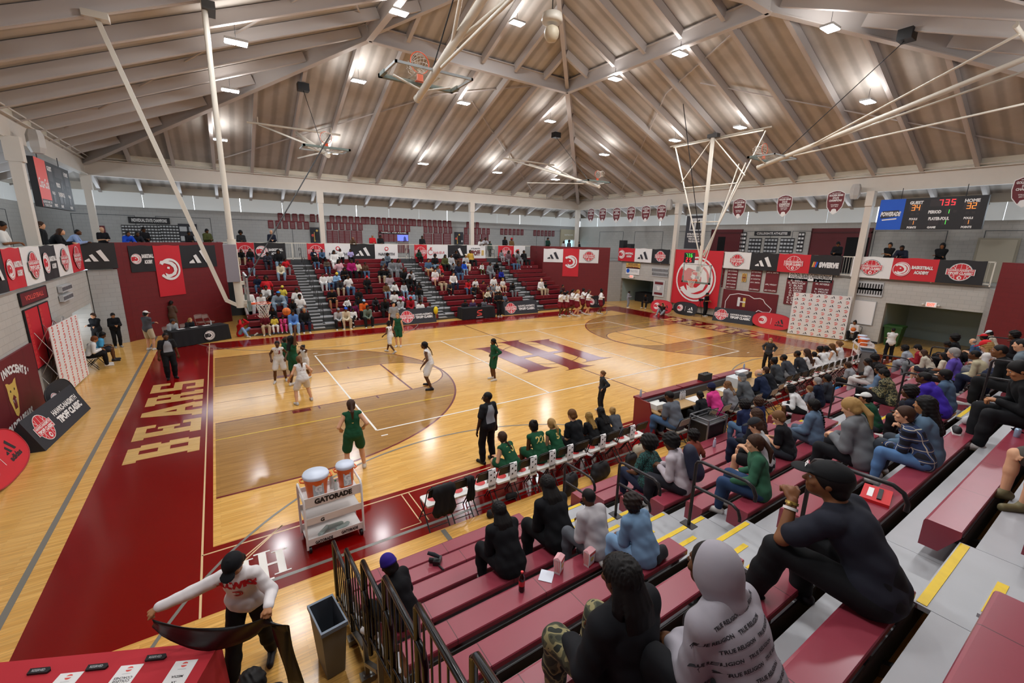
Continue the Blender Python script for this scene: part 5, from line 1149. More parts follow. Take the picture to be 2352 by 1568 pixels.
for s, lab in ((-1, 'left basketball goal on a thick ceiling mast with angled brace'), (1, 'right basketball goal on a white V-shaped ceiling frame with shot clock')):
    t = thing('basketball_goal', lab, 'basketball goal', (0, 0, 0)); D = Vector((-s, 0, 0)); fx = s*11.47
    board(t, (fx, 0, 2.9), D); hoop(t, (fx+D.x*.01, 0, 3.05), D)
    b = MB(); m = ironw
    if s < 0:
        b.tube([(-11.66, .12, 13.0), (-11.72, .1, 8), (-11.72, .05, 5.2), (-11.68, 0, 2.95)], [.07, .07, .075, .10], 12); b.tube([(-11.68, -.12, 13.0), (-11.72, -.1, 8), (-11.74, -.05, 5.0)], .07, 12); b.tube([(-11.72, 0, 5.0), (-11.68, 0, 2.95)], .115, 14)
        b.build('mast', ironw, t)
        b = MB(); b.beam((-13.94, 0, 10.2), (-12.03, 0, 3.2), .11, .11); b.beam((-12.05, 0, 3.2), (-11.75, 0, 3.02), .1, .1); b.box(-14.2, -.15, 10.15, -13.7, .15, 10.3); b.build('brace', ironw, t)
        b = MB(); b.box(-11.95, -.17, 3.75, -11.62, .17, 4.85); b.build('motor_box', M('#8f8b93', .5), t)
        b = MB(); b.beam((-11.68, 0, 3.7), (-11.5, 0, 3.7), .12, .1); b.beam((-11.68, 0, 3.1), (-11.5, 0, 3.1), .14, .12); b.tube([(-11.66, .0, 3.0), (-11.52, 0, 3.0)], .06, 8); b.build('board_bracket', ironw, t)
    else:
        b.beam((11.55, 0, 10.95), (11.72, 0, 4.1), .12, .17, 0, (0, 1, 0)); b.tube([(11.72, 0, 4.6), (11.72, 0, 2.95)], .09, 12); b.build('mast', m, t)
        b = MB(); b.tube([(12, 3.15, 10.95), (12, -2.95, 11.0)], .045, 8); b.tube([(11.9, 2.8, 10.85), (11.9, -2.6, 10.88)], .04, 8); b.build('header_pipe', m, t)
        b = MB()
        for sy in (1, -1):
            b.tube([(11.92, sy*2.7, 10.85), (11.75, sy*.12, 4.5)], .04, 8); b.tube([(11.6, sy*.1, 10.8), (11.85, sy*1.95, 8.75)], .03, 8)
        b.tube([(11.84, 1.75, 8.4), (11.84, -1.6, 8.4)], .028, 8); b.tube([(11.8, .95, 6.4), (11.8, -.9, 6.4)], .028, 8); b.build('side_frame', m, t)
        b = MB(); b.tube([(13.6, -.9, 9.7), (11.8, -.15, 4.4)], .045, 8); b.tube([(13.6, -.5, 9.7), (11.75, -.1, 3.4)], .035, 8); b.build('brace', m, t)
        b = MB(); b.beam((11.72, 0, 3.7), (11.5, 0, 3.7), .12, .3); b.beam((11.72, 0, 3.2), (11.5, 0, 3.2), .14, .12); b.build('board_bracket', irong, t)
        b = MB(); b.box(11.42, .28, 4.02, 11.58, .92, 4.62); c_ = b.build('shot_clock', M('#3a3b3d', .5), t)
        fr = (Vector((11.42, .6, 4.32)), Vector((0, -1, 0)), Vector((0, 0, 1)), Vector((-1, 0, 0))); b = MB(); q4(b, fr, -.28, -.26, .28, .26, 3, .003, 0)
        for i, ch in enumerate('736'): digit(b, fr, -.14+i*.17, .14, .2, ch, 2, .006)
        for i, ch in enumerate('25'): digit(b, fr, -.1+i*.24, -.12, .24, ch, 0, .006)
        b.build('clock_digits', [ledr, leda, ledg, M('#070708', .4)], c_)
    b = MB(); b.box(s*11.6-.15, -.3, 10.9, s*11.6+.15, .3, 11.1); b.build('winch', M('#4a4a4a', .5), t)
    b = MB(); b.tube([(s*11.7, .05, 4.9), (s*9.2, .4, 12.3)] if s > 0 else [(-11.75, 0, 3.3), (-7.7, 4.6, 9.2)], .022, 6); b.build('strap' if s > 0 else 'cable', dkrim, t)
def folded(x, sy, lab):
    t = thing('folded_basketball_goal', lab, 'basketball goal', (0, 0, 0), group='goals folded up under the roof')
    Y = lambda v: sy*v; tipp = Vector((x, Y(4.85), 8.42)); hg = Vector((x, Y(12.2), 10.55)); d = (hg-tipp).normalized(); upv = Vector((0, -d.z*sy, abs(d.y)))
    b = MB(); b.tube([tipp, hg], .085, 14); b.tube([tipp+d*.0, tipp-d*.06], .095, 12); b.build('mast', ironw, t)
    b = MB()
    for s in (-1, 1): b.tube([tipp+d*1.9, hg+Vector((s*1.75, 0, .15))], .04, 8)
    b.tube([tipp+d*1.4+Vector((0, 0, -.1)), (x, Y(12.4), 9.3)], .035, 8); b.build('side_brace', ironw, t)
    b = MB(); b.tube([hg+Vector((-2.3, 0, .2)), hg+Vector((2.3, 0, .2))], .055, 10)
    for s in (-1.8, 1.8): b.beam(hg+Vector((s, 0, .2)), (x+s, Y(12.1), dz(12.1)-.4), .05, .05)
    b.build('header_pipe', ironw, t)
    b = MB(); b.box(x-.25, Y(9.2)-.2, dz(9.2)-.75, x+.25, Y(9.2)+.2, dz(9.2)-.42); b.build('winch', blackm, t)
    b = MB(); b.tube([(x, Y(9.2), dz(9.2)-.7), tipp+d*.7], .015, 6); b.build('cable', dkrim, t)
    U = Vector((0, 1, 0))*sy   # the board lies flat above the mast end, rim side up
    O = tipp+Vector((0, Y(.0), .22)); board(t, O+Vector((0, sy*.0, .1)), Vector((0, 0, 1)), U); hoop(t, O+Vector((0, sy*.15, .11)), Vector((0, 0, 1)), U)
    b = MB()
    for s in (-.7, .7): b.tube([tipp+d*.3, tipp+Vector((s, sy*.3, .28))], .025, 6)
    b.build('board_bracket', ironw, t)
folded(-7.8, 1, 'folded-up goal on the left of the far roof slope'); folded(7.8, 1, 'folded-up goal on the right of the far roof slope'); folded(-7.7, -1, 'folded-up glass goal nearest the camera under the roof'); folded(7.8, -1, 'folded-up goal with long white braces at the right')
def G(px, py, z=0): return Vector(on(px, py, 2, z))
# ceiling speaker pod
t = thing('ceiling_speaker', 'round white speaker pod hanging near the roof peak', 'speaker', (0, 0, 13.2)); b = MB(); b.lathe([(.05, .75), (.38, .7), (.42, .5), (.4, .4), (.2, .38)], n=20); b.build('upper_ring', ironw, t); b = MB(); b.lathe([(.001, -.3), (.18, -.26), (.28, -.1), (.3, .08), (.26, .2), (.1, .3)], n=20); b.build('globe', M('#cbbfa6', .5), t); b = MB(); b.tube([(0, 0, .7), (0, 0, 2.6)], .02, 6); b.build('hanger', dkrim, t)
b = MB(); b.beam((0, 0, 15.2), (0, 0, 14.6), .3, .3); 
for (px, py, x, lab) in ((82, 325, -16.95, 'white wall speaker on the left ring beam'), (1537, 470, 17.0, 'white speaker on the column right of the shields'), (1965, 440, 17.0, 'white speaker on the column left of the scoreboard')):
    P = on(px, py, 0, x); b = MB(); b.lathe([(.17, -.38), (.24, -.2), (.24, .2), (.17, .38)], n=6, sm=False); o = b.build('wall_speaker', M('#b9b6b2', .6), label=lab, cat='speaker'); o.location = P
# ---------------- signs and displays standing on the floor ----------------
def aframe(label, A, B, h=.9, logo=True, dep=.75, hawkend=False):
    """soft triangular courtside board: A to B is its lower front edge, reading left to right"""
    A, B = Vector((A[0], A[1], 0)), Vector((B[0], B[1], 0)); U = (B-A).normalized(); N = Vector((U.y, -U.x, 0)); W = (B-A).length
    bk = -N; slope = (Vector((0, 0, h))+bk*dep*.42); SL = slope.length; Vv = slope.normalized(); nn = U.cross(Vv)
    t = thing('courtside_board', label, 'courtside sign', A); b = MB(); P = [Vector(), U*W, U*W+bk*dep, bk*dep]; T = [bk*dep*.42+Vector((0, 0, h)), U*W+bk*dep*.42+Vector((0, 0, h))]
    b.add(P+T, [(0, 1, 5, 4), (1, 2, 5), (2, 3, 4, 5), (3, 0, 4), (3, 2, 1, 0)], 0); b.build('foam_body', M('#26272e', .7), t)
    fr = (U*(W/2)+Vv*(SL/2)+nn*.004, U, Vv, nn); b = MB(); r = SL*.4; tip(b, fr, -W*.30, 0, r, .003, WHT); titl(b, fr, W*.17, 0, W*.5, .004)
    if hawkend: pass
    b.build('printed_front', PM, t)
    return t
g = G(921, 747); g2 = G(1003, 739); aframe('dark courtside board before the second bleacher section', g, g2)
g = G(1160, 724); g2 = G(1236, 718); aframe('dark courtside board before the rightmost far aisle', g, g2)
g = G(1635, 735); g2 = G(1728, 748); aframe('dark courtside board under the white bear padding', g, g2)
aframe('large dark courtside board lying at the left wall', G(42, 1010), G(175, 965) if False else G(165, 950), .75, True, .9) if False else None
def aframe_left():
    A = G(115, 1031); B = G(178, 945); t = aframe('large dark courtside board on the left floor by the backdrop', (-16.05, -1.62), (-15.75, 1.35), .8, True, .8); return t
aframe_left()
def oval(label, c, U, w=1.7, h=.95, base=RED, lean=.22, fg=BLK):
    """spring-wire pop-up oval sign standing on its lower edge"""
    c = Vector(c); U = Vector(U).normalized(); N = Vector((U.y, -U.x, 0)); Vv = (Vector((0, 0, 1))-N*lean).normalized(); nn = U.cross(Vv)
    t = thing('popup_sign', label, 'pop-up sign', c); P = []
    for i in range(40):
        a = 2*PI*i/40; e = 2.6; x_ = math.copysign(abs(math.cos(a))**(2/e), math.cos(a))*w/2; y_ = math.copysign(abs(math.sin(a))**(2/e), math.sin(a))*h/2; P.append((x_, y_))
    fr = (Vv*(h/2+.01)+N*.1, U, Vv, nn); b = MB(); b.prism(P, fr, .02, base, 0); b.build('fabric_front', PM, t)
    b = MB(); r = h*.26; hawk(b, fr, -w*.22, 0, r, RED, WHT, .004); b.prism([(-.008, -h*.2), (.008, -h*.2), (.008, h*.2), (-.008, h*.2)], fr, 0, WHT, .004); m = WHT if base != RED else BLK; bars(b, fr, w*.22, .05, w*.2, m, .004); put(b, 'adidas', fr, w*.22, -h*.18, w*.22, h*.12, m, .004, .04); b.build('printed_marks', PM, t)
    b = MB(); Q = [fr[0]+U*a+Vv*q+nn*.0 for a, q in P]; b.tube(Q+[Q[0]], .014, 6); b.tube([fr[0]+Vv*(h*.3)-nn*.02, Vector((0, 0, .02))-N*.45, fr[0]-Vv*(h*.4)-nn*.02], .01, 6); b.build('spring_frame', BLKM if base != RED else M('#a32026', .5), t)
BLKM = blackm
YD = (0, -1, 0)
oval('red oval pop-up sign beside the far passage', G(1517, 719), YD, 1.9, 1.0, RED); oval('black oval pop-up sign in front of the giant banner', G(1572, 723), YD, 2.0, .95, BLK); oval('red oval pop-up sign left of the white backdrop', G(1768, 755), YD, 2.35, 1.0, RED)
oval('large red rounded pop-up sign cut by the left frame edge', (-16.3, -2.85, 0), (.03, 1, 0), 2.3, 1.0, RED, .45); oval('black oval pop-up sign behind the large dark board at left', (-16.25, 1.35, 0), (.1, 1, 0), 1.7, .95, BLK, .3)
b = MB(); c = G(1368, 706); oval('black oval pop-up sign behind the cheerleaders', c, (1, -.15, 0), 1.7, .95, BLK)
def backdrop(label, A, B, h, cols, rows, bar=True):
    A, B = Vector((A[0], A[1], 0)), Vector((B[0], B[1], 0)); U = (B-A).normalized(); N = Vector((U.y, -U.x, 0)); W = (B-A).length; V = Vector((0, 0, 1))
    t = thing('media_backdrop', label, 'backdrop', A); fr = (U*(W/2)+V*(h/2+.04), U, V, N); b = MB(); q4(b, fr, -W/2, -h/2, W/2, h/2, 1, 0, .02); o = b.build('printed_cloth', PM, t)
    b = MB()
    for j in range(rows):
        for i in range(cols):
            x = -W/2+W*(i+.5)/cols; y = h/2-h*(j+.5)/rows
            if (i+j) % 2 == 0:
                ring(b, fr, x, y, .055, .085, LRED, .003, -140, 150, 14); stroke(b, fr, [(x-.08, y+.04), (x, y+.03), (x+.02, y-.04), (x-.04, y-.06)], .02, LRED, .003)
            elif bar: bars(b, fr, x, y, .21, SLT, .003)
            else: b.prism(circ(x, y, .07, 12), fr, 0, LRED, .003); b.prism([(x-.08, y-.02), (x+.08, y-.02), (x+.08, y+.02), (x-.08, y+.02)], fr, 0, WHT, .004)
    b.build('printed_crests', PM, t)
    b = MB(); n = 3; D_ = -N*.38
    for i in range(n+1):
        x = U*(W*i/n)
        for k in range(3):
            z0, z1 = h*k/3, h*(k+1)/3
            b.tube([x+V*(z0+.04)-N*.03, x+D_+V*(z1)], .012, 5); b.tube([x+D_+V*(z0+.04), x+V*z1-N*.03], .012, 5); b.tube([x+D_+V*(z0+.04), x+D_+V*z1], .012, 5)
            if i < n: b.tube([x+D_+V*(z0+.04), x+U*W/n+D_+V*z1], .012, 5); b.tube([x+U*W/n+D_+V*(z0+.04), x+D_+V*z1], .012, 5); b.tube([x-N*.03+V*z1, x+U*W/n+D_+V*z1], .01, 5)
    b.build('folding_frame', M('#c9c9c9', .3, .8), t)
backdrop('white media backdrop with red and black crests by the right wall', G(1808, 766), G(1938, 782), 2.45, 8, 10); backdrop('white media backdrop with a folding frame at the left wall', (-16.62, 2.85), (-16.5, 5.6), 2.22, 6, 12, False)
# ---------------- tables ----------------
def draped(label, c, U, w, d, h, base, draw=None, name='draped_table', seed=0, cat='table'):
    """table hidden by a cloth to the floor; U runs along its front, which faces away from -N"""
    c = Vector(c); U = Vector(U).normalized(); N = Vector((U.y, -U.x, 0)); V = Vector((0, 0, 1)); t = thing(name, label, cat, c)
    b = MB(); fr0 = (Vector((0, 0, h-.03)), U, -N, V); b.prism([(-w/2, -d/2), (w/2, -d/2), (w/2, d/2), (-w/2, d/2)], fr0, .03, 0, .0); b.build('tabletop', M('#8b8b88', .5), t)
    b = MB()
    for a in (-1, 1):
        for e in (-1, 1): b.tube([U*(a*w*.42)+N*(e*d*.36)+V*.0, U*(a*w*.42)+N*(e*d*.36)+V*(h-.03)], .018, 6)
    b.build('leg', M('#55565a', .4, .6), t)
    n = 26; top = []; bot = []; P = [(-w/2, -d/2), (w/2, -d/2), (w/2, d/2), (-w/2, d/2)]; per = []
    for i in range(4):
        A, B = P[i], P[(i+1) % 4]; k = n if i % 2 == 0 else 10
        for j in range(k): per.append((A[0]+(B[0]-A[0])*j/k, A[1]+(B[1]-A[1])*j/k, i))
    m = len(per); rows = 5; vs = []
    for r in range(rows):
        for q, (x, y, i) in enumerate(per):
            f = r/(rows-1); out = .012+.035*f*(1+math.sin(q*1.7+seed))*.6; ox, oy = [(0, -1), (1, 0), (0, 1), (-1, 0)][i]
            if (q in (0,) or per[q-1][2] != i): ox, oy = ox+[(0, -1), (1, 0), (0, 1), (-1, 0)][i-1][0], oy+[(0, -1), (1, 0), (0, 1), (-1, 0)][i-1][1]; out += .02*f
            vs.append(U*(x+ox*out)+N*-(y+oy*out)*1+V*(h+.006-(h-.01)*f))
    fs = [(r*m+i, r*m+(i+1) % m, (r+1)*m+(i+1) % m, (r+1)*m+i) for r in range(rows-1) for i in range(m)]
    b = MB(); b.add(vs, fs, 0, True); b.add(vs[:m], [tuple(range(m))], 0); b.build('tablecloth', base, t)
    if draw: b = MB(); fr = (N*(d/2+.06)+V*(h/2), U, V, N); draw(b, fr, w, h); b.build('printed_crest', PM, t)
    return t
blackcloth = M('#111114', .85); redcloth = M('#b3232e', .85)
a, c = G(402, 800), G(529, 778); cc = (Vector(a)+Vector(c))/2; UU = (Vector(c)-Vector(a)); UU.z = 0; NN = Vector((UU.y, -UU.x, 0)).normalized()
TL = draped('black draped table with a white bird crest before the far-left corner', cc-NN*.42, UU, UU.length, .76, .74, blackcloth, lambda b, fr, w, h: hawk(b, fr, w*.12, -.02, .23, BLK, WHT, 0)); TLU = UU.normalized(); TLN = NN; TLC = cc-NN*.42
a, c = G(1066, 735), G(1138, 729); cc2 = (a+c)/2; U2 = (c-a); U2.z = 0
TSW = max(2.2, U2.length); draped('black draped table with a red letter mark before the third section', cc2+Vector((-.05, .42, 0)), (1, 0, 0), TSW, .76, .76, blackcloth, lambda b, fr, w, h: (stroke(b, fr, [(.2, .2), (-.12, .17), (-.18, .05), (.14, -.02), (.16, -.1), (-.18, -.14)], .075, LRED, 0), put(b, 'SWISH', fr, 0, -.26, .5, .07, WHT, 0)), seed=2); TSC = cc2+Vector((-.05, .42, 0))
# red media table at the lower left (close to the camera)
A0 = G(0, 1524, .75); A1 = G(503, 1475, .75); Ud = (A1-A0); Ud.z = 0; Un = Ud.normalized(); Nn = Vector((Un.y, -Un.x, 0)); wM = 4.2; cM = A1-Un*(wM/2)+Nn*.38; cM.z = 0
draped('red draped media table at the bottom left of the frame', cM, -Un, wM, .76, .75, redcloth, None, seed=5)
def paper(px, py, lines, lab, z=.758, w=.216, h=.28, rot=0):
    P = G(px, py, z); U = -Un; Vv = Vector((0, 0, 1)).cross(U); R = Matrix.Rotation(rot, 3, 'Z'); fr = (Vector(), R@U, R@Vv, Vector((0, 0, 1))); b = MB(); q4(b, fr, -w/2, -h/2, w/2, h/2, 1, .001, .001)
    b.add(*[[]]*2) if False else None
    bars(b, fr, 0, h*.36, .045, BLK, .002)
    for i, l in enumerate(lines): put(b, l, fr, 0, h*.14-i*.035, None, .026, BLK, .002)
    b.prism([(-.04, -h*.16), (.04, -h*.16), (.04, -h*.14), (-.04, -h*.14)], fr, 0, GRY, .002); b.prism(circ(0, -h*.33, .03, 14), fr, 0, LRED, .002); b.prism([(-.035, -h*.33-.008), (.035, -h*.33-.008), (.035, -h*.33+.008), (-.035, -h*.33+.008)], fr, 0, WHT, .003)
    o = b.build('paper_sheet', PM, label=lab, cat='paper'); o.location = P
paper(412, 1545, ['MEDIA'], 'white sheet reading MEDIA on the red table'); paper(283, 1556, ['COLLEGE', 'COACHES'], 'white sheet reading COLLEGE COACHES on the red table'); paper(140, 1575, ['COLLEGE', 'COACHES'], 'white sheet left of the COLLEGE COACHES sheet on the red table')
for i, (px, py) in enumerate(((92, 1542), (225, 1533), (360, 1511))):
    P = G(px, py, .765); U = Un; Vv = Vector((0, 0, 1)).cross(U); fr = (Vector(), U, (Vv+Vector((0, 0, .3))).normalized(), Vector((0, 0, 1))); b = MB(); b.prism([(-.1, -.025), (.08, -.025), (.1, 0), (.08, .025), (-.1, .025)], fr, .02, BLK, .02); put(b, 'RESERVED', fr, -.01, 0, .12, .022, GRY, .022); o = b.build('reserved_sign', PM, label='small black RESERVED sign on the red table, %s of three' % ('left', 'middle', 'right')[i], cat='sign'); o.location = P
# ---------------- folding chairs ----------------
def fchair(label, pos, rz, col, frame_m=None, cover=None, group=None, z=0):
    """steel folding chair; the sitter faces +y before turning"""
    t = thing('folding_chair', label, 'chair', (pos[0], pos[1], z), rz, group); fm = frame_m or blackm
    b = MB()
    for s in (-1, 1): b.tube([(s*.215, .20, 0), (s*.215, -.10, .46), (s*.205, -.22, .80)], .012, 6, 0, False)
    b.tube([(-.205, -.22, .80), (-.19, -.235, .835), (-.10, -.245, .85), (.10, -.245, .85), (.19, -.235, .835), (.205, -.22, .80)], .012, 6); b.tube([(-.215, .15, .08), (.215, .15, .08)], .008, 5); b.build('front_frame', fm, t)
    b = MB()
    for s in (-1, 1): b.tube([(s*.195, -.28, 0), (s*.195, .14, .43)], .012, 6)
    b.tube([(-.195, -.24, .06), (.195, -.24, .06)], .008, 5); b.build('rear_leg', fm, t)
    b = MB(); P = [(-.2, -.17), (-.18, -.19), (.18, -.19), (.2, -.17), (.2, .17), (.17, .2), (-.17, .2), (-.2, .17)]; b.prism(P, (Vector((0, .0, .455)), Vector((1, 0, 0)), Vector((0, 1, 0)), Vector((0, 0, 1))), .035, 0, .02)
    if cover == 'pad': b.prism(circ(0, .02, .11, 14), (Vector((0, 0, .455)), Vector((1, 0, 0)), Vector((0, 1, 0)), Vector((0, 0, 1))), 0, 1, .0215)
    b.build('seat', [col, M('#c23a3a', .5)], t)
    b = MB(); P = [(-.19, -.09), (.19, -.09), (.185, .07), (.15, .095), (-.15, .095), (-.185, .07)]; b.prism(P, (Vector((0, -.215, .73)), Vector((1, 0, 0)), Vector((0, -.25, 1)).normalized(), Vector((0, 1, .25)).normalized()), .012, 0, .006); b.build('backrest', fm if cover in ('pad',) else col, t)
    return t
whitech = M('#dcd9d4', .45); greych = M('#b9b3a8', .45, .2); towel = None
def towel_on(c, label):
    """printed bench towel hung over the right of a chair back"""
    b = MB(); pts = [(-.26, .0), (-.262, .40), (-.235, .43), (-.20, .40), (-.20, .12)]; vs = []; 
    for x in (.03, .12, .2):
        for (y, z) in pts: vs.append((x, y-.0, .44+z-.0))
    n = len(pts); fs = [(i*n+j, i*n+j+1, (i+1)*n+j+1, (i+1)*n+j) for i in range(2) for j in range(n-1)]; b.add(vs, fs, 1, True)
    fr = (Vector((.115, -.268, .64)), Vector((-1, 0, 0)), Vector((0, 0, 1)), Vector((0, -1, 0)))
    for k, (x, y) in enumerate(((-.045, .16), (.03, .12), (-.045, .05), (.03, 0))): b.prism(circ(x, y, .018, 8), fr, 0, BLK, .004)
    put(b, 'TORADE', fr, 0, -.12, .15, .04, BLK, .004, .05)
    o = b.build('towel', PM, label=label, cat='towel', group='bench towels'); o.location = c.location; o.rotation_euler = c.rotation_euler; return o
# ---------------- placing people ----------------
CN = [('black', '#141416'), ('charcoal', '#333338'), ('grey', '#77797c'), ('light grey', '#b4b6b8'), ('white', '#e4e2de'), ('cream', '#d8ccb0'), ('beige', '#b5a184'), ('brown', '#5c4030'), ('maroon', '#5e1420'), ('red', '#c02028'), ('orange', '#e0662a'), ('yellow', '#d8c04a'), ('gold', '#b8923a'),
      ('green', '#1e6a3c'), ('dark green', '#1c3a2c'), ('olive', '#4c4e2c'), ('teal', '#1fb5b0'), ('light blue', '#8fb4d4'), ('blue', '#2452b8'), ('navy', '#1a2238'), ('denim blue', '#4a6684'), ('purple', '#4a2a98'), ('lavender', '#b0a4d4'), ('pink', '#e0508c'), ('pale pink', '#d8a8b0'), ('light denim', '#7d97ac')]
CMAP = dict(CN)
def colr(c): return c if c.startswith('#') else CMAP[c.replace('_', ' ')]
def cname(c):
    if not c.startswith('#'): return c.replace('_', ' ')
    v = np.array(lin(c)); return min(CN, key=lambda k: np.linalg.norm(np.array(lin(k[1]))-v))[0]
HC = {'k': '#0e0a09', 'b': '#3a2417', 'l': '#6b4a2c', 'y': '#9c7a48', 'g': '#8d8985', 'a': '#5c3a18'}
HN = {'long': 'long hair', 'locs': 'locs', 'braid': 'a braid', 'pony': 'a ponytail', 'afro': 'an afro', 'curly': 'curly hair', 'bun': 'a top bun', 'puff': 'a hair puff', 'rim': 'a bald head', 'lowbun': 'a low bun'}
def parse(tok):
    d = dict(pose='s0', top=('tee', 'grey'), bot=('trousers', 'charcoal'), hair=('short', 'k'), skin=1, cap=None, row=None, s=None, rz=0, shoe='#c9c6c2', sh=0)
    for t in tok:
        if '=' in t:
            k, v = t.split('='); d[k] = float(v) if k in ('s', 'rz', 'w', 'dx', 'dy', 'z', 'sh') else (int(v) if k in ('row', 'skin', 'lod') else v)
        elif ':' in t:
            k, v = t.split(':')
            if k in TOPN: d['top'] = (k, v)
            elif k in ('trousers', 'jeans', 'shorts', 'skirt', 'leggings'): d['bot'] = (k, v)
            elif k in ('cap', 'capback', 'beanie', 'hood', 'band'): d['cap'] = (k, v)
            else: d['hair'] = (k, v)
        elif t in POSES: d['pose'] = t
        elif t.isdigit(): d['skin'] = int(t)
        elif t == 'none': d['hair'] = None
        else: d['hair'] = (t, 'k')
    return d
USED = {}
def outfit(d):
    g = {'tee': 'shirt', 'shirt': 'long-sleeved top', 'hoodie': 'hoodie', 'jacket': 'jacket', 'jersey': 'jersey'}[d['top'][0]]
    b = {'jeans': 'jeans'}.get(d['bot'][0], d['bot'][0]); cb = cname(d['bot'][1]); cb = '' if b == 'jeans' else cb+' '
    s = 'person in %s %s, %s%s' % (cname(d['top'][1]), g, cb, b)
    if d['cap']: s += ', %s %s' % (cname(d['cap'][1]), {'capback': 'cap', 'band': 'headband'}.get(d['cap'][0], d['cap'][0]))
    elif d['hair'] and d['hair'][0] in HN: s += ', '+HN[d['hair'][0]]
    return s
def fit(lb):
    w_ = lb.split()
    return ' '.join(w_[:16])
def mkp(d, pos, rz, lod, label, group=None, **k):
    return person(label, pos, rz, d['pose'], (d['top'][0], colr(d['top'][1])), (d['bot'][0], colr(d['bot'][1])) if d['bot'][0] != 'none' else None, d['shoe'], (d['hair'][0], HC.get(d['hair'][1], d['hair'][1])) if d['hair'] else None, d['skin'], (d['cap'][0], colr(d['cap'][1])) if d['cap'] else None, lod, d['s'] or 1, d.get('w', 1), group, **k)
SEATED = {1: [], -1: []}
def seat_person(px, py, tok, side, lod):
    d = parse(tok); rz = (PI if side > 0 else 0)+math.radians(d['rz']); J = cached(('J', d['pose']), lambda: skel(d['pose'])); hc = J['hc']; best = None
    c, s_ = math.cos(rz), math.sin(rz)
    for n in ([d['row']] if d['row'] else range(1, NR+1)):
        sc = 1.0
        for _ in range(3):
            hx, hy = c*hc[0]-s_*hc[1], s_*hc[0]+c*hc[1]; ys = side*(rowy(n)+.13); wv = on(px, py, 1, ys+hy*sc); h = wv[2]-rowz(n); sc0 = h/(hc[2]-.38); sc = min(1.16, max(.74, sc0))
        e = abs(sc0-1.03)+(.5 if not any(a-.1 < wv[0]-hx*sc < b+.1 for a, b in BLKS) else 0)
        if best is None or e < best[0]: best = (e, n, wv[0]-hx*sc, sc, ys)
    _, n, x, sc, ys = best; sc = d['s'] or sc; d['s'] = sc
    bi = min(range(4), key=lambda i: 0 if BLKS[i][0] < x < BLKS[i][1] else min(abs(x-BLKS[i][0]), abs(x-BLKS[i][1]))); x = min(max(x, BLKS[bi][0]+.2), BLKS[bi][1]-.2)
    SEATED[side].append([d, n, x, ys, rz, sc, bi, lod, px])
RN = ['', 'front row', 'second row', 'third row', 'fourth row', 'fifth row', 'sixth row', 'seventh row', 'eighth row', 'ninth row', 'tenth row', 'eleventh row', 'top row']
OR = ['first', 'second', 'third', 'fourth', 'fifth', 'sixth', 'seventh', 'eighth', 'ninth', 'tenth', 'eleventh', 'twelfth']
def flush(side):
    L = SEATED[side]
    # keep neighbours of one row apart
    rows = {}
    for p in L: rows.setdefault((p[1], p[6]), []).append(p)
    for k, R_ in rows.items():
        R_.sort(key=lambda p: p[2])
        for a, b in zip(R_, R_[1:]):
            if b[2]-a[2] < .40: m = (a[2]+b[2])/2; a[2] = m-.2; b[2] = m+.2
        for i, p in enumerate(R_): p.append((i, len(R_)))
    for d, n, x, ys, rz, sc, bi, lod, px, (i, m) in L:
        sec = ['first', 'second', 'third', 'fourth'][bi]; w1 = outfit(d)
        lb = d.get('lab', '').replace('_', ' ')
        if lb: label = lb
        else:
            where = '%s, %s %s section' % (RN[n], 'far' if side > 0 else 'near', sec)
            if m > 1: where += ' %s from left' % OR[i]
            if len((w1+' '+where).split()) > 16: w1 = w1.split(', ')[0]+', '+w1.split(', ')[1] if len((w1.rsplit(', ', 1)[0]+' '+where).split()) <= 16 else w1.split(', ')[0]
            label = fit(w1+', '+where)
        seatz = rowz(n); z = seatz-.38*sc
        mats = {}
        if d.get('mat'): mats = {k: SPM[v] for k, v in (q.split('>') for q in d['mat'].split(';'))}
        r, J = mkp(d, (x+d.get('dx', 0), ys+d.get('dy', 0), z), rz, lod, label, ('far' if side > 0 else 'near')+' side spectators', mats=mats)
        if d.get('id'): HERO[d['id']] = (r, J, lod, d, seatz)
HERO = {}
def camo(name, c, sc=14):
    m, N, L, b = newmat(name); tc = N.new('ShaderNodeTexCoord'); n = N.new('ShaderNodeTexNoise'); n.inputs['Scale'].default_value = sc; n.inputs['Detail'].default_value = 1; L.new(tc.outputs['Object'], n.inputs[0]); r = N.new('ShaderNodeValToRGB'); r.color_ramp.interpolation = 'CONSTANT'
    e = r.color_ramp.elements; e[0].position = 0; e[0].color = (*lin(c[0]), 1); e[1].position = .42; e[1].color = (*lin(c[1]), 1)
    for p, q in zip((.5, .58), c[2:]): x = e.new(p); x.color = (*lin(q), 1)
    L.new(n.outputs[0], r.inputs[0]); L.new(r.outputs[0], b.inputs['Base Color']); b.inputs['Roughness'].default_value = .85; return m
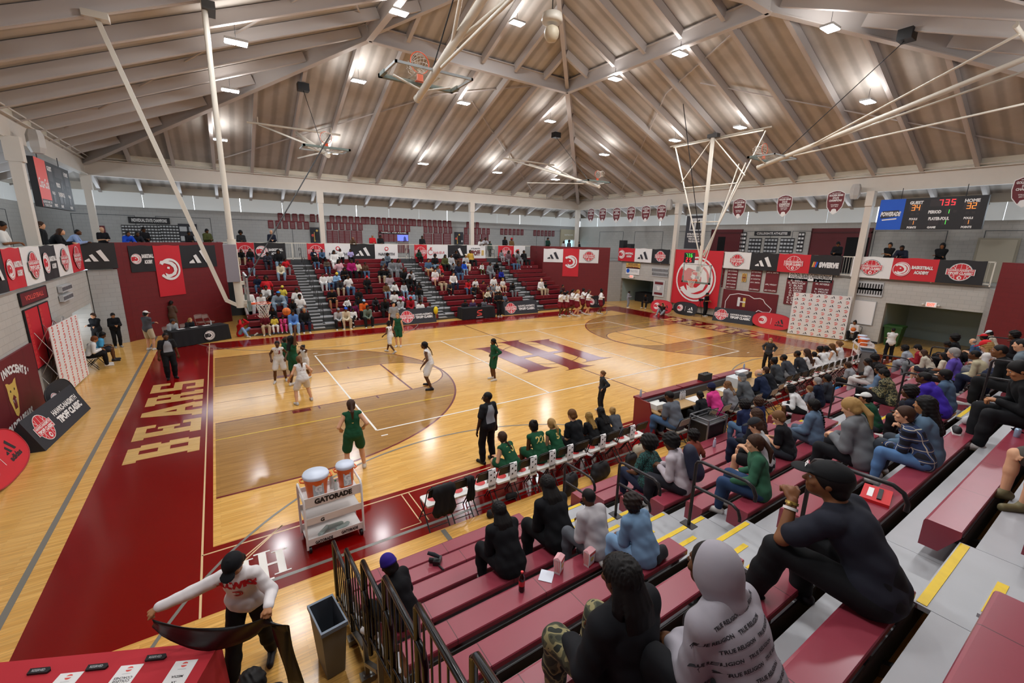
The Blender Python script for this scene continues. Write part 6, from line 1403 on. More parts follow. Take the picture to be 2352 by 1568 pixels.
def plaid(name):
    m, N, L, b = newmat(name); tc = N.new('ShaderNodeTexCoord'); sp = N.new('ShaderNodeSeparateXYZ'); L.new(tc.outputs['Object'], sp.inputs[0])
    def band(i, per, wd):
        a = N.new('ShaderNodeMath'); a.operation = 'PINGPONG'; a.inputs[1].default_value = per/2; L.new(sp.outputs[i], a.inputs[0]); l = N.new('ShaderNodeMath'); l.operation = 'LESS_THAN'; l.inputs[1].default_value = wd; L.new(a.outputs[0], l.inputs[0]); return l
    base = None; prev = None
    for i, per, wd, col in ((0, .13, .028, '#2c3f66'), (2, .13, .028, '#2a3a5e'), (0, .13, .0045, '#c9c2ae'), (2, .13, .0045, '#c9c2ae')):
        l = band(i, per, wd); mx = N.new('ShaderNodeMix'); mx.data_type = 'RGBA'; mx.inputs[6].default_value = (*lin('#12151f'), 1); mx.inputs[7].default_value = (*lin(col), 1)
        if prev: L.new(prev.outputs[2], mx.inputs[6])
        L.new(l.outputs[0], mx.inputs[0]); prev = mx
    L.new(prev.outputs[2], b.inputs['Base Color']); b.inputs['Roughness'].default_value = .85; return m
SPM = {'camo': camo('camouflage_cloth', ['#2c2f22', '#4b4a35', '#8a8058', '#20241c']), 'navycamo': camo('navy_patterned_cloth', ['#14161f', '#2a2d3a', '#1a1c26', '#3c4050']), 'plaid': plaid('plaid_cloth'), 'sequin': camo('teal_sequin_cloth', ['#101614', '#16302e', '#2c6a66', '#121c18'], 40)}
from mathutils.bvhtree import BVHTree
def decal(root, J, lod, d, lines, c, U, V, h, col, name='printed_lettering', bold=.03, off=.004):
    """lettering pressed on to the garment; c, U, V in the person's own frame"""
    me = MC[('t', d['pose'], lod, d['top'][0])]; k = ('bvh', d['pose'], lod, d['top'][0])
    bv = cached(k, lambda: BVHTree.FromPolygons([v.co.copy() for v in me.vertices], [tuple(p.vertices) for p in me.polygons])); U = Vector(U).normalized(); V = Vector(V).normalized(); N = U.cross(V).normalized(); c = Vector(c); b = MB()
    for st, cx, cy, hh in lines:
        if st == '@hawk' : tmp = MB(); hawk(tmp, (c, U, V, N), cx, cy, hh, 0, 0, 0, False); pts = [Vector(v) for v in tmp.v]; fs = tmp.f
        else: (vs, fs), tw = text(st, bold); pts = [c+U*(cx+a*hh)+V*(cy+q*hh) for a, q in vs]
        out = []
        for p in pts:
            hit = bv.ray_cast(p+N*.35, -N); out.append((hit[0]+N*off) if hit[0] else p)
        b.add(out, fs)
    return b.build(name, pmat(col), root)
# the crowd on the far side: pixel of each head in the photograph, then pose and clothes
FAR = '''A 255 600 s1 jacket:black trousers:beige long 1|A 350 590 s0 jacket:black jeans:denim_blue long 2|A 345 700 s9 shirt:maroon jeans:light_denim short 2|A 540 632 s4 hoodie:navy trousers:navy short 1 mat=top>navycamo;bot>navycamo|A 660 605 s0 jacket:black jeans:light_denim long 1
A 735 693 s9 tee:red trousers:grey short 1|A 682 748 s1 hoodie:cream jeans:light_denim short 2|A 428 885 s0 tee:navy jeans:denim_blue short 1|A 525 890 s3 tee:red trousers:black curly 1|A 330 1035 s0 shirt:white trousers:light_grey short 2|A 525 1000 s1 tee:white trousers:black short 1|A 705 1000 s0 tee:yellow jeans:denim_blue short 1 beanie:yellow
A 860 1012 s0 tee:white trousers:black braid 1|A 470 1078 s1 shirt:white trousers:grey short 2|A 660 1060 s8 hoodie:#8a9aa6 jeans:light_denim short 1 cap:#2a7ac0 w=1.15|A 850 1080 s0 tee:white trousers:grey short 1|A 857 1150 s1 hoodie:black trousers:black short 1|A 600 1235 s1 shirt:black trousers:black long 1|A 618 1322 s0 tee:yellow trousers:white curly 2 row=1 shoe=#6a7aa8
A 708 1325 s6 tee:pink trousers:pink puff 1 row=1|A 820 1275 s1 hoodie:#5a86c8 trousers:light_blue short 1|A 943 1248 s0 jacket:black jeans:navy rim:g 3|A 510 1300 s0 tee:maroon trousers:beige short 2|A 1012 592 s0 tee:navy trousers:black short 1|A 1137 598 s1 jacket:denim_blue trousers:black short 1|A 1030 645 s9 tee:black jeans:denim_blue short 1 cap:white
A 1268 612 s0 shirt:white trousers:white long 1|A 1335 590 s0 jacket:white trousers:black long 1 cap:black|A 1450 592 s0 tee:lavender trousers:black long 1|A 1190 702 s4 jacket:#5f5348 jeans:denim_blue short 1|A 1320 702 s9 tee:pale_pink jeans:denim_blue long 1|A 1465 703 s0 jacket:#a01c60 trousers:black short 1|A 1520 725 s0 tee:cream trousers:black short 1
A 1610 738 s0 tee:brown jeans:denim_blue short 1|A 1385 795 s4 tee:black trousers:black long 2|A 1120 864 s0 hoodie:white trousers:light_grey short 2|A 1207 858 s0 tee:white jeans:denim_blue short 1|A 1300 855 s4 hoodie:light_blue trousers:navy short 1 beanie:yellow|A 1420 873 s9 tee:white jeans:denim_blue short 1|A 1335 922 s1 hoodie:charcoal trousers:beige short 2 cap:light_blue
A 1630 893 s0 tee:black trousers:black short 1 beanie:red|A 1215 1012 s4 tee:black shorts:black short 3|A 1540 1032 s0 jacket:black trousers:black short 1|A 1410 1122 s9 shirt:white trousers:charcoal long 1|A 1535 1112 s0 jacket:black trousers:charcoal long 1|A 1495 1182 s9 hoodie:#6a1c48 trousers:maroon long 1|A 1595 1153 s1 jacket:orange trousers:black short 1 cap:light_blue
A 1725 1122 s8 jacket:charcoal trousers:black short 1|A 1830 1132 s1 jacket:black trousers:black short 1|A 1637 1213 s1 shirt:#6a7a6c trousers:black short 1|A 1270 1250 s1 shirt:light_grey trousers:black short 2 cap:grey|A 1375 1240 s1 shirt:cream trousers:beige short 2 cap:blue|A 1478 1245 s5 jacket:white trousers:black long 1|B 190 640 s0 hoodie:#5f6a74 trousers:navy afro 1
B 145 692 s5 jacket:#4a5664 trousers:brown long 1|B 240 697 s0 hoodie:grey trousers:grey short 1|B 308 697 s0 tee:grey trousers:grey long 1|B 125 800 s1 jacket:black trousers:beige short 1|B 178 803 s1 jacket:black trousers:#9a9280 short 1|B 215 862 s0 tee:#a8989c trousers:light_grey long 1|B 370 802 s0 tee:black trousers:black short 1|B 450 832 s8 hoodie:light_grey trousers:black short 1|B 435 885 s1 jacket:black trousers:black short 1
B 175 964 s0 jacket:#6a4c30 jeans:light_denim short 1|B 267 953 s9 hoodie:white trousers:black short 1|B 370 957 s0 hoodie:light_grey jeans:light_denim long 1|B 537 952 s4 tee:black trousers:black short 1|B 530 1005 s1 hoodie:black trousers:grey short 1 cap:black|B 265 1052 s0 tee:white trousers:black locs 1|B 340 1078 s0 tee:pink trousers:black curly 1|B 457 1058 s4 tee:light_blue trousers:light_grey short 1
B 335 1135 s6 hoodie:light_grey trousers:light_grey short 1 beanie:light_grey|B 445 1120 s1 hoodie:#9c1824 trousers:black short 1 cap:#9c1824|B 550 1160 s0 hoodie:white trousers:light_grey short 1|B 655 1185 s0 jacket:grey trousers:black short 1 row=1|B 535 597 s9 jacket:dark_green trousers:black long 1|B 595 702 s0 tee:denim_blue shorts:beige short 3
B 710 652 s0 tee:black jeans:light_denim curly 1|B 768 694 s0 tee:red trousers:red short 3 s=.75|B 820 657 s0 jacket:olive trousers:black long 1|B 885 652 s0 hoodie:light_grey trousers:grey short 1|B 940 603 s0 tee:black trousers:brown curly 1|B 1045 652 s0 tee:light_grey trousers:cream short 3 cap:cream|B 1095 603 s3 jacket:gold trousers:black short 1|B 910 742 s6 jacket:grey trousers:black long 3
B 965 743 s0 hoodie:navy jeans:denim_blue short 1|B 1028 728 s0 hoodie:blue jeans:light_denim curly 1|B 688 808 s0 tee:white skirt:pale_pink curly 4|B 742 778 s1 tee:#8a8c94 trousers:beige short 2|B 790 853 s4 tee:maroon trousers:beige short 4|B 910 848 s0 shirt:white jeans:navy long 4|B 1225 743 s1 shirt:white trousers:olive short 3|B 1312 742 s0 hoodie:grey trousers:grey short 1
B 1385 733 s8 jacket:black trousers:black short 1|B 1435 815 s0 hoodie:#1c2a8c trousers:black short 1|B 875 948 s1 tee:charcoal trousers:black rim:g 3|B 1075 928 s1 shirt:red jeans:denim_blue short 2 cap:black|B 1152 914 s0 tee:white trousers:brown short 4|B 1140 980 s5 tee:black trousers:black short 3 cap:black|B 1237 938 s0 tee:maroon shorts:maroon short 3|B 1290 938 s0 tee:grey trousers:grey short 4 s=.8
B 1352 884 s0 tee:white trousers:grey short 4|B 1400 938 s0 tee:white shorts:beige short 4 s=.85|B 1450 915 s0 tee:white shorts:beige curly:y 4|B 1355 940 s0 tee:grey shorts:grey short 4 s=.8|B 1285 1033 s9 hoodie:cream trousers:black short 3|B 1390 1062 s0 tee:black trousers:black short 1|B 1472 1078 s0 tee:#6c7a8c trousers:black short 3|B 1510 1088 s0 tee:white trousers:grey short 4 s=.75
B 1560 955 s4 hoodie:black trousers:grey short 1|B 1435 603 s0 hoodie:grey trousers:light_grey short 1|B 1515 612 s0 hoodie:#6a5258 trousers:grey long 1|B 1615 604 s9 hoodie:grey trousers:grey short 1|B 1680 602 s3 jacket:black trousers:black short 1|B 1580 652 s0 jacket:maroon jeans:denim_blue short 1|B 1592 683 s0 hoodie:#5a6658 jeans:denim_blue short 1|E 466 905 s0 shirt:white trousers:beige rim:g 4|E 470 952 s4 jacket:black trousers:beige short 2|E 680 982 s0 tee:#4a2a2c trousers:black short 3'''
conv = {'A': A_, 'B': B_, 'E': E_}
for ln in FAR.replace('\n', '|').split('|'):
    t = ln.split(); px, py = conv[t[0]](float(t[1]), float(t[2])); seat_person(px, py, t[3:], 1, 0)
flush(1)
# spectators on the near side
NEAR = '''1489 1017 2 s9 tee:#123 jeans:navy afro 1 mat=top>sequin rz=-15 row=3
1541 1014 2 s4 shirt:#b8aeb4 trousers:#23232a curly 1 rz=20 row=4 id=nb lab=person_in_pale_long-sleeved_top_with_navy_backpack_looking_at_phone,_by_the_aisle_rail
1592 999 2 s9 tee:#7a3a2c trousers:grey curly 1 rz=-20
1708 930 2 s6 hoodie:#1a2444 jeans:denim_blue afro 2 rz=-15
1741 923 2 s0 hoodie:#16204a trousers:navy curly:b 3
1737 952 2 s0 hoodie:#15171f trousers:navy long:b 4 row=4
1735 976 2 s4 tee:#a5a6a8 shorts:black short:b 4 cap:#26282c rz=20 row=5
1733 1017 2 s9 shirt:#2f5a44 jeans:#263c5c pony:b 4 rz=15 row=6
1788 958 2 s4 tee:#15161a trousers:#30353c short:l 4 rz=15 row=5
1814 893 2 s8 shirt:#dcdcdc shorts:black curly 1 rz=25
1859 891 1 s0 tee:#6a6e74 trousers:light_grey short:l 4 s=.8
1877 875 2 s0 jacket:#161e30 trousers:black short:g 4
1868 930 2 s0 jacket:#566a80 trousers:#4a5664 braid 1 row=5
1900 868 1 s0 tee:#343840 jeans:navy short 2
1946 838 2 s1 tee:#8e9094 trousers:black lowbun:b 3
1993 831 2 s9 tee:#a8a8a6 trousers:#c8c4c0 locs 1 
2009 822 1 s4 tee:black trousers:black curly 1 row=2
2020 848 2 s0 shirt:#5a7088 trousers:black curly 2 row=4
2016 863 2 s4 hoodie:#1c1f1c trousers:black bun 3 row=5 mat=top>camo
1986 913 2 s6 tee:#17412c trousers:#30333a short 3 cap:#d0d0cc row=6
1955 934 2 s4 hoodie:#6b6d70 leggings:#15161a pony:y 4 row=7
2066 957 3 s6 shirt:navy jeans:#5478a4 short:b 4 row=8 mat=top>plaid rz=12 lab=person_in_navy_plaid_shirt_and_blue_jeans_seated_behind_the_curved_rail id=plaid
2077 800 2 s1 hoodie:#9aa0a8 trousers:#8c9096 curly 1
2108 799 2 s4 shirt:#8c1a28 trousers:grey short 4 cap:#18181a row=3
2121 810 2 s1 hoodie:#b8b2a0 shorts:#2a2c34 long:b 4 row=4
2167 817 2 s0 tee:#c8c0ac trousers:black long 2 row=5
2190 810 2 s0 tee:#5a48a0 trousers:black short:g 4 row=6
2238 815 2 s1 shirt:#b0a78a jeans:navy buzz 1 row=7
2279 802 2 s6 shirt:#17181a trousers:black buzz 2 row=8
2131 866 3 s1 hoodie:#3b2698 trousers:#22242c buzz 1 row=7 w=1.12 lab=large_person_in_purple_hoodie_with_shaved_head,_middle_of_the_near_stand
2166 863 2 s0 jacket:#4a6078 trousers:#b5ada0 short 1 row=7
2085 896 2 s6 tee:#1b2030 trousers:black afro 1 row=7 s=.88
2100 945 2 s0 jacket:#5a7288 trousers:#3a4048 long 3 row=8 dx=.6
2192 770 1 s0 tee:#17181a trousers:black curly 1 row=4
2177 790 1 s4 tee:#17181a trousers:black short 1 row=4
2234 784 2 s4 tee:#3c5474 trousers:black rim:g 4 row=5
2259 774 1 s0 tee:#c8c8c8 trousers:black short 1 cap:#c01c24 row=5
2266 794 2 s4 tee:#d0ccc8 trousers:grey long:y 4 cap:#c01c24 row=7
2284 784 2 s0 hoodie:#b8a890 trousers:grey long:y 4 row=6
2315 748 2 s4 hoodie:#c8c0ac trousers:black short 2 cap:#c4ccd0 row=5
2336 766 2 s6 hoodie:#1a1a1c trousers:black curly 1 row=7
2347 790 2 s0 shirt:#6c7880 trousers:navy buzz 4 row=8
2344 838 3 s4 shirt:#0f1012 trousers:#16171a short 3 row=9 rz=25 lab=person_in_black_at_the_right_frame_edge_holding_a_phone_beside_the_tall_rail
1145 1172 3 s1 hoodie:#0d0e12 trousers:#0d0e12 locs 1 row=4 lab=person_in_black_with_long_locs_seated_alone_left_of_another_person_in_black
1262 1142 3 s1 hoodie:#0c0d11 trousers:#0e0f12 locs 1 row=4 s=1.12 lab=person_in_black_hoodie_with_short_locs_beside_the_small_child_in_grey id=bk
1352 1140 3 s4 jacket:#a9a4a6 trousers:#55585e buzz 1 row=5 s=.92 shoe=#888 lab=child_in_light_grey_jacket_holding_a_plate,_seated_by_the_aisle id=kid
1448 1153 3 s1 jacket:#64809c jeans:#7898b8 curly:#1c100b 2 row=6 lab=person_in_light_denim_jacket_and_ripped_jeans_with_curly_hair
1430 1325 3 s0 jacket:#121317 trousers:#2c2f22 locs 1 row=8 mat=bot>camo lab=person_in_black_jacket_and_camouflage_trousers,_nearest_the_bottom_edge w=1.08
1635 1292 3 s1 hoodie:#98939a trousers:#0f1014 short 1 row=9 cap=hood:#96918f id=hood lab=person_in_light_grey_hooded_top_with_rows_of_printed_lettering
1925 1100 3 hero tee:#20222c trousers:#0e0f12 short 2 cap:#111214 row=9 w=1.16 shoe=#15151a id=hero lab=large_person_in_dark_shirt_and_black_cap_resting_chin_on_fist
893 1297 3 s4 jacket:#0c0c10 trousers:#0c0c10 short 1 beanie:#2c1878 row=4 lab=person_in_purple_beanie_and_black_coat_by_the_end_rails rz=25'''
POSES['hero'] = dict(lean=30, hp=2, hy=22, L=(-.10, .42, .86), R=(.10, .34, .62), l=(-.22, .50, .14), r=(.10, .36, .10), curl=1.5, fy=14)
for ln in NEAR.split('\n'):
    t = ln.split(); t2 = [q for q in t[3:] if not q.startswith('cap=hood')]
    if len(t2) < len(t[3:]): t2.append('hood:#98939a')
    seat_person(float(t[0]), float(t[1]), t2, -1, int(t[2]))
flush(-1)
r, J, lod, d, sz = HERO['hood']; up = Vector(J['up']); c = Vector(J['pel'])+up*.25
ln = []
for k in range(9): ln += [('TRUE RELIGION', (-.13 if k % 2 else -.05)+.17*q-.05, .22-.047*k, .0145) for q in range(2)]
decal(r, J, lod, d, ln, c, (1, 0, .12), up, 0, '#2c2c30', off=.003)
# ---------------- standing people ----------------
STN = []
def stand(px, pf, ph, tok, lod, lab, z=0, plane=None, hz=None):
    """px,pf: pixel at the feet on level z; ph: pixel row of the top of the head"""
    d = parse(tok); P = G(px, pf, z) if plane is None else Vector((on(px, pf, 1, plane)[0], plane, z)); J = cached(('J', d['pose']), lambda: skel(d['pose'])); top = J['hc'][2]+.125
    if d['s'] is None: d['s'] = min(1.15, max(.7, (on(px, ph, 1, P.y)[2]-z)/top))
    mats = {}
    if d.get('mat'): mats = {k: SPM[v] for k, v in (q.split('>') for q in d['mat'].split(';'))}
    r, J = mkp(d, (P.x, P.y, z), math.radians(d['rz']), lod, lab, mats=mats); STN.append(r)
    return r, J, lod, d
def number(h, st, back=True, col='#7c1a22', hh=.15):
    r, J, lod, d = h; up = Vector(J['up']); sx = Vector(J['sx']); c = Vector(J['chest'])+up*.0; decal(r, J, lod, d, [(st, 0, 0, hh)], c, sx if back else -sx, up, 0, col)
PG = '#174a30'; GO = '#d8c070'
POSES['guard'] = dict(z=.86, lean=16, hp=0, L=(-.34, .22, .86), R=(.34, .20, .92), l=(-.26, -.05, .08), r=(.26, .08, .08), hpole=(0, -1, -.3))
POSES['t6'] = dict(z=.93, lean=1, hy=45, hp=2, L=(-.27, .04, .82), R=(.27, .04, .82), l=(-.12, .02, .08), r=(.14, -.02, .08))
POSES['ready'] = dict(z=.90, lean=8, hp=2, L=(-.24, .16, .98), R=(.25, .14, .98), l=(-.17, -.1, .08), r=(.2, .1, .08))
POSES['shoot'] = dict(z=.93, lean=-4, hp=28, L=(-.16, .22, 1.42), R=(.10, .10, 2.02), l=(-.08, -.12, .06), r=(.08, .06, .10), hpole=(.3, -.3, .2))
POSES['block'] = dict(z=.91, lean=8, hp=24, L=(-.22, .3, 1.62), R=(.20, .3, 1.30), l=(-.12, -.1, .08), r=(.14, .16, .08))
POSES['cheer'] = dict(z=.93, lean=4, hp=2, L=(-.20, .30, 1.38), R=(.20, .30, 1.42), l=(-.10, -.12, .16), r=(.10, .05, .08), hpole=(0, -.5, -.6))
POSES['cheer2'] = dict(z=.93, lean=4, hp=2, L=(-.42, .20, 1.25), R=(.44, .18, 1.20), l=(-.10, .06, .08), r=(.10, -.14, .14), hpole=(0, -.5, -.6))
h = stand(817, 1082, 918, 'ready jersey:%s shorts:%s pony:b 4 rz=-8 shoe=#c8c0b4'.replace('%s', PG).split(), 2, 'player in green jersey number 1 standing near the front of the court', 0); number(h, '1', True, GO)
h = stand(700, 925, 818, 'guard jersey:#d8d6d4 shorts:#d8d6d4 pony:l 4 rz=12 shoe=#b8b4b0'.split(), 2, 'player in white jersey number 11 with legs wide apart under the basket'); number(h, '11')
h = stand(646, 876, 780, 'ready jersey:#d8d6d4 shorts:#d8d6d4 short 1 rz=170'.split(), 2, 'player in white jersey number 13 facing the camera under the basket'); number(h, '13', False)
h = stand(680, 884, 768, 'shoot jersey:%s shorts:%s long 1 rz=-60'.replace('%s', PG).split(), 2, 'player in green jersey reaching up under the left basket')
h = stand(705, 868, 790, 'block jersey:#d8d6d4 shorts:#d8d6d4 bun 1 rz=120'.split(), 2, 'player in white jersey behind the jumping green player')
h = stand(657, 850, 775, 'block jersey:%s shorts:%s short 1 rz=-60'.replace('%s', PG).split(), 2, 'player in green jersey between the two white players')
h = stand(898, 810, 738, 't4 jersey:#d8d6d4 shorts:#d8d6d4 puff 1 rz=35'.split(), 2, 'player in white jersey number 24 walking near the far sideline'); number(h, '24')
h = stand(916, 796, 718, 't0 jersey:%s shorts:%s pony:y 4 rz=150'.replace('%s', PG).split(), 2, 'player in green jersey with arms together behind number 24')
h = stand(989, 890, 785, 'guard jersey:#d8d6d4 shorts:#d8d6d4 braid 1 rz=62 s=1.05 shoe=#26262a'.split(), 2, 'player in white jersey with a long braid on the three-point line')
h = stand(1134, 872, 777, 't5 shirt:%s shorts:%s braid 1 rz=80'.replace('%s', PG).split(), 2, 'player in green long sleeves beside the centre monogram')
rz_ = 'shoe=#101012'
h = stand(395, 868, 762, ('t0 tee:#1b1b1e trousers:#0e0e12 buzz 1 rz=-165 w=1.12 '+rz_).split(), 2, 'referee in grey and black shirt standing on the red baseline border')
h2 = stand(1120, 1062, 900, ('t6 tee:#1d1d20 trousers:#0e0e12 buzz 0 rz=8 '+rz_).split(), 3, 'referee in grey and black shirt with a whistle, seen from behind')
h3 = stand(906, 770, 692, ('t0 tee:#8a8c90 trousers:#0e0e12 short 4 rz=180 '+rz_).split(), 1, 'referee in grey shirt on the far sideline behind number 24')
def panel(hh, back=True):
    """light grey back or chest panel of the referee shirt"""
    r, J, lod, d = hh; me = MC[('t', d['pose'], lod, d['top'][0])]; bv = cached(('bvh', d['pose'], lod, d['top'][0]), lambda: BVHTree.FromPolygons([v.co.copy() for v in me.vertices], [tuple(p.vertices) for p in me.polygons])); s = -1 if back else 1; N = Vector(J['fw'])*s; U = Vector(J['sx']); up = Vector(J['up']); c = Vector(J['chest']); b = MB(); n = 8; vs = []
    for j in range(n+1):
        for i in range(n+1):
            v = j/n; w_ = .10+.02*(1-v)-.05*max(0, v-.6)*2.5; p = c+U*((i/n-.5)*2*w_)+up*(-.26+.40*v); hit = bv.ray_cast(p+N*.35, -N); vs.append((hit[0]+N*.005) if hit[0] else p)
    b.add(vs, [(j*(n+1)+i, j*(n+1)+i+1, (j+1)*(n+1)+i+1, (j+1)*(n+1)+i) for j in range(n) for i in range(n)], 0, True); b.build('shirt_panel', pmat('#8e9096'), r)
panel(h, False); panel(h2, True)
r, J, lod, d = h2; b = MB(); b.ball((0, 0, 0), .016, 8); b.tube([(0, -.03, 0), (0, .0, 0)], .008, 6); o = b.build('whistle', blackm, r); o.matrix_local = Matrix([list(q) for q in J['H']]) @ Matrix.Translation((0, .118, -.055))
for px, pf, ph, tk, lod, lb in (
    (1380, 945, 852, 't5 shirt:#2a2c30 trousers:#101116 lowbun:l 4 rz=62 w=.95', 2, 'coach in dark grey sweater standing at midcourt by the scorers table'),
    (1759, 850, 778, 't5 shirt:#34363a trousers:#101014 long:y 4 rz=110', 2, 'coach in charcoal sweater with long fair hair before the right bench'),
    (231, 803, 717, 't1 jacket:#0f1014 trousers:#0c0c10 short:b 4 rz=150 shoe=#111', 1, 'officer in black left of another by the left door'), (272, 797, 717, 't3 jacket:#111216 trousers:#0c0c10 short 3 rz=200 shoe=#999', 1, 'officer in black with a shoulder patch at the grey corner'),
    (347, 804, 713, 't1 shirt:#4a4c52 shorts:#b8ac90 short 4 cap:white rz=-40', 1, 'person in grey pullover, beige shorts and white cap'), (402, 765, 690, 't3 tee:#5a4438 trousers:#5a4c3c short 1 rz=-30', 1, 'person in brown looking at a phone by the maroon wall'),
    (1441, 706, 668, 't3 hoodie:#8a8c92 trousers:#8a8c92 short 1 rz=200', 1, 'person in grey tracksuit in the far passage'), (2037, 828, 757, 't1 shirt:#dad8d4 trousers:#141418 buzz 2 rz=-60', 2, 'person in white long sleeves by the green bin'),
    (1617, 726, 672, 't3 tee:#121216 trousers:#121216 short 3 rz=180', 1, 'photographer in black with a tripod before the giant banner')):
    stand(px, pf, ph, tk.split(), lod, lb)
for i, (px, pf, ph, pz, sk, hr) in enumerate(((1286, 728, 667, 'cheer', 1, 'curly'), (1300, 727, 668, 'cheer2', 1, 'bun'), (1312, 721, 664, 'cheer', 2, 'pony'), (1323, 727, 665, 'cheer2', 4, 'pony:y'), (1336, 719, 662, 'cheer', 1, 'bun'), (1348, 724, 665, 'cheer2', 4, 'long:b'), (1377, 722, 664, 'cheer2', 1, 'puff'))):
    stand(px, pf, ph, ('%s shirt:#dcd8d4 skirt:#6e1420 %s %d rz=%d' % (pz, hr, sk, 190+i*7)).split(), 1, 'cheerleader in maroon skirt and white sleeves, %s from the left' % OR[i])
# balcony spectators: level 3.55, standing at the rail
def balc(px, ph, tok, lab, side='far', d_=.35):
    d = parse(tok); 
    if side == 'far': y = 17.35+d_; P = Vector((on(px, 560, 1, y)[0], y, BZ)); top = on(px, ph, 1, y)[2]; rz = PI
    elif side == 'right': x = 17.5+d_; P = Vector((x, on(px, 560, 0, x)[1], BZ)); top = on(px, ph, 0, x)[2]; rz = PI/2
    else: x = -17.0-d_; P = Vector((x, on(px, 560, 0, x)[1], BZ)); top = on(px, ph, 0, x)[2]; rz = -PI/2
    J = cached(('J', d['pose']), lambda: skel(d['pose'])); d['s'] = min(1.12, max(.85, (top-BZ)/(J['hc'][2]+.12))); r, J = mkp(d, P, rz+math.radians(d['rz']), 1 if side == 'left' else 0, lab); STN.append(r); return r
XA = lambda x, y: (500+x/SC, 450+y/SC)
for (px, py), tk, lb in ((A_(262, 380), 't3 hoodie:#2a2c2e trousers:black afro 1', 'person in black printed top behind the left basket mast on the balcony'), (A_(595, 365), 't3 shirt:#1c2030 trousers:black rim:l 4', 'bald person in navy sweater alone on the far balcony'), (A_(1467, 445), 't2 shirt:#5a4434 trousers:black rim 2', 'person in brown leaning on the far balcony rail'),
    (A_(1690, 418), 't3 jacket:#c02028 trousers:black buzz:g 3', 'person in red jacket on the far balcony'), (A_(1776, 425), 't3 jacket:#16171a trousers:#22b8b0 short 1', 'person in black jacket and teal trousers on the far balcony'), (B_(567, 432), 't3 jacket:#1a1b1e trousers:black buzz 1', 'person in black left of the player poster on the far balcony'),
    (B_(1190, 465), 't2 tee:#d0d0d0 trousers:black short 1 s=.8', 'child in white right of the far column on the balcony'), (B_(1238, 440), 't2 tee:#a8a8ac trousers:black short 1', 'person in light grey leaning right of the far column'), (B_(1306, 520), 't0 jacket:#1c3a30 trousers:black short 1', 'person in dark green at the top of the right far aisle'),
    (B_(1468, 443), 't3 hoodie:#121418 trousers:black short 1', 'person in black hoodie on the balcony above the fourth section'), (B_(1541, 458), 't3 jacket:#6a5030 trousers:black short 1 beanie:red', 'person in tan jacket and red beanie on the far balcony'), (E_(510, 452), 't3 jacket:#1c3a30 trousers:black short 2', 'person in dark green behind the far-right maroon wall'),
    (E_(687, 490), 't0 tee:#c8c8c8 trousers:black long 1', 'person in white, left of two before the daylight doors'), (E_(745, 482), 't0 tee:#5a5e64 trousers:black afro 1', 'person in grey with an afro before the daylight doors'), (E_(848, 497), 't3 hoodie:#15161a trousers:black short 3', 'person in black right of the far corner column')):
    balc(px, py, tk.split(), lb)
for px, py, tk, lb in ((115, 524, 't2 jacket:#101216 trousers:black long:b 4', 'smiling person in black with long brown hair on the left balcony'), (99, 508, 't0 jacket:#0f1114 trousers:black short:b 4', 'tall person in black behind the left column on the balcony'), (158, 526, 't2 shirt:#8ea4cc trousers:black buzz 1', 'person in light blue shirt leaning over the left balcony'),
    (6, 508, 't3 tee:#d4d4d0 trousers:black short 2', 'person in white at the frame edge on the left balcony')):
    balc(px, py, tk.split(), lb, 'left')
for (px, py), tk, lb, y_ in ((C_(935, 670), 't3 tee:#15161a trousers:black rim:g 4', 'officer in black polo at the far-left balcony corner', 13.9), (C_(1140, 710), 't2 hoodie:#1c4cc0 trousers:black short 2', 'person in bright blue hoodie on the far-left corner balcony', 14.2), (C_(1222, 712), 't2 hoodie:#22242c trousers:black short 1', 'person in dark hoodie beside the bright blue hoodie', 14.8),
    (C_(1308, 662), 't3 shirt:#141418 trousers:black short 1', 'person in black before the photo boards', 15.3), (C_(1708, 705), 't3 shirt:#141418 trousers:black short 1', 'person in black beside the diagonal strut on the balcony', 16.9), (C_(1872, 676), 't3 hoodie:#4a4e2a trousers:black short 1', 'person in olive hooded coat on the far-left balcony', 17.2)):
    d = parse(tk.split()); P = Vector((on(px, 560, 1, y_)[0], y_, BZ)); J = cached(('J', d['pose']), lambda: skel(d['pose'])); d['s'] = min(1.1, max(.9, (on(px, py, 1, y_)[2]-BZ)/(J['hc'][2]+.12))); mkp(d, P, PI+.5, 1, lb)
for (px, py), tk, lb in ((D_(1515, 590), 't3 jacket:#121216 trousers:black short 2 cap:black', 'person in black cap and jacket by the dark doorway'), (F7(377, 598), 't1 tee:#121214 trousers:black short 3', 'person in black shirt with folded arms under the scoreboard'), (F7(508, 628), 't2 jacket:#1c2030 trousers:black short 1 cap:black', 'person in navy bending over under the scoreboard'), (F7(850, 605), 't1 hoodie:#101012 trousers:black short 2 hood:#101012', 'hooded person in black with a lanyard under the scoreboard')):
    balc(px, py, tk.split(), lb, 'right')
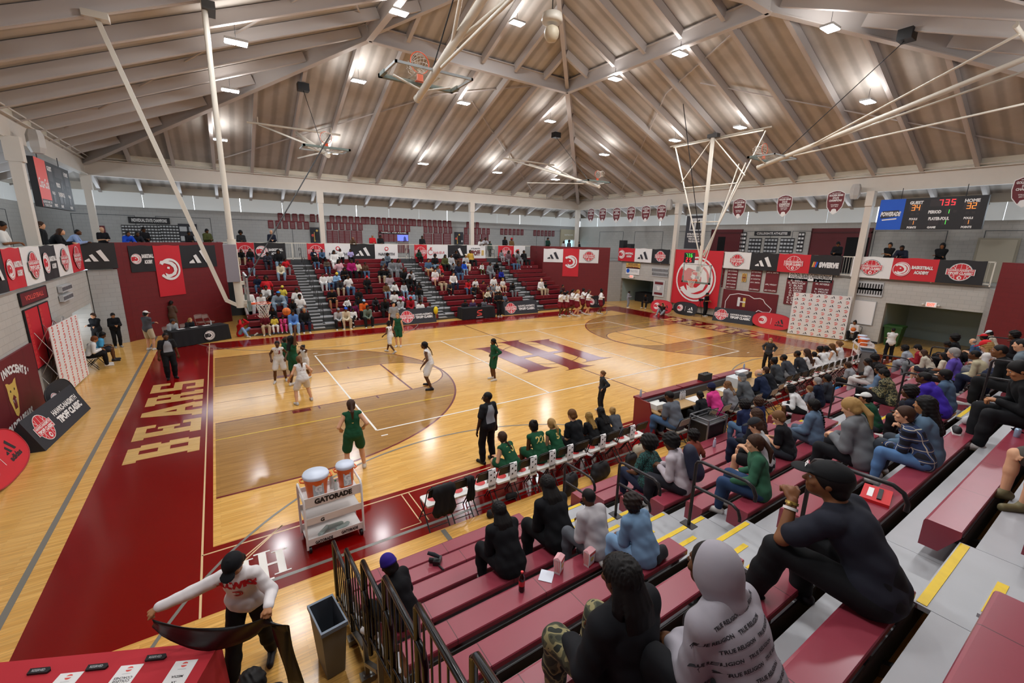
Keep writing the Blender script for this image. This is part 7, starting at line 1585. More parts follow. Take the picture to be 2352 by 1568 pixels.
# ---------------- rails ----------------
railm = M('#2b2729', .3, .4)
def aisle_rail(x, k, side, label, far=False):
    s = side; y = s*(10.5+1.21*k); zt = 1.40+.58*k; zb = zt-.92-(0 if not k else .0)
    if k == 0: zb = .3
    t = thing('aisle_handrail', label, 'handrail', (x, y, 0), group='near aisle handrails' if s < 0 else 'far aisle handrails'); r = .021 if s < 0 else .018
    b = MB(); b.tube([(0, 0, zb), (0, 0, zt-.06), (0, s*.02, zt-.02), (0, s*.07, zt), (0, s*.62, zt+.02), (0, s*.70, zt-.02), (0, s*.74, zt-.10), (0, s*.74, zt-.17)], r, 8); b.build('upper_rail', railm, t)
    b = MB(); b.tube([(0, 0, zt-.36), (0, s*.5, zt-.34), (0, s*.58, zt-.38), (0, s*.61, zt-.46), (0, s*.61, zt-.5)], r*.9, 8); b.build('lower_rail', railm, t)
    b = MB(); b.box(-.06, -.09, zb, .06, .09, zb+.012); b.build('foot_plate', railm, t)
nn_ = ['lowest', 'second from the floor', 'third from the floor', 'fourth from the floor', 'fifth from the floor', 'topmost']
for k in range(4): aisle_rail(-7.45, k, -1, 'black curved handrail in the nearest aisle, '+nn_[k])
for k in range(1, 4): aisle_rail(0, k, -1, 'black curved handrail in the middle near aisle, '+['', 'lowest', 'middle', 'tall one at right'][k])
for k in range(0, 3): aisle_rail(7.5, k, -1, 'black curved handrail in the furthest near aisle, '+['lowest', 'middle', 'upper'][k])
for ai, x in enumerate((-7.45, 0, 7.5)):
    for k in range(0, 6): aisle_rail(x, k, 1, 'thin dark handrail in the %s far aisle, %s' % (['left', 'middle', 'right'][ai], nn_[k]))
gm = M('#0b0b0d', .18)
for i, (y, z) in enumerate(((-10.0, 1.04), (-10.85, 1.49), (-11.65, 1.89), (-12.43, 2.28), (-13.21, 2.63), (-14.06, 3.01))):
    t = thing('guard_frame', 'glossy black barred guard frame at the near bleacher end, %s from the floor' % OR[i], 'guard rail', (-11.22, y, 0), group='end guard frames')
    L = .92; zb = z-1.0; b = MB(); b.tube([(0, 0, zb), (0, 0, z-.04), (0, -.03, z), (0, -L*.8, z+.03), (0, -L*.95, z+.01), (0, -L, z-.07), (0, -L, zb+.3)], .026, 10); b.tube([(0, 0, zb+.1), (0, -L, zb+.35)], .018, 8); b.build('outer_tube', gm, t)
    b = MB()
    for j in range(1, 7): b.tube([(0, -L*j/7, zb+.1+.25*j/7), (0, -L*j/7, z)], .009, 6)
    b.build('bars', gm, t)
t = thing('bleacher_end_frame', 'grey steel legs and struts under the near bleacher end', 'frame', (-11.18, -10.0, 0)); b = MB()
for n in range(1, 11):
    y, z = -(rowy(n)-Y0)-.15, rowz(n)-.2; b.beam((0, y, 0), (0, y, z), .05, .05); b.beam((0, y, .15+.1*(n % 2)), (0, y-.55, z*.9), .04, .06, 0, (1, 0, 0)); b.box(-.08, y-.06, 0, .08, y+.06, .08); b.tube([(-.05, y, .05), (.05, y, .05)], .05, 10)
b.build('struts', M('#8c8a85', .35, .6), t)
# ---------------- team benches ----------------
for i in range(12):
    x = -9.28+i*.495; c = fchair('', (x, -8.98), 0, whitech, None, 'pad', 'padded folding chairs of the near bench'); c['label'] = 'white padded folding chair, %s from the left in the near team bench' % OR[i]
    if i in (2, 3, 4, 5, 6, 8, 10): towel_on(c, 'white printed towel over chair back, chair %s from the left of the near bench' % OR[i])
for i in range(12):
    x = 3.75+i*.56; c = fchair('', (x, -8.92), 0, whitech, None, 'pad', 'padded folding chairs of the far bench'); c['label'] = 'white padded folding chair, %s from the left in the right team bench' % OR[i]
    if i > 5: towel_on(c, 'white printed towel over chair back, chair %s of the right bench' % OR[i])
def sit(px, py, tok, lod, lab, y, seat=.475, hgt=None):
    """someone on a chair whose hips are at the given y; px,py is the middle of the head"""
    d = parse(tok.split()); J = cached(('J', d['pose']), lambda: skel(d['pose'])); rz = math.radians(d['rz']); hc = J['hc']; hx, hy = math.cos(rz)*hc[0]-math.sin(rz)*hc[1], math.sin(rz)*hc[0]+math.cos(rz)*hc[1]
    p = on(px, py, 1, y+hy); sc = d['s'] or min(1.14, max(.85, (p[2]-seat)/(hc[2]-.38))); d['s'] = sc; mats = {}
    r, J = mkp(d, (p[0]-hx*sc, y, seat-.38*sc), rz, lod, lab, mats=mats); return r, J, lod, d
h = sit(1153, 1003, 's8 jersey:%s shorts:%s braid:b 4 rz=12' % (PG, PG), 2, 'player in green jersey number 10 leaning forward on the near bench', -8.9); number(h, '10', True, GO, .13)
h = sit(1226, 978, 's1 jersey:%s shorts:%s bun 1' % (PG, PG), 2, 'player in green jersey number 22 on the near bench', -8.9); number(h, '22', True, GO, .13)
h = sit(1266, 972, 's1 jersey:%s shorts:%s pony:y 4' % (PG, PG), 2, 'player in green jersey number 5 with fair ponytail on the near bench', -8.9); number(h, '5', True, GO, .13)
sit(1315, 962, 's4 tee:#101216 trousers:black short:a 4 s=1.1', 2, 'person in black shirt with short reddish hair on the near bench', -8.9)
sit(1350, 955, 's1 tee:black trousers:black long:#8a6a34 2', 2, 'person with very long golden braids on the near bench', -8.9)
sit(1378, 944, 's1 shirt:black trousers:black long 3', 2, 'person with long black hair on the near bench', -8.9)
sit(1402, 948, 's8 shirt:#4a4c52 trousers:black bun:y 4 rz=-10', 2, 'person in grey leaning forward at the right end of the near bench', -8.85)
for px, py, tk, lb in ((1779, 829, 's6 shirt:#3e4246 trousers:#14161a bun 1', 'coach in grey with a bun on the right bench'), (1804, 816, 's8 shirt:#3a3d44 trousers:#7c7c7c buzz 1', 'coach in charcoal with short hair leaning on the right bench'), (1834, 813, 's1 shirt:#2e3036 trousers:black buzz 1', 'coach in dark grey left of the white jerseys'),
    (1854, 809, 's0 jersey:#dcdad8 shorts:#dcdad8 long:b 4', 'first player in white jersey on the right bench'), (1867, 813, 's8 jersey:#dcdad8 shorts:#dcdad8 braid 1', 'player in white with long braids on the right bench'), (1884, 802, 's1 jersey:#dcdad8 shorts:#dcdad8 bun 1', 'player in white jersey turned left on the right bench'),
    (1897, 801, 's1 jersey:#dcdad8 shorts:#dcdad8 pony 1', 'player in white jersey with ponytail on the right bench'), (1911, 796, 's9 jersey:#dcdad8 shorts:#dcdad8 long:a 4', 'player in white with reddish hair on the right bench'), (1928, 789, 's0 jersey:#dcdad8 shorts:#dcdad8 lowbun:l 4', 'last player in white on the right bench')):
    sit(px, py, tk, 2, lb, -8.85)
# ---------------- scorers table ----------------
t = thing('scorers_table', 'long maroon scorers table with a padded front and wooden desk', 'table', (0, 0, 0)); mr = M('#7a1420', .35)
for i, (a, c) in enumerate(((-2.88, -1.05), (-1.0, .85), (.9, 2.75))):
    b = MB(); b.box(a, -8.24, 0, c, -8.12, .96); b.box(a, -8.30, .94, c, -8.06, 1.0); b.build('front_panel', mr, t)
b = MB(); b.add([(-2.9, -8.15, 0), (-2.9, -8.95, 0), (-2.9, -8.62, .98), (-2.9, -8.12, .98), (-2.86, -8.15, 0), (-2.86, -8.95, 0), (-2.86, -8.62, .98), (-2.86, -8.12, .98)], [(0, 1, 2, 3), (7, 6, 5, 4), (1, 5, 6, 2), (3, 2, 6, 7), (0, 4, 5, 1)]); b.build('side_panel', mr, t)
b = MB(); b.box(-2.82, -8.95, .70, 2.7, -8.3, .735); b.build('desktop', M('#b08d5c', .4, noise=.1, nscale=6), t)
b = MB(); b.box(-2.82, -8.40, .735, 2.7, -8.25, .93); b.build('inner_shelf', M('#3a3a3e', .5), t)
b = MB(); b.box(-2.8, -8.6, 0, 2.65, -8.55, .7); b.build('modesty_panel', blackcloth, t)
for i, (px, py, tk, lb, pad) in enumerate(((1543, 910, 's4 tee:#5c6068 jeans:#3e5878 buzz 1 w=1.15', 'large person in grey shirt and jeans at the left end of the scorers table', 1), (1606, 906, 's4 shirt:#1a1c20 trousers:black short 1', 'person in black at the scorers table', 1), (1634, 890, 's6 hoodie:#d23c86 trousers:black short 1 beanie:#1c2040', 'person in bright pink hoodie and navy beanie at the scorers table', 1),
    (1670, 883, 's6 hoodie:#7b7c80 trousers:#4a4c50 long:l 3', 'person in grey hoodie drinking at the scorers table', 1), (1706, 867, 's1 shirt:#55585c trousers:#3c3e44 short:g 4 cap:#5a5c60', 'person in grey shirt and grey cap at the scorers table', 1), (1744, 857, 's1 jacket:#18233e trousers:black rim:g 4', 'bald person in navy jacket at the scorers table', 1), (1759, 850, 's1 jacket:#14161c trousers:black short:b 4', 'person in black suit at the right end of the scorers table', 0))):
    r, J, lo_, d = sit(px, py, tk, 2, lb, -9.35 if i < 6 else -9.2)
    fchair('tan folding chair of the person %s from the left at the scorers table' % OR[i], (r.location.x, r.location.y-.02), 0, greych, blackm, None, 'scorers table chairs')
def item(name, label, cat, loc, mb, mats, rz=0, group=None):
    o = mb.build(name, mats, label=label, cat=cat, group=group); o.location = loc; o.rotation_euler = (0, 0, rz); return o
def bottle(loc, label, col, cap='#ddd', h=.22, r=.033, fill=None):
    t = thing('bottle', label, 'bottle', loc); b = MB(); b.lathe([(r*.9, 0), (r, .01), (r, h*.6), (r*.8, h*.75), (r*.4, h*.88), (r*.4, h*.94)], n=12); b.build('bottle_body', M(col, .15, alpha=.75 if fill is None else 1), t); b = MB(); b.lathe([(r*.46, h*.93), (r*.46, h)], n=10); b.build('bottle_cap', M(cap, .4), t)
    if fill: b = MB(); b.lathe([(r*1.01, h*.3), (r*1.01, h*.55)], n=12); b.build('bottle_label', M(fill, .4), t)
def box3(w_, d_, h_): b = MB(); b.box(-w_/2, -d_/2, 0, w_/2, d_/2, h_); return b
def laptop(loc, label, rz=0):
    t = thing('laptop', label, 'laptop', loc, rz); b = MB(); b.box(-.16, -.11, 0, .16, .11, .015); b.build('keyboard_base', M('#55585c', .4), t); b = MB(); b.add([(-.16, .11, .015), (.16, .11, .015), (.16, .17, .22), (-.16, .17, .22), (-.16, .12, .015), (.16, .12, .015), (.16, .18, .22), (-.16, .18, .22)], [(0, 1, 2, 3), (7, 6, 5, 4), (3, 2, 6, 7)]); b.build('laptop_lid', M('#1c1d20', .3), t)
bottle((-2.75, -8.2, 1.0), 'clear water bottle on the left corner of the scorers table', '#b8c4d4'); bottle((2.5, -8.2, 1.0), 'clear water bottle on the right end of the scorers table', '#9fb0cc')
item('white_case', 'white case on the left end of the scorers table', 'case', (-2.45, -8.55, .735), box3(.42, .3, .14), M('#dcdcd8', .5)); laptop((-2.2, -8.7, .735), 'laptop before the person in grey at the scorers table')
item('paper_sheet', 'large open white scorebook on the scorers table', 'book', (-.95, -8.72, .737), box3(.5, .34, .02), M('#e0deda', .6))
for i in range(3): bottle((-1.35+i*.09, -8.5, .735), 'white squeeze bottle on the scorers table, %s of three' % ['left', 'middle', 'right'][i], '#d4d4d8', '#eee', .24)
t = thing('horn_box', 'black speaker box on top of the scorers table', 'speaker', (.25, -8.2, 1.0)); box3(.42, .22, .2).build('speaker_case', M('#1c1a1c', .6), t); b = MB(); b.tube([(-.12, -.0, .2), (-.12, 0, .235), (.12, 0, .235), (.12, 0, .2)], .01, 6); b.build('handle', blackm, t)
item('white_box', 'large white box on the scorers table', 'box', (1.35, -8.6, .735), box3(.5, .4, .3), M('#c8cccf', .5)); item('paper_sheet', 'white sheet near the right part of the scorers table', 'paper', (.6, -8.65, .737), box3(.4, .3, .01), M('#e4e4e0', .6)); item('white_bundle', 'white folded towel on the right end of the scorers table', 'towel', (2.1, -8.35, .93), box3(.5, .2, .12), M('#dadcde', .8))
# speaker case on wheels beside the table
t = thing('utility_cart', 'black and grey equipment cart behind the scorers table chairs', 'cart', (-1.95, -9.78, 0)); b = MB(); b.box(-.38, -.24, .12, .38, .24, .72); b.build('cart_body', M('#121214', .5), t)
b = MB()
for z in (.74, .86): b.tube([(-.4, -.26, z), (.4, -.26, z), (.4, .26, z), (-.4, .26, z), (-.4, -.26, z)], .022, 6)
for sx in (-1, 1):
    for sy in (-1, 1): b.beam((sx*.4, sy*.26, .1), (sx*.4, sy*.26, .86), .035, .035)
b.build('cart_frame', M('#7e7f82', .3, .5), t)
for sx in (-1, 1):
    for sy in (-1, 1): b = MB(); b.tube([(sx*.36-.015, sy*.2, .05), (sx*.36+.015, sy*.2, .05)], .05, 12); b.build('caster', blackm, t)
# bags by the bench
def bag(name, label, loc, sz, col, rz=0, strap=True):
    t = thing(name, label, 'bag', loc, rz); F = Field((-sz[0], -sz[1], -.03), (sz[0], sz[1], sz[2]+.15), .022); F.cone((-sz[0]*.25, 0, sz[2]*.36), (sz[0]*.25, 0, sz[2]*.36), sz[2]*.36, sz[2]*.36, .05, (0, 1, 0), .8*sz[1]/sz[2] if sz[1] < sz[2] else 1); F.cone((-sz[0]*.2, sz[1]*.1, sz[2]*.7), (sz[0]*.2, 0, sz[2]*.72), sz[2]*.28, sz[2]*.26, .08, (0, 1, 0), .8); F.wrinkle(.006, 26, 1); me = F.mesh('bag'); me.materials[0] = M(col, .75); link('bag_body', me, t)
    if strap: b = MB(); b.tube([(-.08, 0, sz[2]*.93), (-.06, 0, sz[2]*1.03), (.06, 0, sz[2]*1.03), (.08, 0, sz[2]*.93)], .012, 6); b.build('carry_handle', M('#1a1a1c', .6), t)
bag('duffel_bag', 'large black duffel bag on the floor behind the near bench', (-5.55, -9.55, 0), (.62, .36, .42), '#0d0d10', .1); bag('backpack', 'black backpack with white zip by the lowest handrail', (-6.5, -9.65, 0), (.34, .26, .48), '#141417', .3); bag('backpack', 'cream backpack behind the end chair of the near bench', (-4.2, -9.5, 0), (.28, .22, .5), '#b9b099'); bag('backpack', 'black backpack left of the cream backpack', (-4.6, -9.6, 0), (.26, .22, .4), '#101013')
bag('clothes_pile', 'black clothes heap on the floor under the bench towels', (-8.25, -9.45, 0), (.4, .24, .16), '#0c0c0f', 0, False); bag('clothes_pile', 'black clothes heap on the red border behind the third chair', (-7.65, -9.15, 0), (.36, .24, .14), '#0e0e11', 0, False)
def drape(label, x, w_, drop, i):
    b = MB(); n, k = 8, 8; vs = []
    for j in range(k+1):
        for q in range(n+1):
            a = q/n-.5; f = j/k; L = (f-.35)*drop*1.4
            y = -.25-.05*(f > .35) if f > .35 else -.19; z = .875-max(0, (f-.35))*drop*1.5 if f > .35 else .875-(.35-f)*.4
            vs.append((a*w_*(1+.15*math.sin(j*2.1)), y+.02*math.sin(q*2.3+j), z))
    b.add(vs, [(j*(n+1)+q, j*(n+1)+q+1, (j+1)*(n+1)+q+1, (j+1)*(n+1)+q) for j in range(k) for q in range(n)], 0, True); o = item('warmup_top', label, 'clothing', (x, -8.98, 0), b, M('#08080b', .9)); m_ = o.modifiers.new('s', 'SOLIDIFY'); m_.thickness = .012
drape('black warm-up top hung over the leftmost bench chair', -9.2, .42, .62, 0); drape('black warm-up top hung over the second bench chair', -8.66, .16, .5, 1)
# ---------------- drinks cart ----------------
def cooler(loc, label, r, h, parent=None):
    t = thing('drink_cooler', label, 'cooler', loc); b = MB(); b.lathe([(r*.72, 0), (r*.76, .01), (r*.86, h*.5), (r*.98, h*.8), (r, h*.86)], n=24); b.build('cooler_body', M('#e0641c', .4), t)
    b = MB(); b.lathe([(r*1.04, h*.86), (r*1.06, h*.93), (r*.98, h), (.001, h+.005)], n=24); b.build('cooler_lid', M('#c9d2e2', .35), t)
    b = MB()
    for s in (-1, 1): b.tube([(s*r*.95, -.07, h*.76), (s*r*1.22, -.05, h*.78), (s*r*1.22, .05, h*.78), (s*r*.95, .07, h*.76)], .014, 6)
    b.build('cooler_handle', M('#e0641c', .4), t)
    fr = (Vector((0, -r*.93, h*.45)), Vector((1, 0, 0)), Vector((0, .22*r/h, 1)).normalized(), Vector((0, -1, 0))); b = MB(); q4(b, fr, -r*.42, -h*.28, r*.42, h*.25, GRY, .0, .02); put(b, 'G', fr, 0, h*.06, None, h*.24, WHT, .004, .06); stroke(b, fr, [(.02, -.05*h), (-.02, -.13*h), (.02, -.13*h), (-.02, -.24*h)], .02, WHT, .004); b.build('printed_letter', PM, t)
def gcart(loc, rz, label, lab2):
    t = thing('drinks_cart', label, 'cart', loc, rz); wm = M('#dedad8', .4); b = MB()
    for sx in (-1, 1): b.tube([(sx*.46, -.27, .08), (sx*.46, -.27, .98), (sx*.46, -.22, 1.05), (sx*.46, .22, 1.05), (sx*.46, .27, .98), (sx*.46, .27, .08)], .019, 8)
    b.build('cart_frame', wm, t)
    for i, z in enumerate((.14, .52, .84)): b = MB(); b.box(-.45, -.26, z, .45, .26, z+.015); b.box(-.45, -.27, z, .45, -.255, z+(.12 if i < 2 else .17)); b.box(-.45, .255, z, .45, .27, z+.1); b.build('shelf', wm, t)
    fr = (Vector((0, -.272, .925)), Vector((1, 0, 0)), Vector((0, 0, 1)), Vector((0, -1, 0))); b = MB(); put(b, 'GATORADE', fr, 0, 0, .6, .085, BLK, .002, .06); put(b, 'GATORADE', (fr[0]-Vector((0, 0, .75)), *fr[1:]), -.2, 0, .28, .05, BLK, .002, .05); put(b, 'GATORADE', (fr[0]-Vector((0, 0, .75)), *fr[1:]), .22, .02, .28, .05, BLK, .002, .05); put(b, 'G', (fr[0]-Vector((0, 0, .36)), *fr[1:]), -.2, 0, None, .06, BLK, .002, .05); b.build('printed_lettering', PM, t)
    for sx in (-1, 1):
        for sy in (-1, 1): b = MB(); b.tube([(sx*.42-.02, sy*.24, .055), (sx*.42+.02, sy*.24, .055)], .055, 14); b.build('caster', blackm, t)
    return t
gcart((-10.95, -8.42, 0), .03, 'white wheeled cart lettered GATORADE with orange coolers on the border', '')
cooler((-11.15, -8.42, .856), 'large orange cooler with grey lid on the cart', .2, .44); cooler((-10.66, -8.34, .856), 'smaller orange cooler on the right of the cart', .15, .43)
for i, (x, y) in enumerate(((-10.89, -8.3), (-10.87, -8.54))): bottle((x, y, .856), 'white squeeze bottle with green cap between the coolers, %s one' % ('back', 'front')[i], '#cfd4d0', '#0d5a34', .27, .036)
for i, (x, y) in enumerate(((-10.9, -8.42), (-10.8, -8.52), (-11.1, -8.47))):
    b = MB(); b.tube([(-.13, 0, .04), (.1, 0, .04), (.13, 0, .04)], [.036, .036, .016], 10); item('bottle', 'clear bottle lying on the lower cart shelf, %s of three' % OR[i], 'bottle', (x, y, .16), b, M('#b4c6c0', .2, alpha=.7), i*.4)
t = gcart((11.75, -8.6, 0), .5, 'white wheeled cart beside the grey bin at the right bench', ''); cooler((11.7, -8.6, .856), 'orange cooler on the cart at the right bench', .19, .34); cooler((12.2, -8.35, .856), 'white-lidded cooler behind the orange one at right', .17, .38)
def bin_(loc, rz, w_, d_, h_, col, label, lid=False):
    t = thing('trash_bin', label, 'bin', loc, rz); m_ = M(col, .55); b = MB(); a, c = w_/2, d_/2; P0 = [(-a*.72, -c*.72, .01), (a*.72, -c*.72, .01), (a*.72, c*.72, .01), (-a*.72, c*.72, .01)]; P1 = [(-a, -c, h_), (a, -c, h_), (a, c, h_), (-a, c, h_)]; I0 = [(x*.95, y*.95, .03) for x, y, z in P0]; I1 = [(x*.93, y*.93, z) for x, y, z in P1]
    b.add(P0+P1, [(3, 2, 1, 0), (0, 1, 5, 4), (1, 2, 6, 5), (2, 3, 7, 6), (3, 0, 4, 7)]); b.add(I0+I1, [(0, 1, 2, 3), (1, 0, 4, 5), (2, 1, 5, 6), (3, 2, 6, 7), (0, 3, 7, 4)], 1); b.build('bin_body', [m_, M('#4a5058', .7)], t)
    b = MB(); O_ = [(x*1.06, y*1.06, h_+.0) for x, y, z in P1]; O2 = [(x, y, h_-.05) for x, y, z in O_]; I2 = [(x*.93, y*.93, h_) for x, y, z in P1]; b.add(O_+O2+I2, [(0, 1, 5, 4), (1, 2, 6, 5), (2, 3, 7, 6), (3, 0, 4, 7), (0, 1, 9, 8), (1, 2, 10, 9), (2, 3, 11, 10), (3, 0, 8, 11)]); b.build('bin_rim', M('#6c7886' if not lid else col, .5), t)
    if lid: b = MB(); b.box(-a*1.05, -c*1.05, h_+.005, a*1.05, c*1.1, h_+.05); b.build('bin_lid', M(col, .5), t); b = MB(); b.tube([(-a*.6, c, .1), (-a*.5, c, .1)], .1, 12); b.tube([(a*.5, c, .1), (a*.6, c, .1)], .1, 12); b.build('wheels', blackm, t)
bin_((-11.5, -10.93, 0), .12, .29, .5, .76, '#6a6864', 'tall grey slim trash bin beside the end of the near bleachers'); bin_((10.15, -9.25, 0), .4, .6, .5, 1.0, '#7a7c80', 'grey bin with a dark cloth at the right bench'); bin_((17.95, -7.95, 0), -PI/2, .75, .75, 1.05, '#1f4a1c', 'large green wheeled waste bin in the near right passage', True)
b = MB(); b.box(-.12, -.02, 0, .12, .02, .5); item('dark_cloth', 'dark cloth hanging on the grey bin', 'cloth', (9.93, -9.56, .5), b, M('#141418', .9), .4)
t = thing('bottle_carrier', 'bright blue bottle carrier on the floor by the right bench', 'bottle carrier', (6.0, -9.75, 0)); b = MB(); b.box(-.25, -.15, .03, .25, .15, .09); b.tube([(-.22, 0, .09), (-.22, 0, .34), (.22, 0, .34), (.22, 0, .09)], .012, 6); b.build('carrier_frame', M('#2a6fb0', .5), t)
for i in range(6): b = MB(); b.lathe([(.035, .05), (.037, .2), (.03, .24), (.012, .27)], ((i % 3-1)*.15, (i//3-.5)*.16, 0), 10); b.build('carrier_bottle', M('#3f95d8', .3), t)
# ---------------- large figures at the lower left ----------------
POSES['towel'] = dict(z=.93, lean=16, hp=-42, hy=-6, tw=0, R=(.66, .30, 1.22), L=(-.34, .38, 1.14), l=(-.14, -.10, .08), r=(.14, .22, .08), curl=1.6, hpole=(0, -.2, -1))
d = parse('towel shirt:#dcd6d6 trousers:#0c0c10 short 3 cap:#0e0f13 w=1.08 shoe=#26262c'.split()); J = cached(('J', 'towel'), lambda: skel('towel')); d['s'] = 1.04
r, J = mkp(d, (-12.28, -10.42, 0), PI-.38, 3, 'person in white HAWKS shirt and black cap holding up a long black cloth'); up = Vector(J['up']); HK = (r, J, 3, d)
decal(r, J, 3, d, [('HAWKS', 0, .07, .075)], Vector(J['chest']), -Vector(J['sx']), up, 0, '#c0222c', bold=.08); decal(r, J, 3, d, [('@hawk', 0, -.06, .05)], Vector(J['chest']), -Vector(J['sx']), up, 0, '#c0222c', 'printed_crest')
MW = Matrix.Translation((-12.28, -10.42, 0)) @ Matrix.Rotation(PI-.38, 4, 'Z') @ Matrix.Diagonal((1.12, 1.12, 1.04, 1)); hL = MW @ (Vector(J['arm'][1][2])+Vector((.02, .09, -.05))); hR = MW @ (Vector(J['arm'][0][2])+Vector((-.02, .08, -.05)))
b = MB(); n, k = 26, 6; vs = []; dd = (hR-hL)
for j in range(n+1):
    f = j/n
    if f < .62: g_ = f/.62; p = hL+dd*g_+Vector((0, 0, -.16*math.sin(PI*g_)*(1-.2*g_))); wv = .10+.16*math.sin(PI*min(1, g_*1.1))**.5
    else: g_ = (f-.62)/.38; p = hR+dd.normalized()*(.10*g_+.02)+Vector((0, 0, -.95*g_)); wv = .17
    for q in range(k+1): a = q/k; down = Vector((0, 0, -1))*(1 if f < .62 else .15)+dd.normalized()*(0 if f < .62 else .9); vs.append(p+down*(a*wv*1.1)+Vector((.02, -.03, 0))*math.sin(a*5+j*.6)*.6)
b.add(vs, [(j*(k+1)+q, j*(k+1)+q+1, (j+1)*(k+1)+q+1, (j+1)*(k+1)+q) for j in range(n) for q in range(k)], 0, True); o = b.build('cloth_strip', M('#0b090a', .35), label='long glossy black cloth strip held between two hands', cat='cloth'); m_ = o.modifiers.new('s', 'SOLIDIFY'); m_.thickness = .008
d = parse('s1 jacket:#0c0c10 trousers:black curly 1 w=1.05'.split()); p = on(575, 1560, 2, 1.12); mkp(d, (p[0]+.1, p[1]-.32, .04), .3, 2, 'dark-haired person cut by the bottom edge beside the red table'); fchair('folding chair of the dark-haired person at the bottom edge', (p[0]+.1, p[1]-.34), .3, greych)
# far-left table: seated people and chairs
for i, (px, py, tk, lb) in enumerate(((397, 738, 's1 hoodie:#9aa0a4 trousers:black short 3 cap:#3a3434', 'person in light grey hoodie behind the far-left black table'), (437, 735, 's1 jacket:#1c1e22 trousers:black long:y 4', 'person with long blond hair behind the far-left black table'))):
    r, J, lo_, d = sit(px, py, tk+' rz=-145', 1, lb, 9.72+i*.45)
    fchair('brown folding chair of the %s person behind the far-left table' % ('grey', 'blond')[i], (r.location.x+.0, r.location.y+.02), math.radians(-145), M('#8a7068', .5), M('#8a7068', .5), None, 'brown folding chairs')
for i, (px, py) in enumerate(((462, 742), (480, 741))): P = G(px, py, .45); fchair('empty brown folding chair, %s of two behind the far-left table' % ('left', 'right')[i], (P.x, P.y+.3), math.radians(-150+i*20), M('#8a7068', .5), M('#8a7068', .5), None, 'brown folding chairs')
bottle(TLC+TLU*.62+Vector((0, 0, .77)), 'clear water bottle on the far-left black table', '#c8d0d4')
for i in range(3): item('paper_sheet', 'white sheet on the far-left black table, %s of three' % OR[i], 'paper', TLC+TLU*(-.7+i*.55)+Vector((0, 0, .77)), box3(.3, .2, .006), M('#dcdcdc', .6), .5)
h = stand(562, 772, 740, 't0 hoodie:#b81c20 jeans:#7f9cc0 short 1 s=.8'.split(), 1, 'x'); bpy.data.objects.remove(h[0]) if False else None
POSES['flr'] = dict(z=.12, lean=6, hp=4, L=(-.12, .16, .86), R=(.12, .16, .86), l=(-.2, .6, .08), r=(.16, .5, .08), hpole=(0, .2, -1), pl=(-.5, .1, 1))
h[0]['label'] = 'person in red hoodie sitting on the floor taking a picture'
for ch in list(h[0].children): bpy.data.objects.remove(ch)
rt = h[0]; bpy.data.objects.remove(rt); STN.pop()
d = parse('flr hoodie:#b81c20 jeans:#7f9cc0 short 1'.split()); P = G(553, 772, 0); mkp(d, (P.x, P.y, 0), math.radians(-130), 1, 'person in red hoodie sitting on the floor taking a picture')
# S table people
for i, (px, py, tk, lb) in enumerate(((B_(1040, 1163)[0], B_(0, 1163)[1], 's4 jacket:#1c1c22 trousers:black short 2', 'person in dark suit, left of three at the letter-marked table'), (B_(1125, 0)[0], B_(0, 1152)[1], 's4 jacket:#4a3a5c trousers:black rim 4', 'bald person in plum jacket at the letter-marked table'), (B_(1250, 0)[0], B_(0, 1147)[1], 's4 shirt:#6a6c74 trousers:black short 1', 'person in grey shirt, right of three at the letter-marked table'))):
    sit(px, py, tk+' rz=180 s=1', 1, lb, 10.02, .42)
laptop(TSC+Vector((.1, -.1, .77)), 'laptop on the letter-marked black table', PI)
for px, pf, ph, tk, lb in ((1146, 727, 668, 't3 tee:#101014 trousers:black short 1 rz=180', 'person in black standing right of the letter-marked table'), (1150, 716, 672, 't1 tee:#1a1a1e trousers:black short 1 rz=170', 'person in black behind another by the rightmost far aisle')): stand(px, pf, ph, tk.split(), 1, lb)
b = MB(); b.tube([(.0, 0, 0), (0, 0, .9)], .012, 6); b.ball((0, 0, .72), .16, 10, 0, 1, .6, 1.6); item('yellow_jacket', 'yellow rain jacket heaped behind the dark courtside board', 'jacket', G(1000, 741)+Vector((.2, .35, 0)), b, M('#e4cc18', .6))
# left wall: two people on chairs by the backdrop
for i, (x, y, tk, lb) in enumerate(((-16.55, 6.35, 's4 shirt:#d8d8d6 trousers:#0e0e10 short:#6a3a1c 3 rz=-80 shoe=#d0d0d0', 'person in white top and black trousers seated by the left backdrop'), (-16.45, 7.15, 's4 tee:#4a9cc8 shorts:#26262c bun 1 rz=-85 shoe=#26262c', 'person in blue patterned shirt seated behind the person in white'))):
    d = parse(tk.split()); mkp(d, (x, y, .09), math.radians(d['rz']), 1, lb); fchair('folding chair of the person in %s by the left backdrop' % ('white', 'blue')[i], (x, y), math.radians(d['rz']), greych)
# right wall: person with ball, seated person in passage, seated photographer
d = parse('s1 shirt:#dcdad8 trousers:#121216 bun 2 rz=90'.split()); mkp(d, (17.05, -6.5, .07), PI/2, 1, 'person in white long sleeves holding a ball against the right wall'); fchair('folding chair of the person holding a ball', (17.08, -6.5), PI/2, greych)
def ball(loc, label, r=.12):
    t = thing('basketball', label, 'ball', loc); b = MB(); b.ball((0, 0, 0), r, 20); b.build('ball_skin', M('#d2691e', .6, noise=.12, nscale=60, bump=.3), t); b = MB()
    for a in (0, PI/2): b.tube([(r*1.002*math.cos(i*PI/16)*math.cos(a), r*1.002*math.cos(i*PI/16)*math.sin(a), r*1.002*math.sin(i*PI/16)) for i in range(33)], .0028, 4)
    b.tube([(r*1.002*math.cos(i*PI/16), r*1.002*math.sin(i*PI/16), 0) for i in range(33)], .0028, 4); b.build('ball_seams', M('#231510', .6), t)
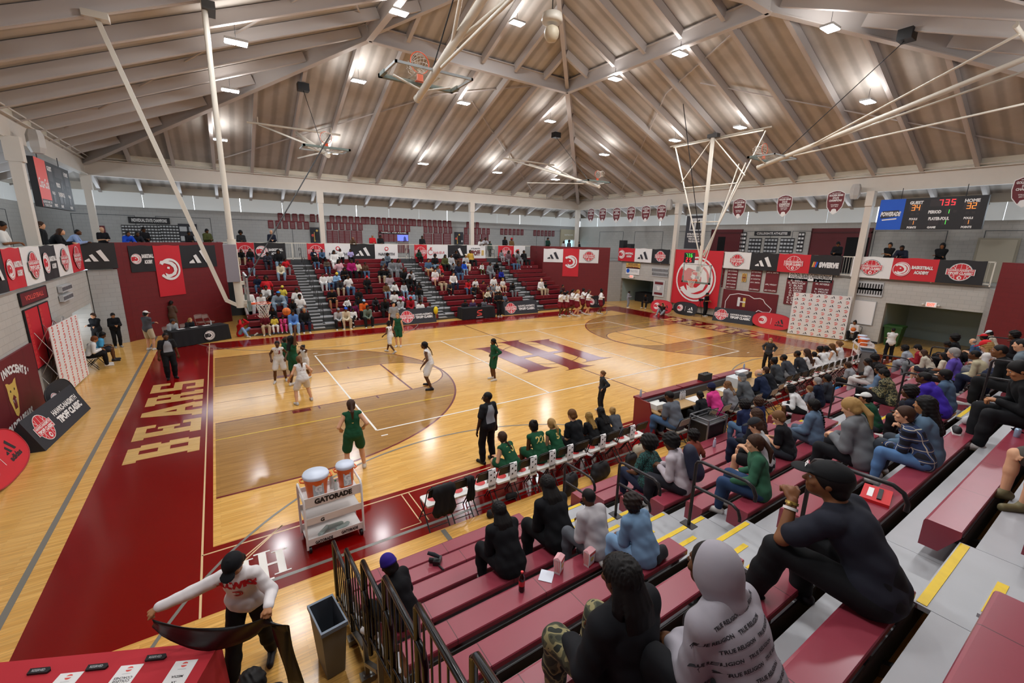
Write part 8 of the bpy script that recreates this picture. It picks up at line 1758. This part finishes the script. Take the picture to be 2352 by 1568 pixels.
ball((16.72, -6.5, .72), 'orange basketball held by the seated person at the right wall'); p = on(658, 715, 1, -.9); ball(p, 'orange basketball in flight beside the left net'); 
d = parse('s1 tee:#161618 trousers:black short 1 rz=100'.split()); P = G(1485, 708); mkp(d, (P.x, P.y, .04), math.radians(100), 0, 'person in black seated at the edge of the far passage'); d = parse('flr tee:#2a2420 trousers:#8a8c90 short 3'.split()); P = G(1521, 723); mkp(d, (P.x, P.y, 0), math.radians(100), 0, 'photographer sitting on the floor before the red oval sign')
# tripod camera of the far photographer
P = G(1605, 727); t = thing('tripod', 'black camera tripod beside the photographer', 'tripod', P); 
for i in range(3): b = MB(); a = i*2.1; b.tube([(.35*math.cos(a), .35*math.sin(a), 0), (0, 0, 1.15)], .012, 5); b.build('leg', blackm, t)
b = MB(); b.box(-.08, -.16, 1.15, .08, .12, 1.32); b.tube([(-.2, 0, 1.24), (-.08, 0, 1.24)], .05, 10); b.build('camera', blackm, t)
# far passage: dark covered table and speaker boxes on the far balcony corner
item('dark_table', 'dark covered table inside the far passage', 'table', (19.6, 9.6, 0), box3(1.2, 2.6, .8), blackcloth); item('loudspeaker', 'tall black loudspeaker on the far corner balcony', 'speaker', (18.6, 12.4, BZ), box3(.5, .5, 1.75), M('#101012', .6)); item('loudspeaker', 'shorter black loudspeaker right of the tall one', 'speaker', (18.6, 11.5, BZ), box3(.45, .45, 1.45), M('#151517', .6))
# ---------------- things left on the near benches ----------------
def onb(px, py, n, dy=0): P = G(px, py, rowz(n)); return Vector((P.x, min(-rowy(n)-.06, max(-rowy(n)-.2, P.y))+dy, rowz(n)))
pstripe = M('#d9a0a4', .6)
def popcorn(loc, rz, label):
    t = thing('popcorn_box', label, 'popcorn box', loc, rz); b = MB(); b.add([(-.05, -.035, 0), (.05, -.035, 0), (.05, .035, 0), (-.05, .035, 0), (-.062, -.045, .19), (.062, -.045, .19), (.062, .045, .19), (-.062, .045, .19)], [(3, 2, 1, 0), (0, 1, 5, 4), (1, 2, 6, 5), (2, 3, 7, 6), (3, 0, 4, 7)], 1); b.build('box_body', PM, t)
    b = MB()
    for s in (-1, 1):
        fr = (Vector((0, s*.041, .1)), Vector((-s, 0, 0)), Vector((0, s*.05, 1)).normalized(), Vector((0, s, 0))); q4(b, fr, -.05, -.1, .05, -.075, RED, .002, 0); b.prism(circ(0, 0, .03, 12), fr, 0, GLD, .002); q4(b, fr, -.055, .055, .055, .085, LRED, .002, 0)
    for s in (-1, 1):
        fr = (Vector((s*.057, 0, .1)), Vector((0, s, 0)), Vector((s*.05, 0, 1)).normalized(), Vector((s, 0, 0)))
        for k in range(4): q4(b, fr, -.034+k*.018, -.07, -.026+k*.018, .085, LRED, .002, 0)
    b.build('printed_stripes', PM, t); b = MB(); b.add([(-.062, -.045, .19), (.062, -.045, .19), (.062, .045, .19), (-.062, .045, .19), (-.05, 0, .215), (.05, 0, .215)], [(0, 1, 5, 4), (2, 3, 4, 5), (1, 2, 5), (3, 0, 4)], 3); b.build('box_top', [PM[0], PM[1], PM[2], pstripe], t)
popcorn(onb(1283, 1312, 5), .5, 'striped popcorn box beside the white napkin'); popcorn(onb(1352, 1296, 5), .2, 'striped popcorn box at the knee of the person in denim')
bottle(onb(1198, 1356, 5), 'cola bottle with red cap standing on the bench', '#180604', '#d02a28', .24, .033, '#c82a30'); item('napkin', 'white paper napkin on the bench beside the cola bottle', 'napkin', onb(1255, 1323, 5)+Vector((0, 0, .002)), box3(.17, .15, .004), M('#d6dae4', .7), .7)
t = thing('video_camera', 'small black camera with a furry microphone on the bench', 'camera', onb(1005, 1292, 2), .9); b = MB(); b.box(-.07, -.05, 0, .07, .05, .07); b.tube([(0, .05, .04), (0, .12, .04)], .035, 10); b.build('camera_body', M('#121214', .4), t); b = MB(); b.tube([(0, -.03, .1), (0, .05, .13), (0, .14, .15)], [.022, .03, .024], 10); b.build('microphone', M('#23262c', .95), t); b = MB(); b.tube([(-.05, -.02, .015), (-.14, -.12, .015)], .014, 6); b.build('grip', blackm, t)
bag('folded_hoodie', 'folded black hoodie with white lettering beside the person in denim', onb(1540, 1282, 6)+Vector((-.14, 0, 0)), (.30, .24, .17), '#0e1218', .2, False)
fr = (onb(1548, 1272, 6)+Vector((-.1, -.1, .17)), Vector((.96, .2, 0)), Vector((-.15, .8, .35)).normalized(), Vector((0, -.4, .9))); b = MB(); put(b, 'MAVS', fr, 0, 0, .2, .07, 0, .0, .04); b.build('hoodie_lettering', M('#e0e0e0', .6), label='white MAVS lettering on the folded black hoodie', cat='lettering') if False else None
bottle(onb(1503, 1116, 3), 'sports drink bottle with bright blue liquid beside the rail', '#2aa4e0', '#2050c0', .22, .034); bottle(onb(1640, 1026, 2), 'clear plastic water bottle alone on the bench', '#c4c8dc'); b = MB(); b.lathe([(.03, 0), (.033, .008), (.033, .11), (.027, .122), (.001, .122)], n=14); item('drink_can', 'pale blue can on the bench at the right edge', 'can', onb(2334, 1003, 9), b, M('#9db4cc', .3, .5))
item('phone', 'black phone lying on the bench by the pale can', 'phone', onb(2318, 985, 9), box3(.15, .075, .01), M('#15151a', .25), .5)
t = thing('stadium_bag', 'flat red seat cushion bag with black zip behind the plaid shirt', 'bag', onb(2012, 1140, 8), .2); b = MB(); b.box(-.2, -.13, 0, .2, .13, .035); b.build('bag_body', M('#c41f22', .6), t); b = MB(); b.box(-.14, -.05, .036, .14, -.01, .05); b.build('zip_pocket', M('#17171a', .5), t); b = MB(); b.box(-.12, .03, .036, .12, .08, .04); b.build('white_patch', PM[1], t)
for i, (px, py) in enumerate(((2165, 985), (2190, 990))):
    F = Field((-.2, -.1, -.02), (.2, .1, .15), .012); F.cone((-.1, 0, .045), (.12, 0, .035), .045, .036, .02); F.cone((-.09, 0, .07), (-.05, 0, .07), .042, .04, .02); me = F.mesh('sneaker'); me.materials[0] = M('#1a1a1e', .6); t = thing('sneaker', 'black and white sneaker left on the bench, %s of a pair' % ('left', 'right')[i], 'shoe', onb(px, py, 8)+Vector((i*.02, 0, 0)), .3, 'pair of sneakers'); link('upper', me, t); b = MB(); b.box(-.14, -.045, 0, .16, .045, .022); b.build('sole', PM[1], t)
bag('clothes_pile', 'white and black printed clothes heaped on the bench', onb(2215, 975, 8)+Vector((.1, 0, 0)), (.34, .2, .12), '#b8b8ba', 0, False); bottle(onb(2228, 960, 8)+Vector((0, 0, .1)), 'small clear bottle on the heap of clothes', '#c0ccd8')
# backpack worn near the rail
r, J, lod, d, sz = HERO['nb']; b = MB(); F = Field((-.3, -.5, .3), (.3, .2, 1.2), .014); c = Vector(J['chest'])-Vector(J['fw'])*.22; up_ = np.array(J['up']); F.cone(np.array(c)-up_*.16, np.array(c)+up_*.12, .15, .12, .03, J['fw'], .75); me = F.mesh('backpack'); me.materials[0] = M('#151b33', .7); o = link('backpack', me, None, 'navy backpack with a white letter mark worn by the person in pale top', 'backpack'); o.matrix_world = Matrix.Translation(r.location) @ Matrix.Rotation(r.rotation_euler.z, 4, 'Z') @ Matrix.Diagonal((*r.scale, 1))
bpy.context.view_layer.update()
fr = (c-Vector(J['fw'])*.125, Vector(J['sx']), Vector(J['up']), -Vector(J['fw'])); b = MB(); put(b, 'NB', fr, 0, .04, .10, .06, 0, .0, .06); q = b.build('white_letters', PM[1], o)
# wristwatch, bracelet and cap mark on the large figure
r, J, lod, d, sz = HERO['hero']; a = J['arm'][0]; w_ = Vector(a[2]); dv = (Vector(a[1])-w_).normalized()
for off, rr, c_, nm in ((.02, .034, '#b89a50', 'wristwatch'), (.055, .038, '#e0dcd8', 'wristband')):
    b = MB(); p0 = w_+dv*off; b.tube([p0-dv*.009, p0+dv*.009], rr, 16); 
    if nm == 'wristwatch': b.ball(p0+Vector((-.03, 0, .01)), .016, 10)
    b.build(nm, M(c_, .3, .7 if nm == 'wristwatch' else 0), r)
Mh = Matrix([list(q) for q in J['H']]); fr = tuple([Mh @ Vector((0, .103, .075))]+[(Mh.to_3x3() @ Vector(v)).normalized() for v in ((-1, 0, 0), (0, -.35, 1), (0, 1, .35))]); b = MB(); put(b, 'ICE', fr, 0, 0, .055, .03, 0, .012, .06); b.build('cap_lettering', PM[1], r)
# legs with canvas shoes at the right edge
d = parse('s0 tee:#7a6a50 shorts:#4a4640 short:b 4 rz=20 shoe=#6e6548'.split()); y = -(rowy(10)+.13); mkp(d, (-5.3, y, rowz(10)-.38), math.radians(38), 2, 'person at the right edge with tan canvas shoes on the bench below', 'near side spectators')
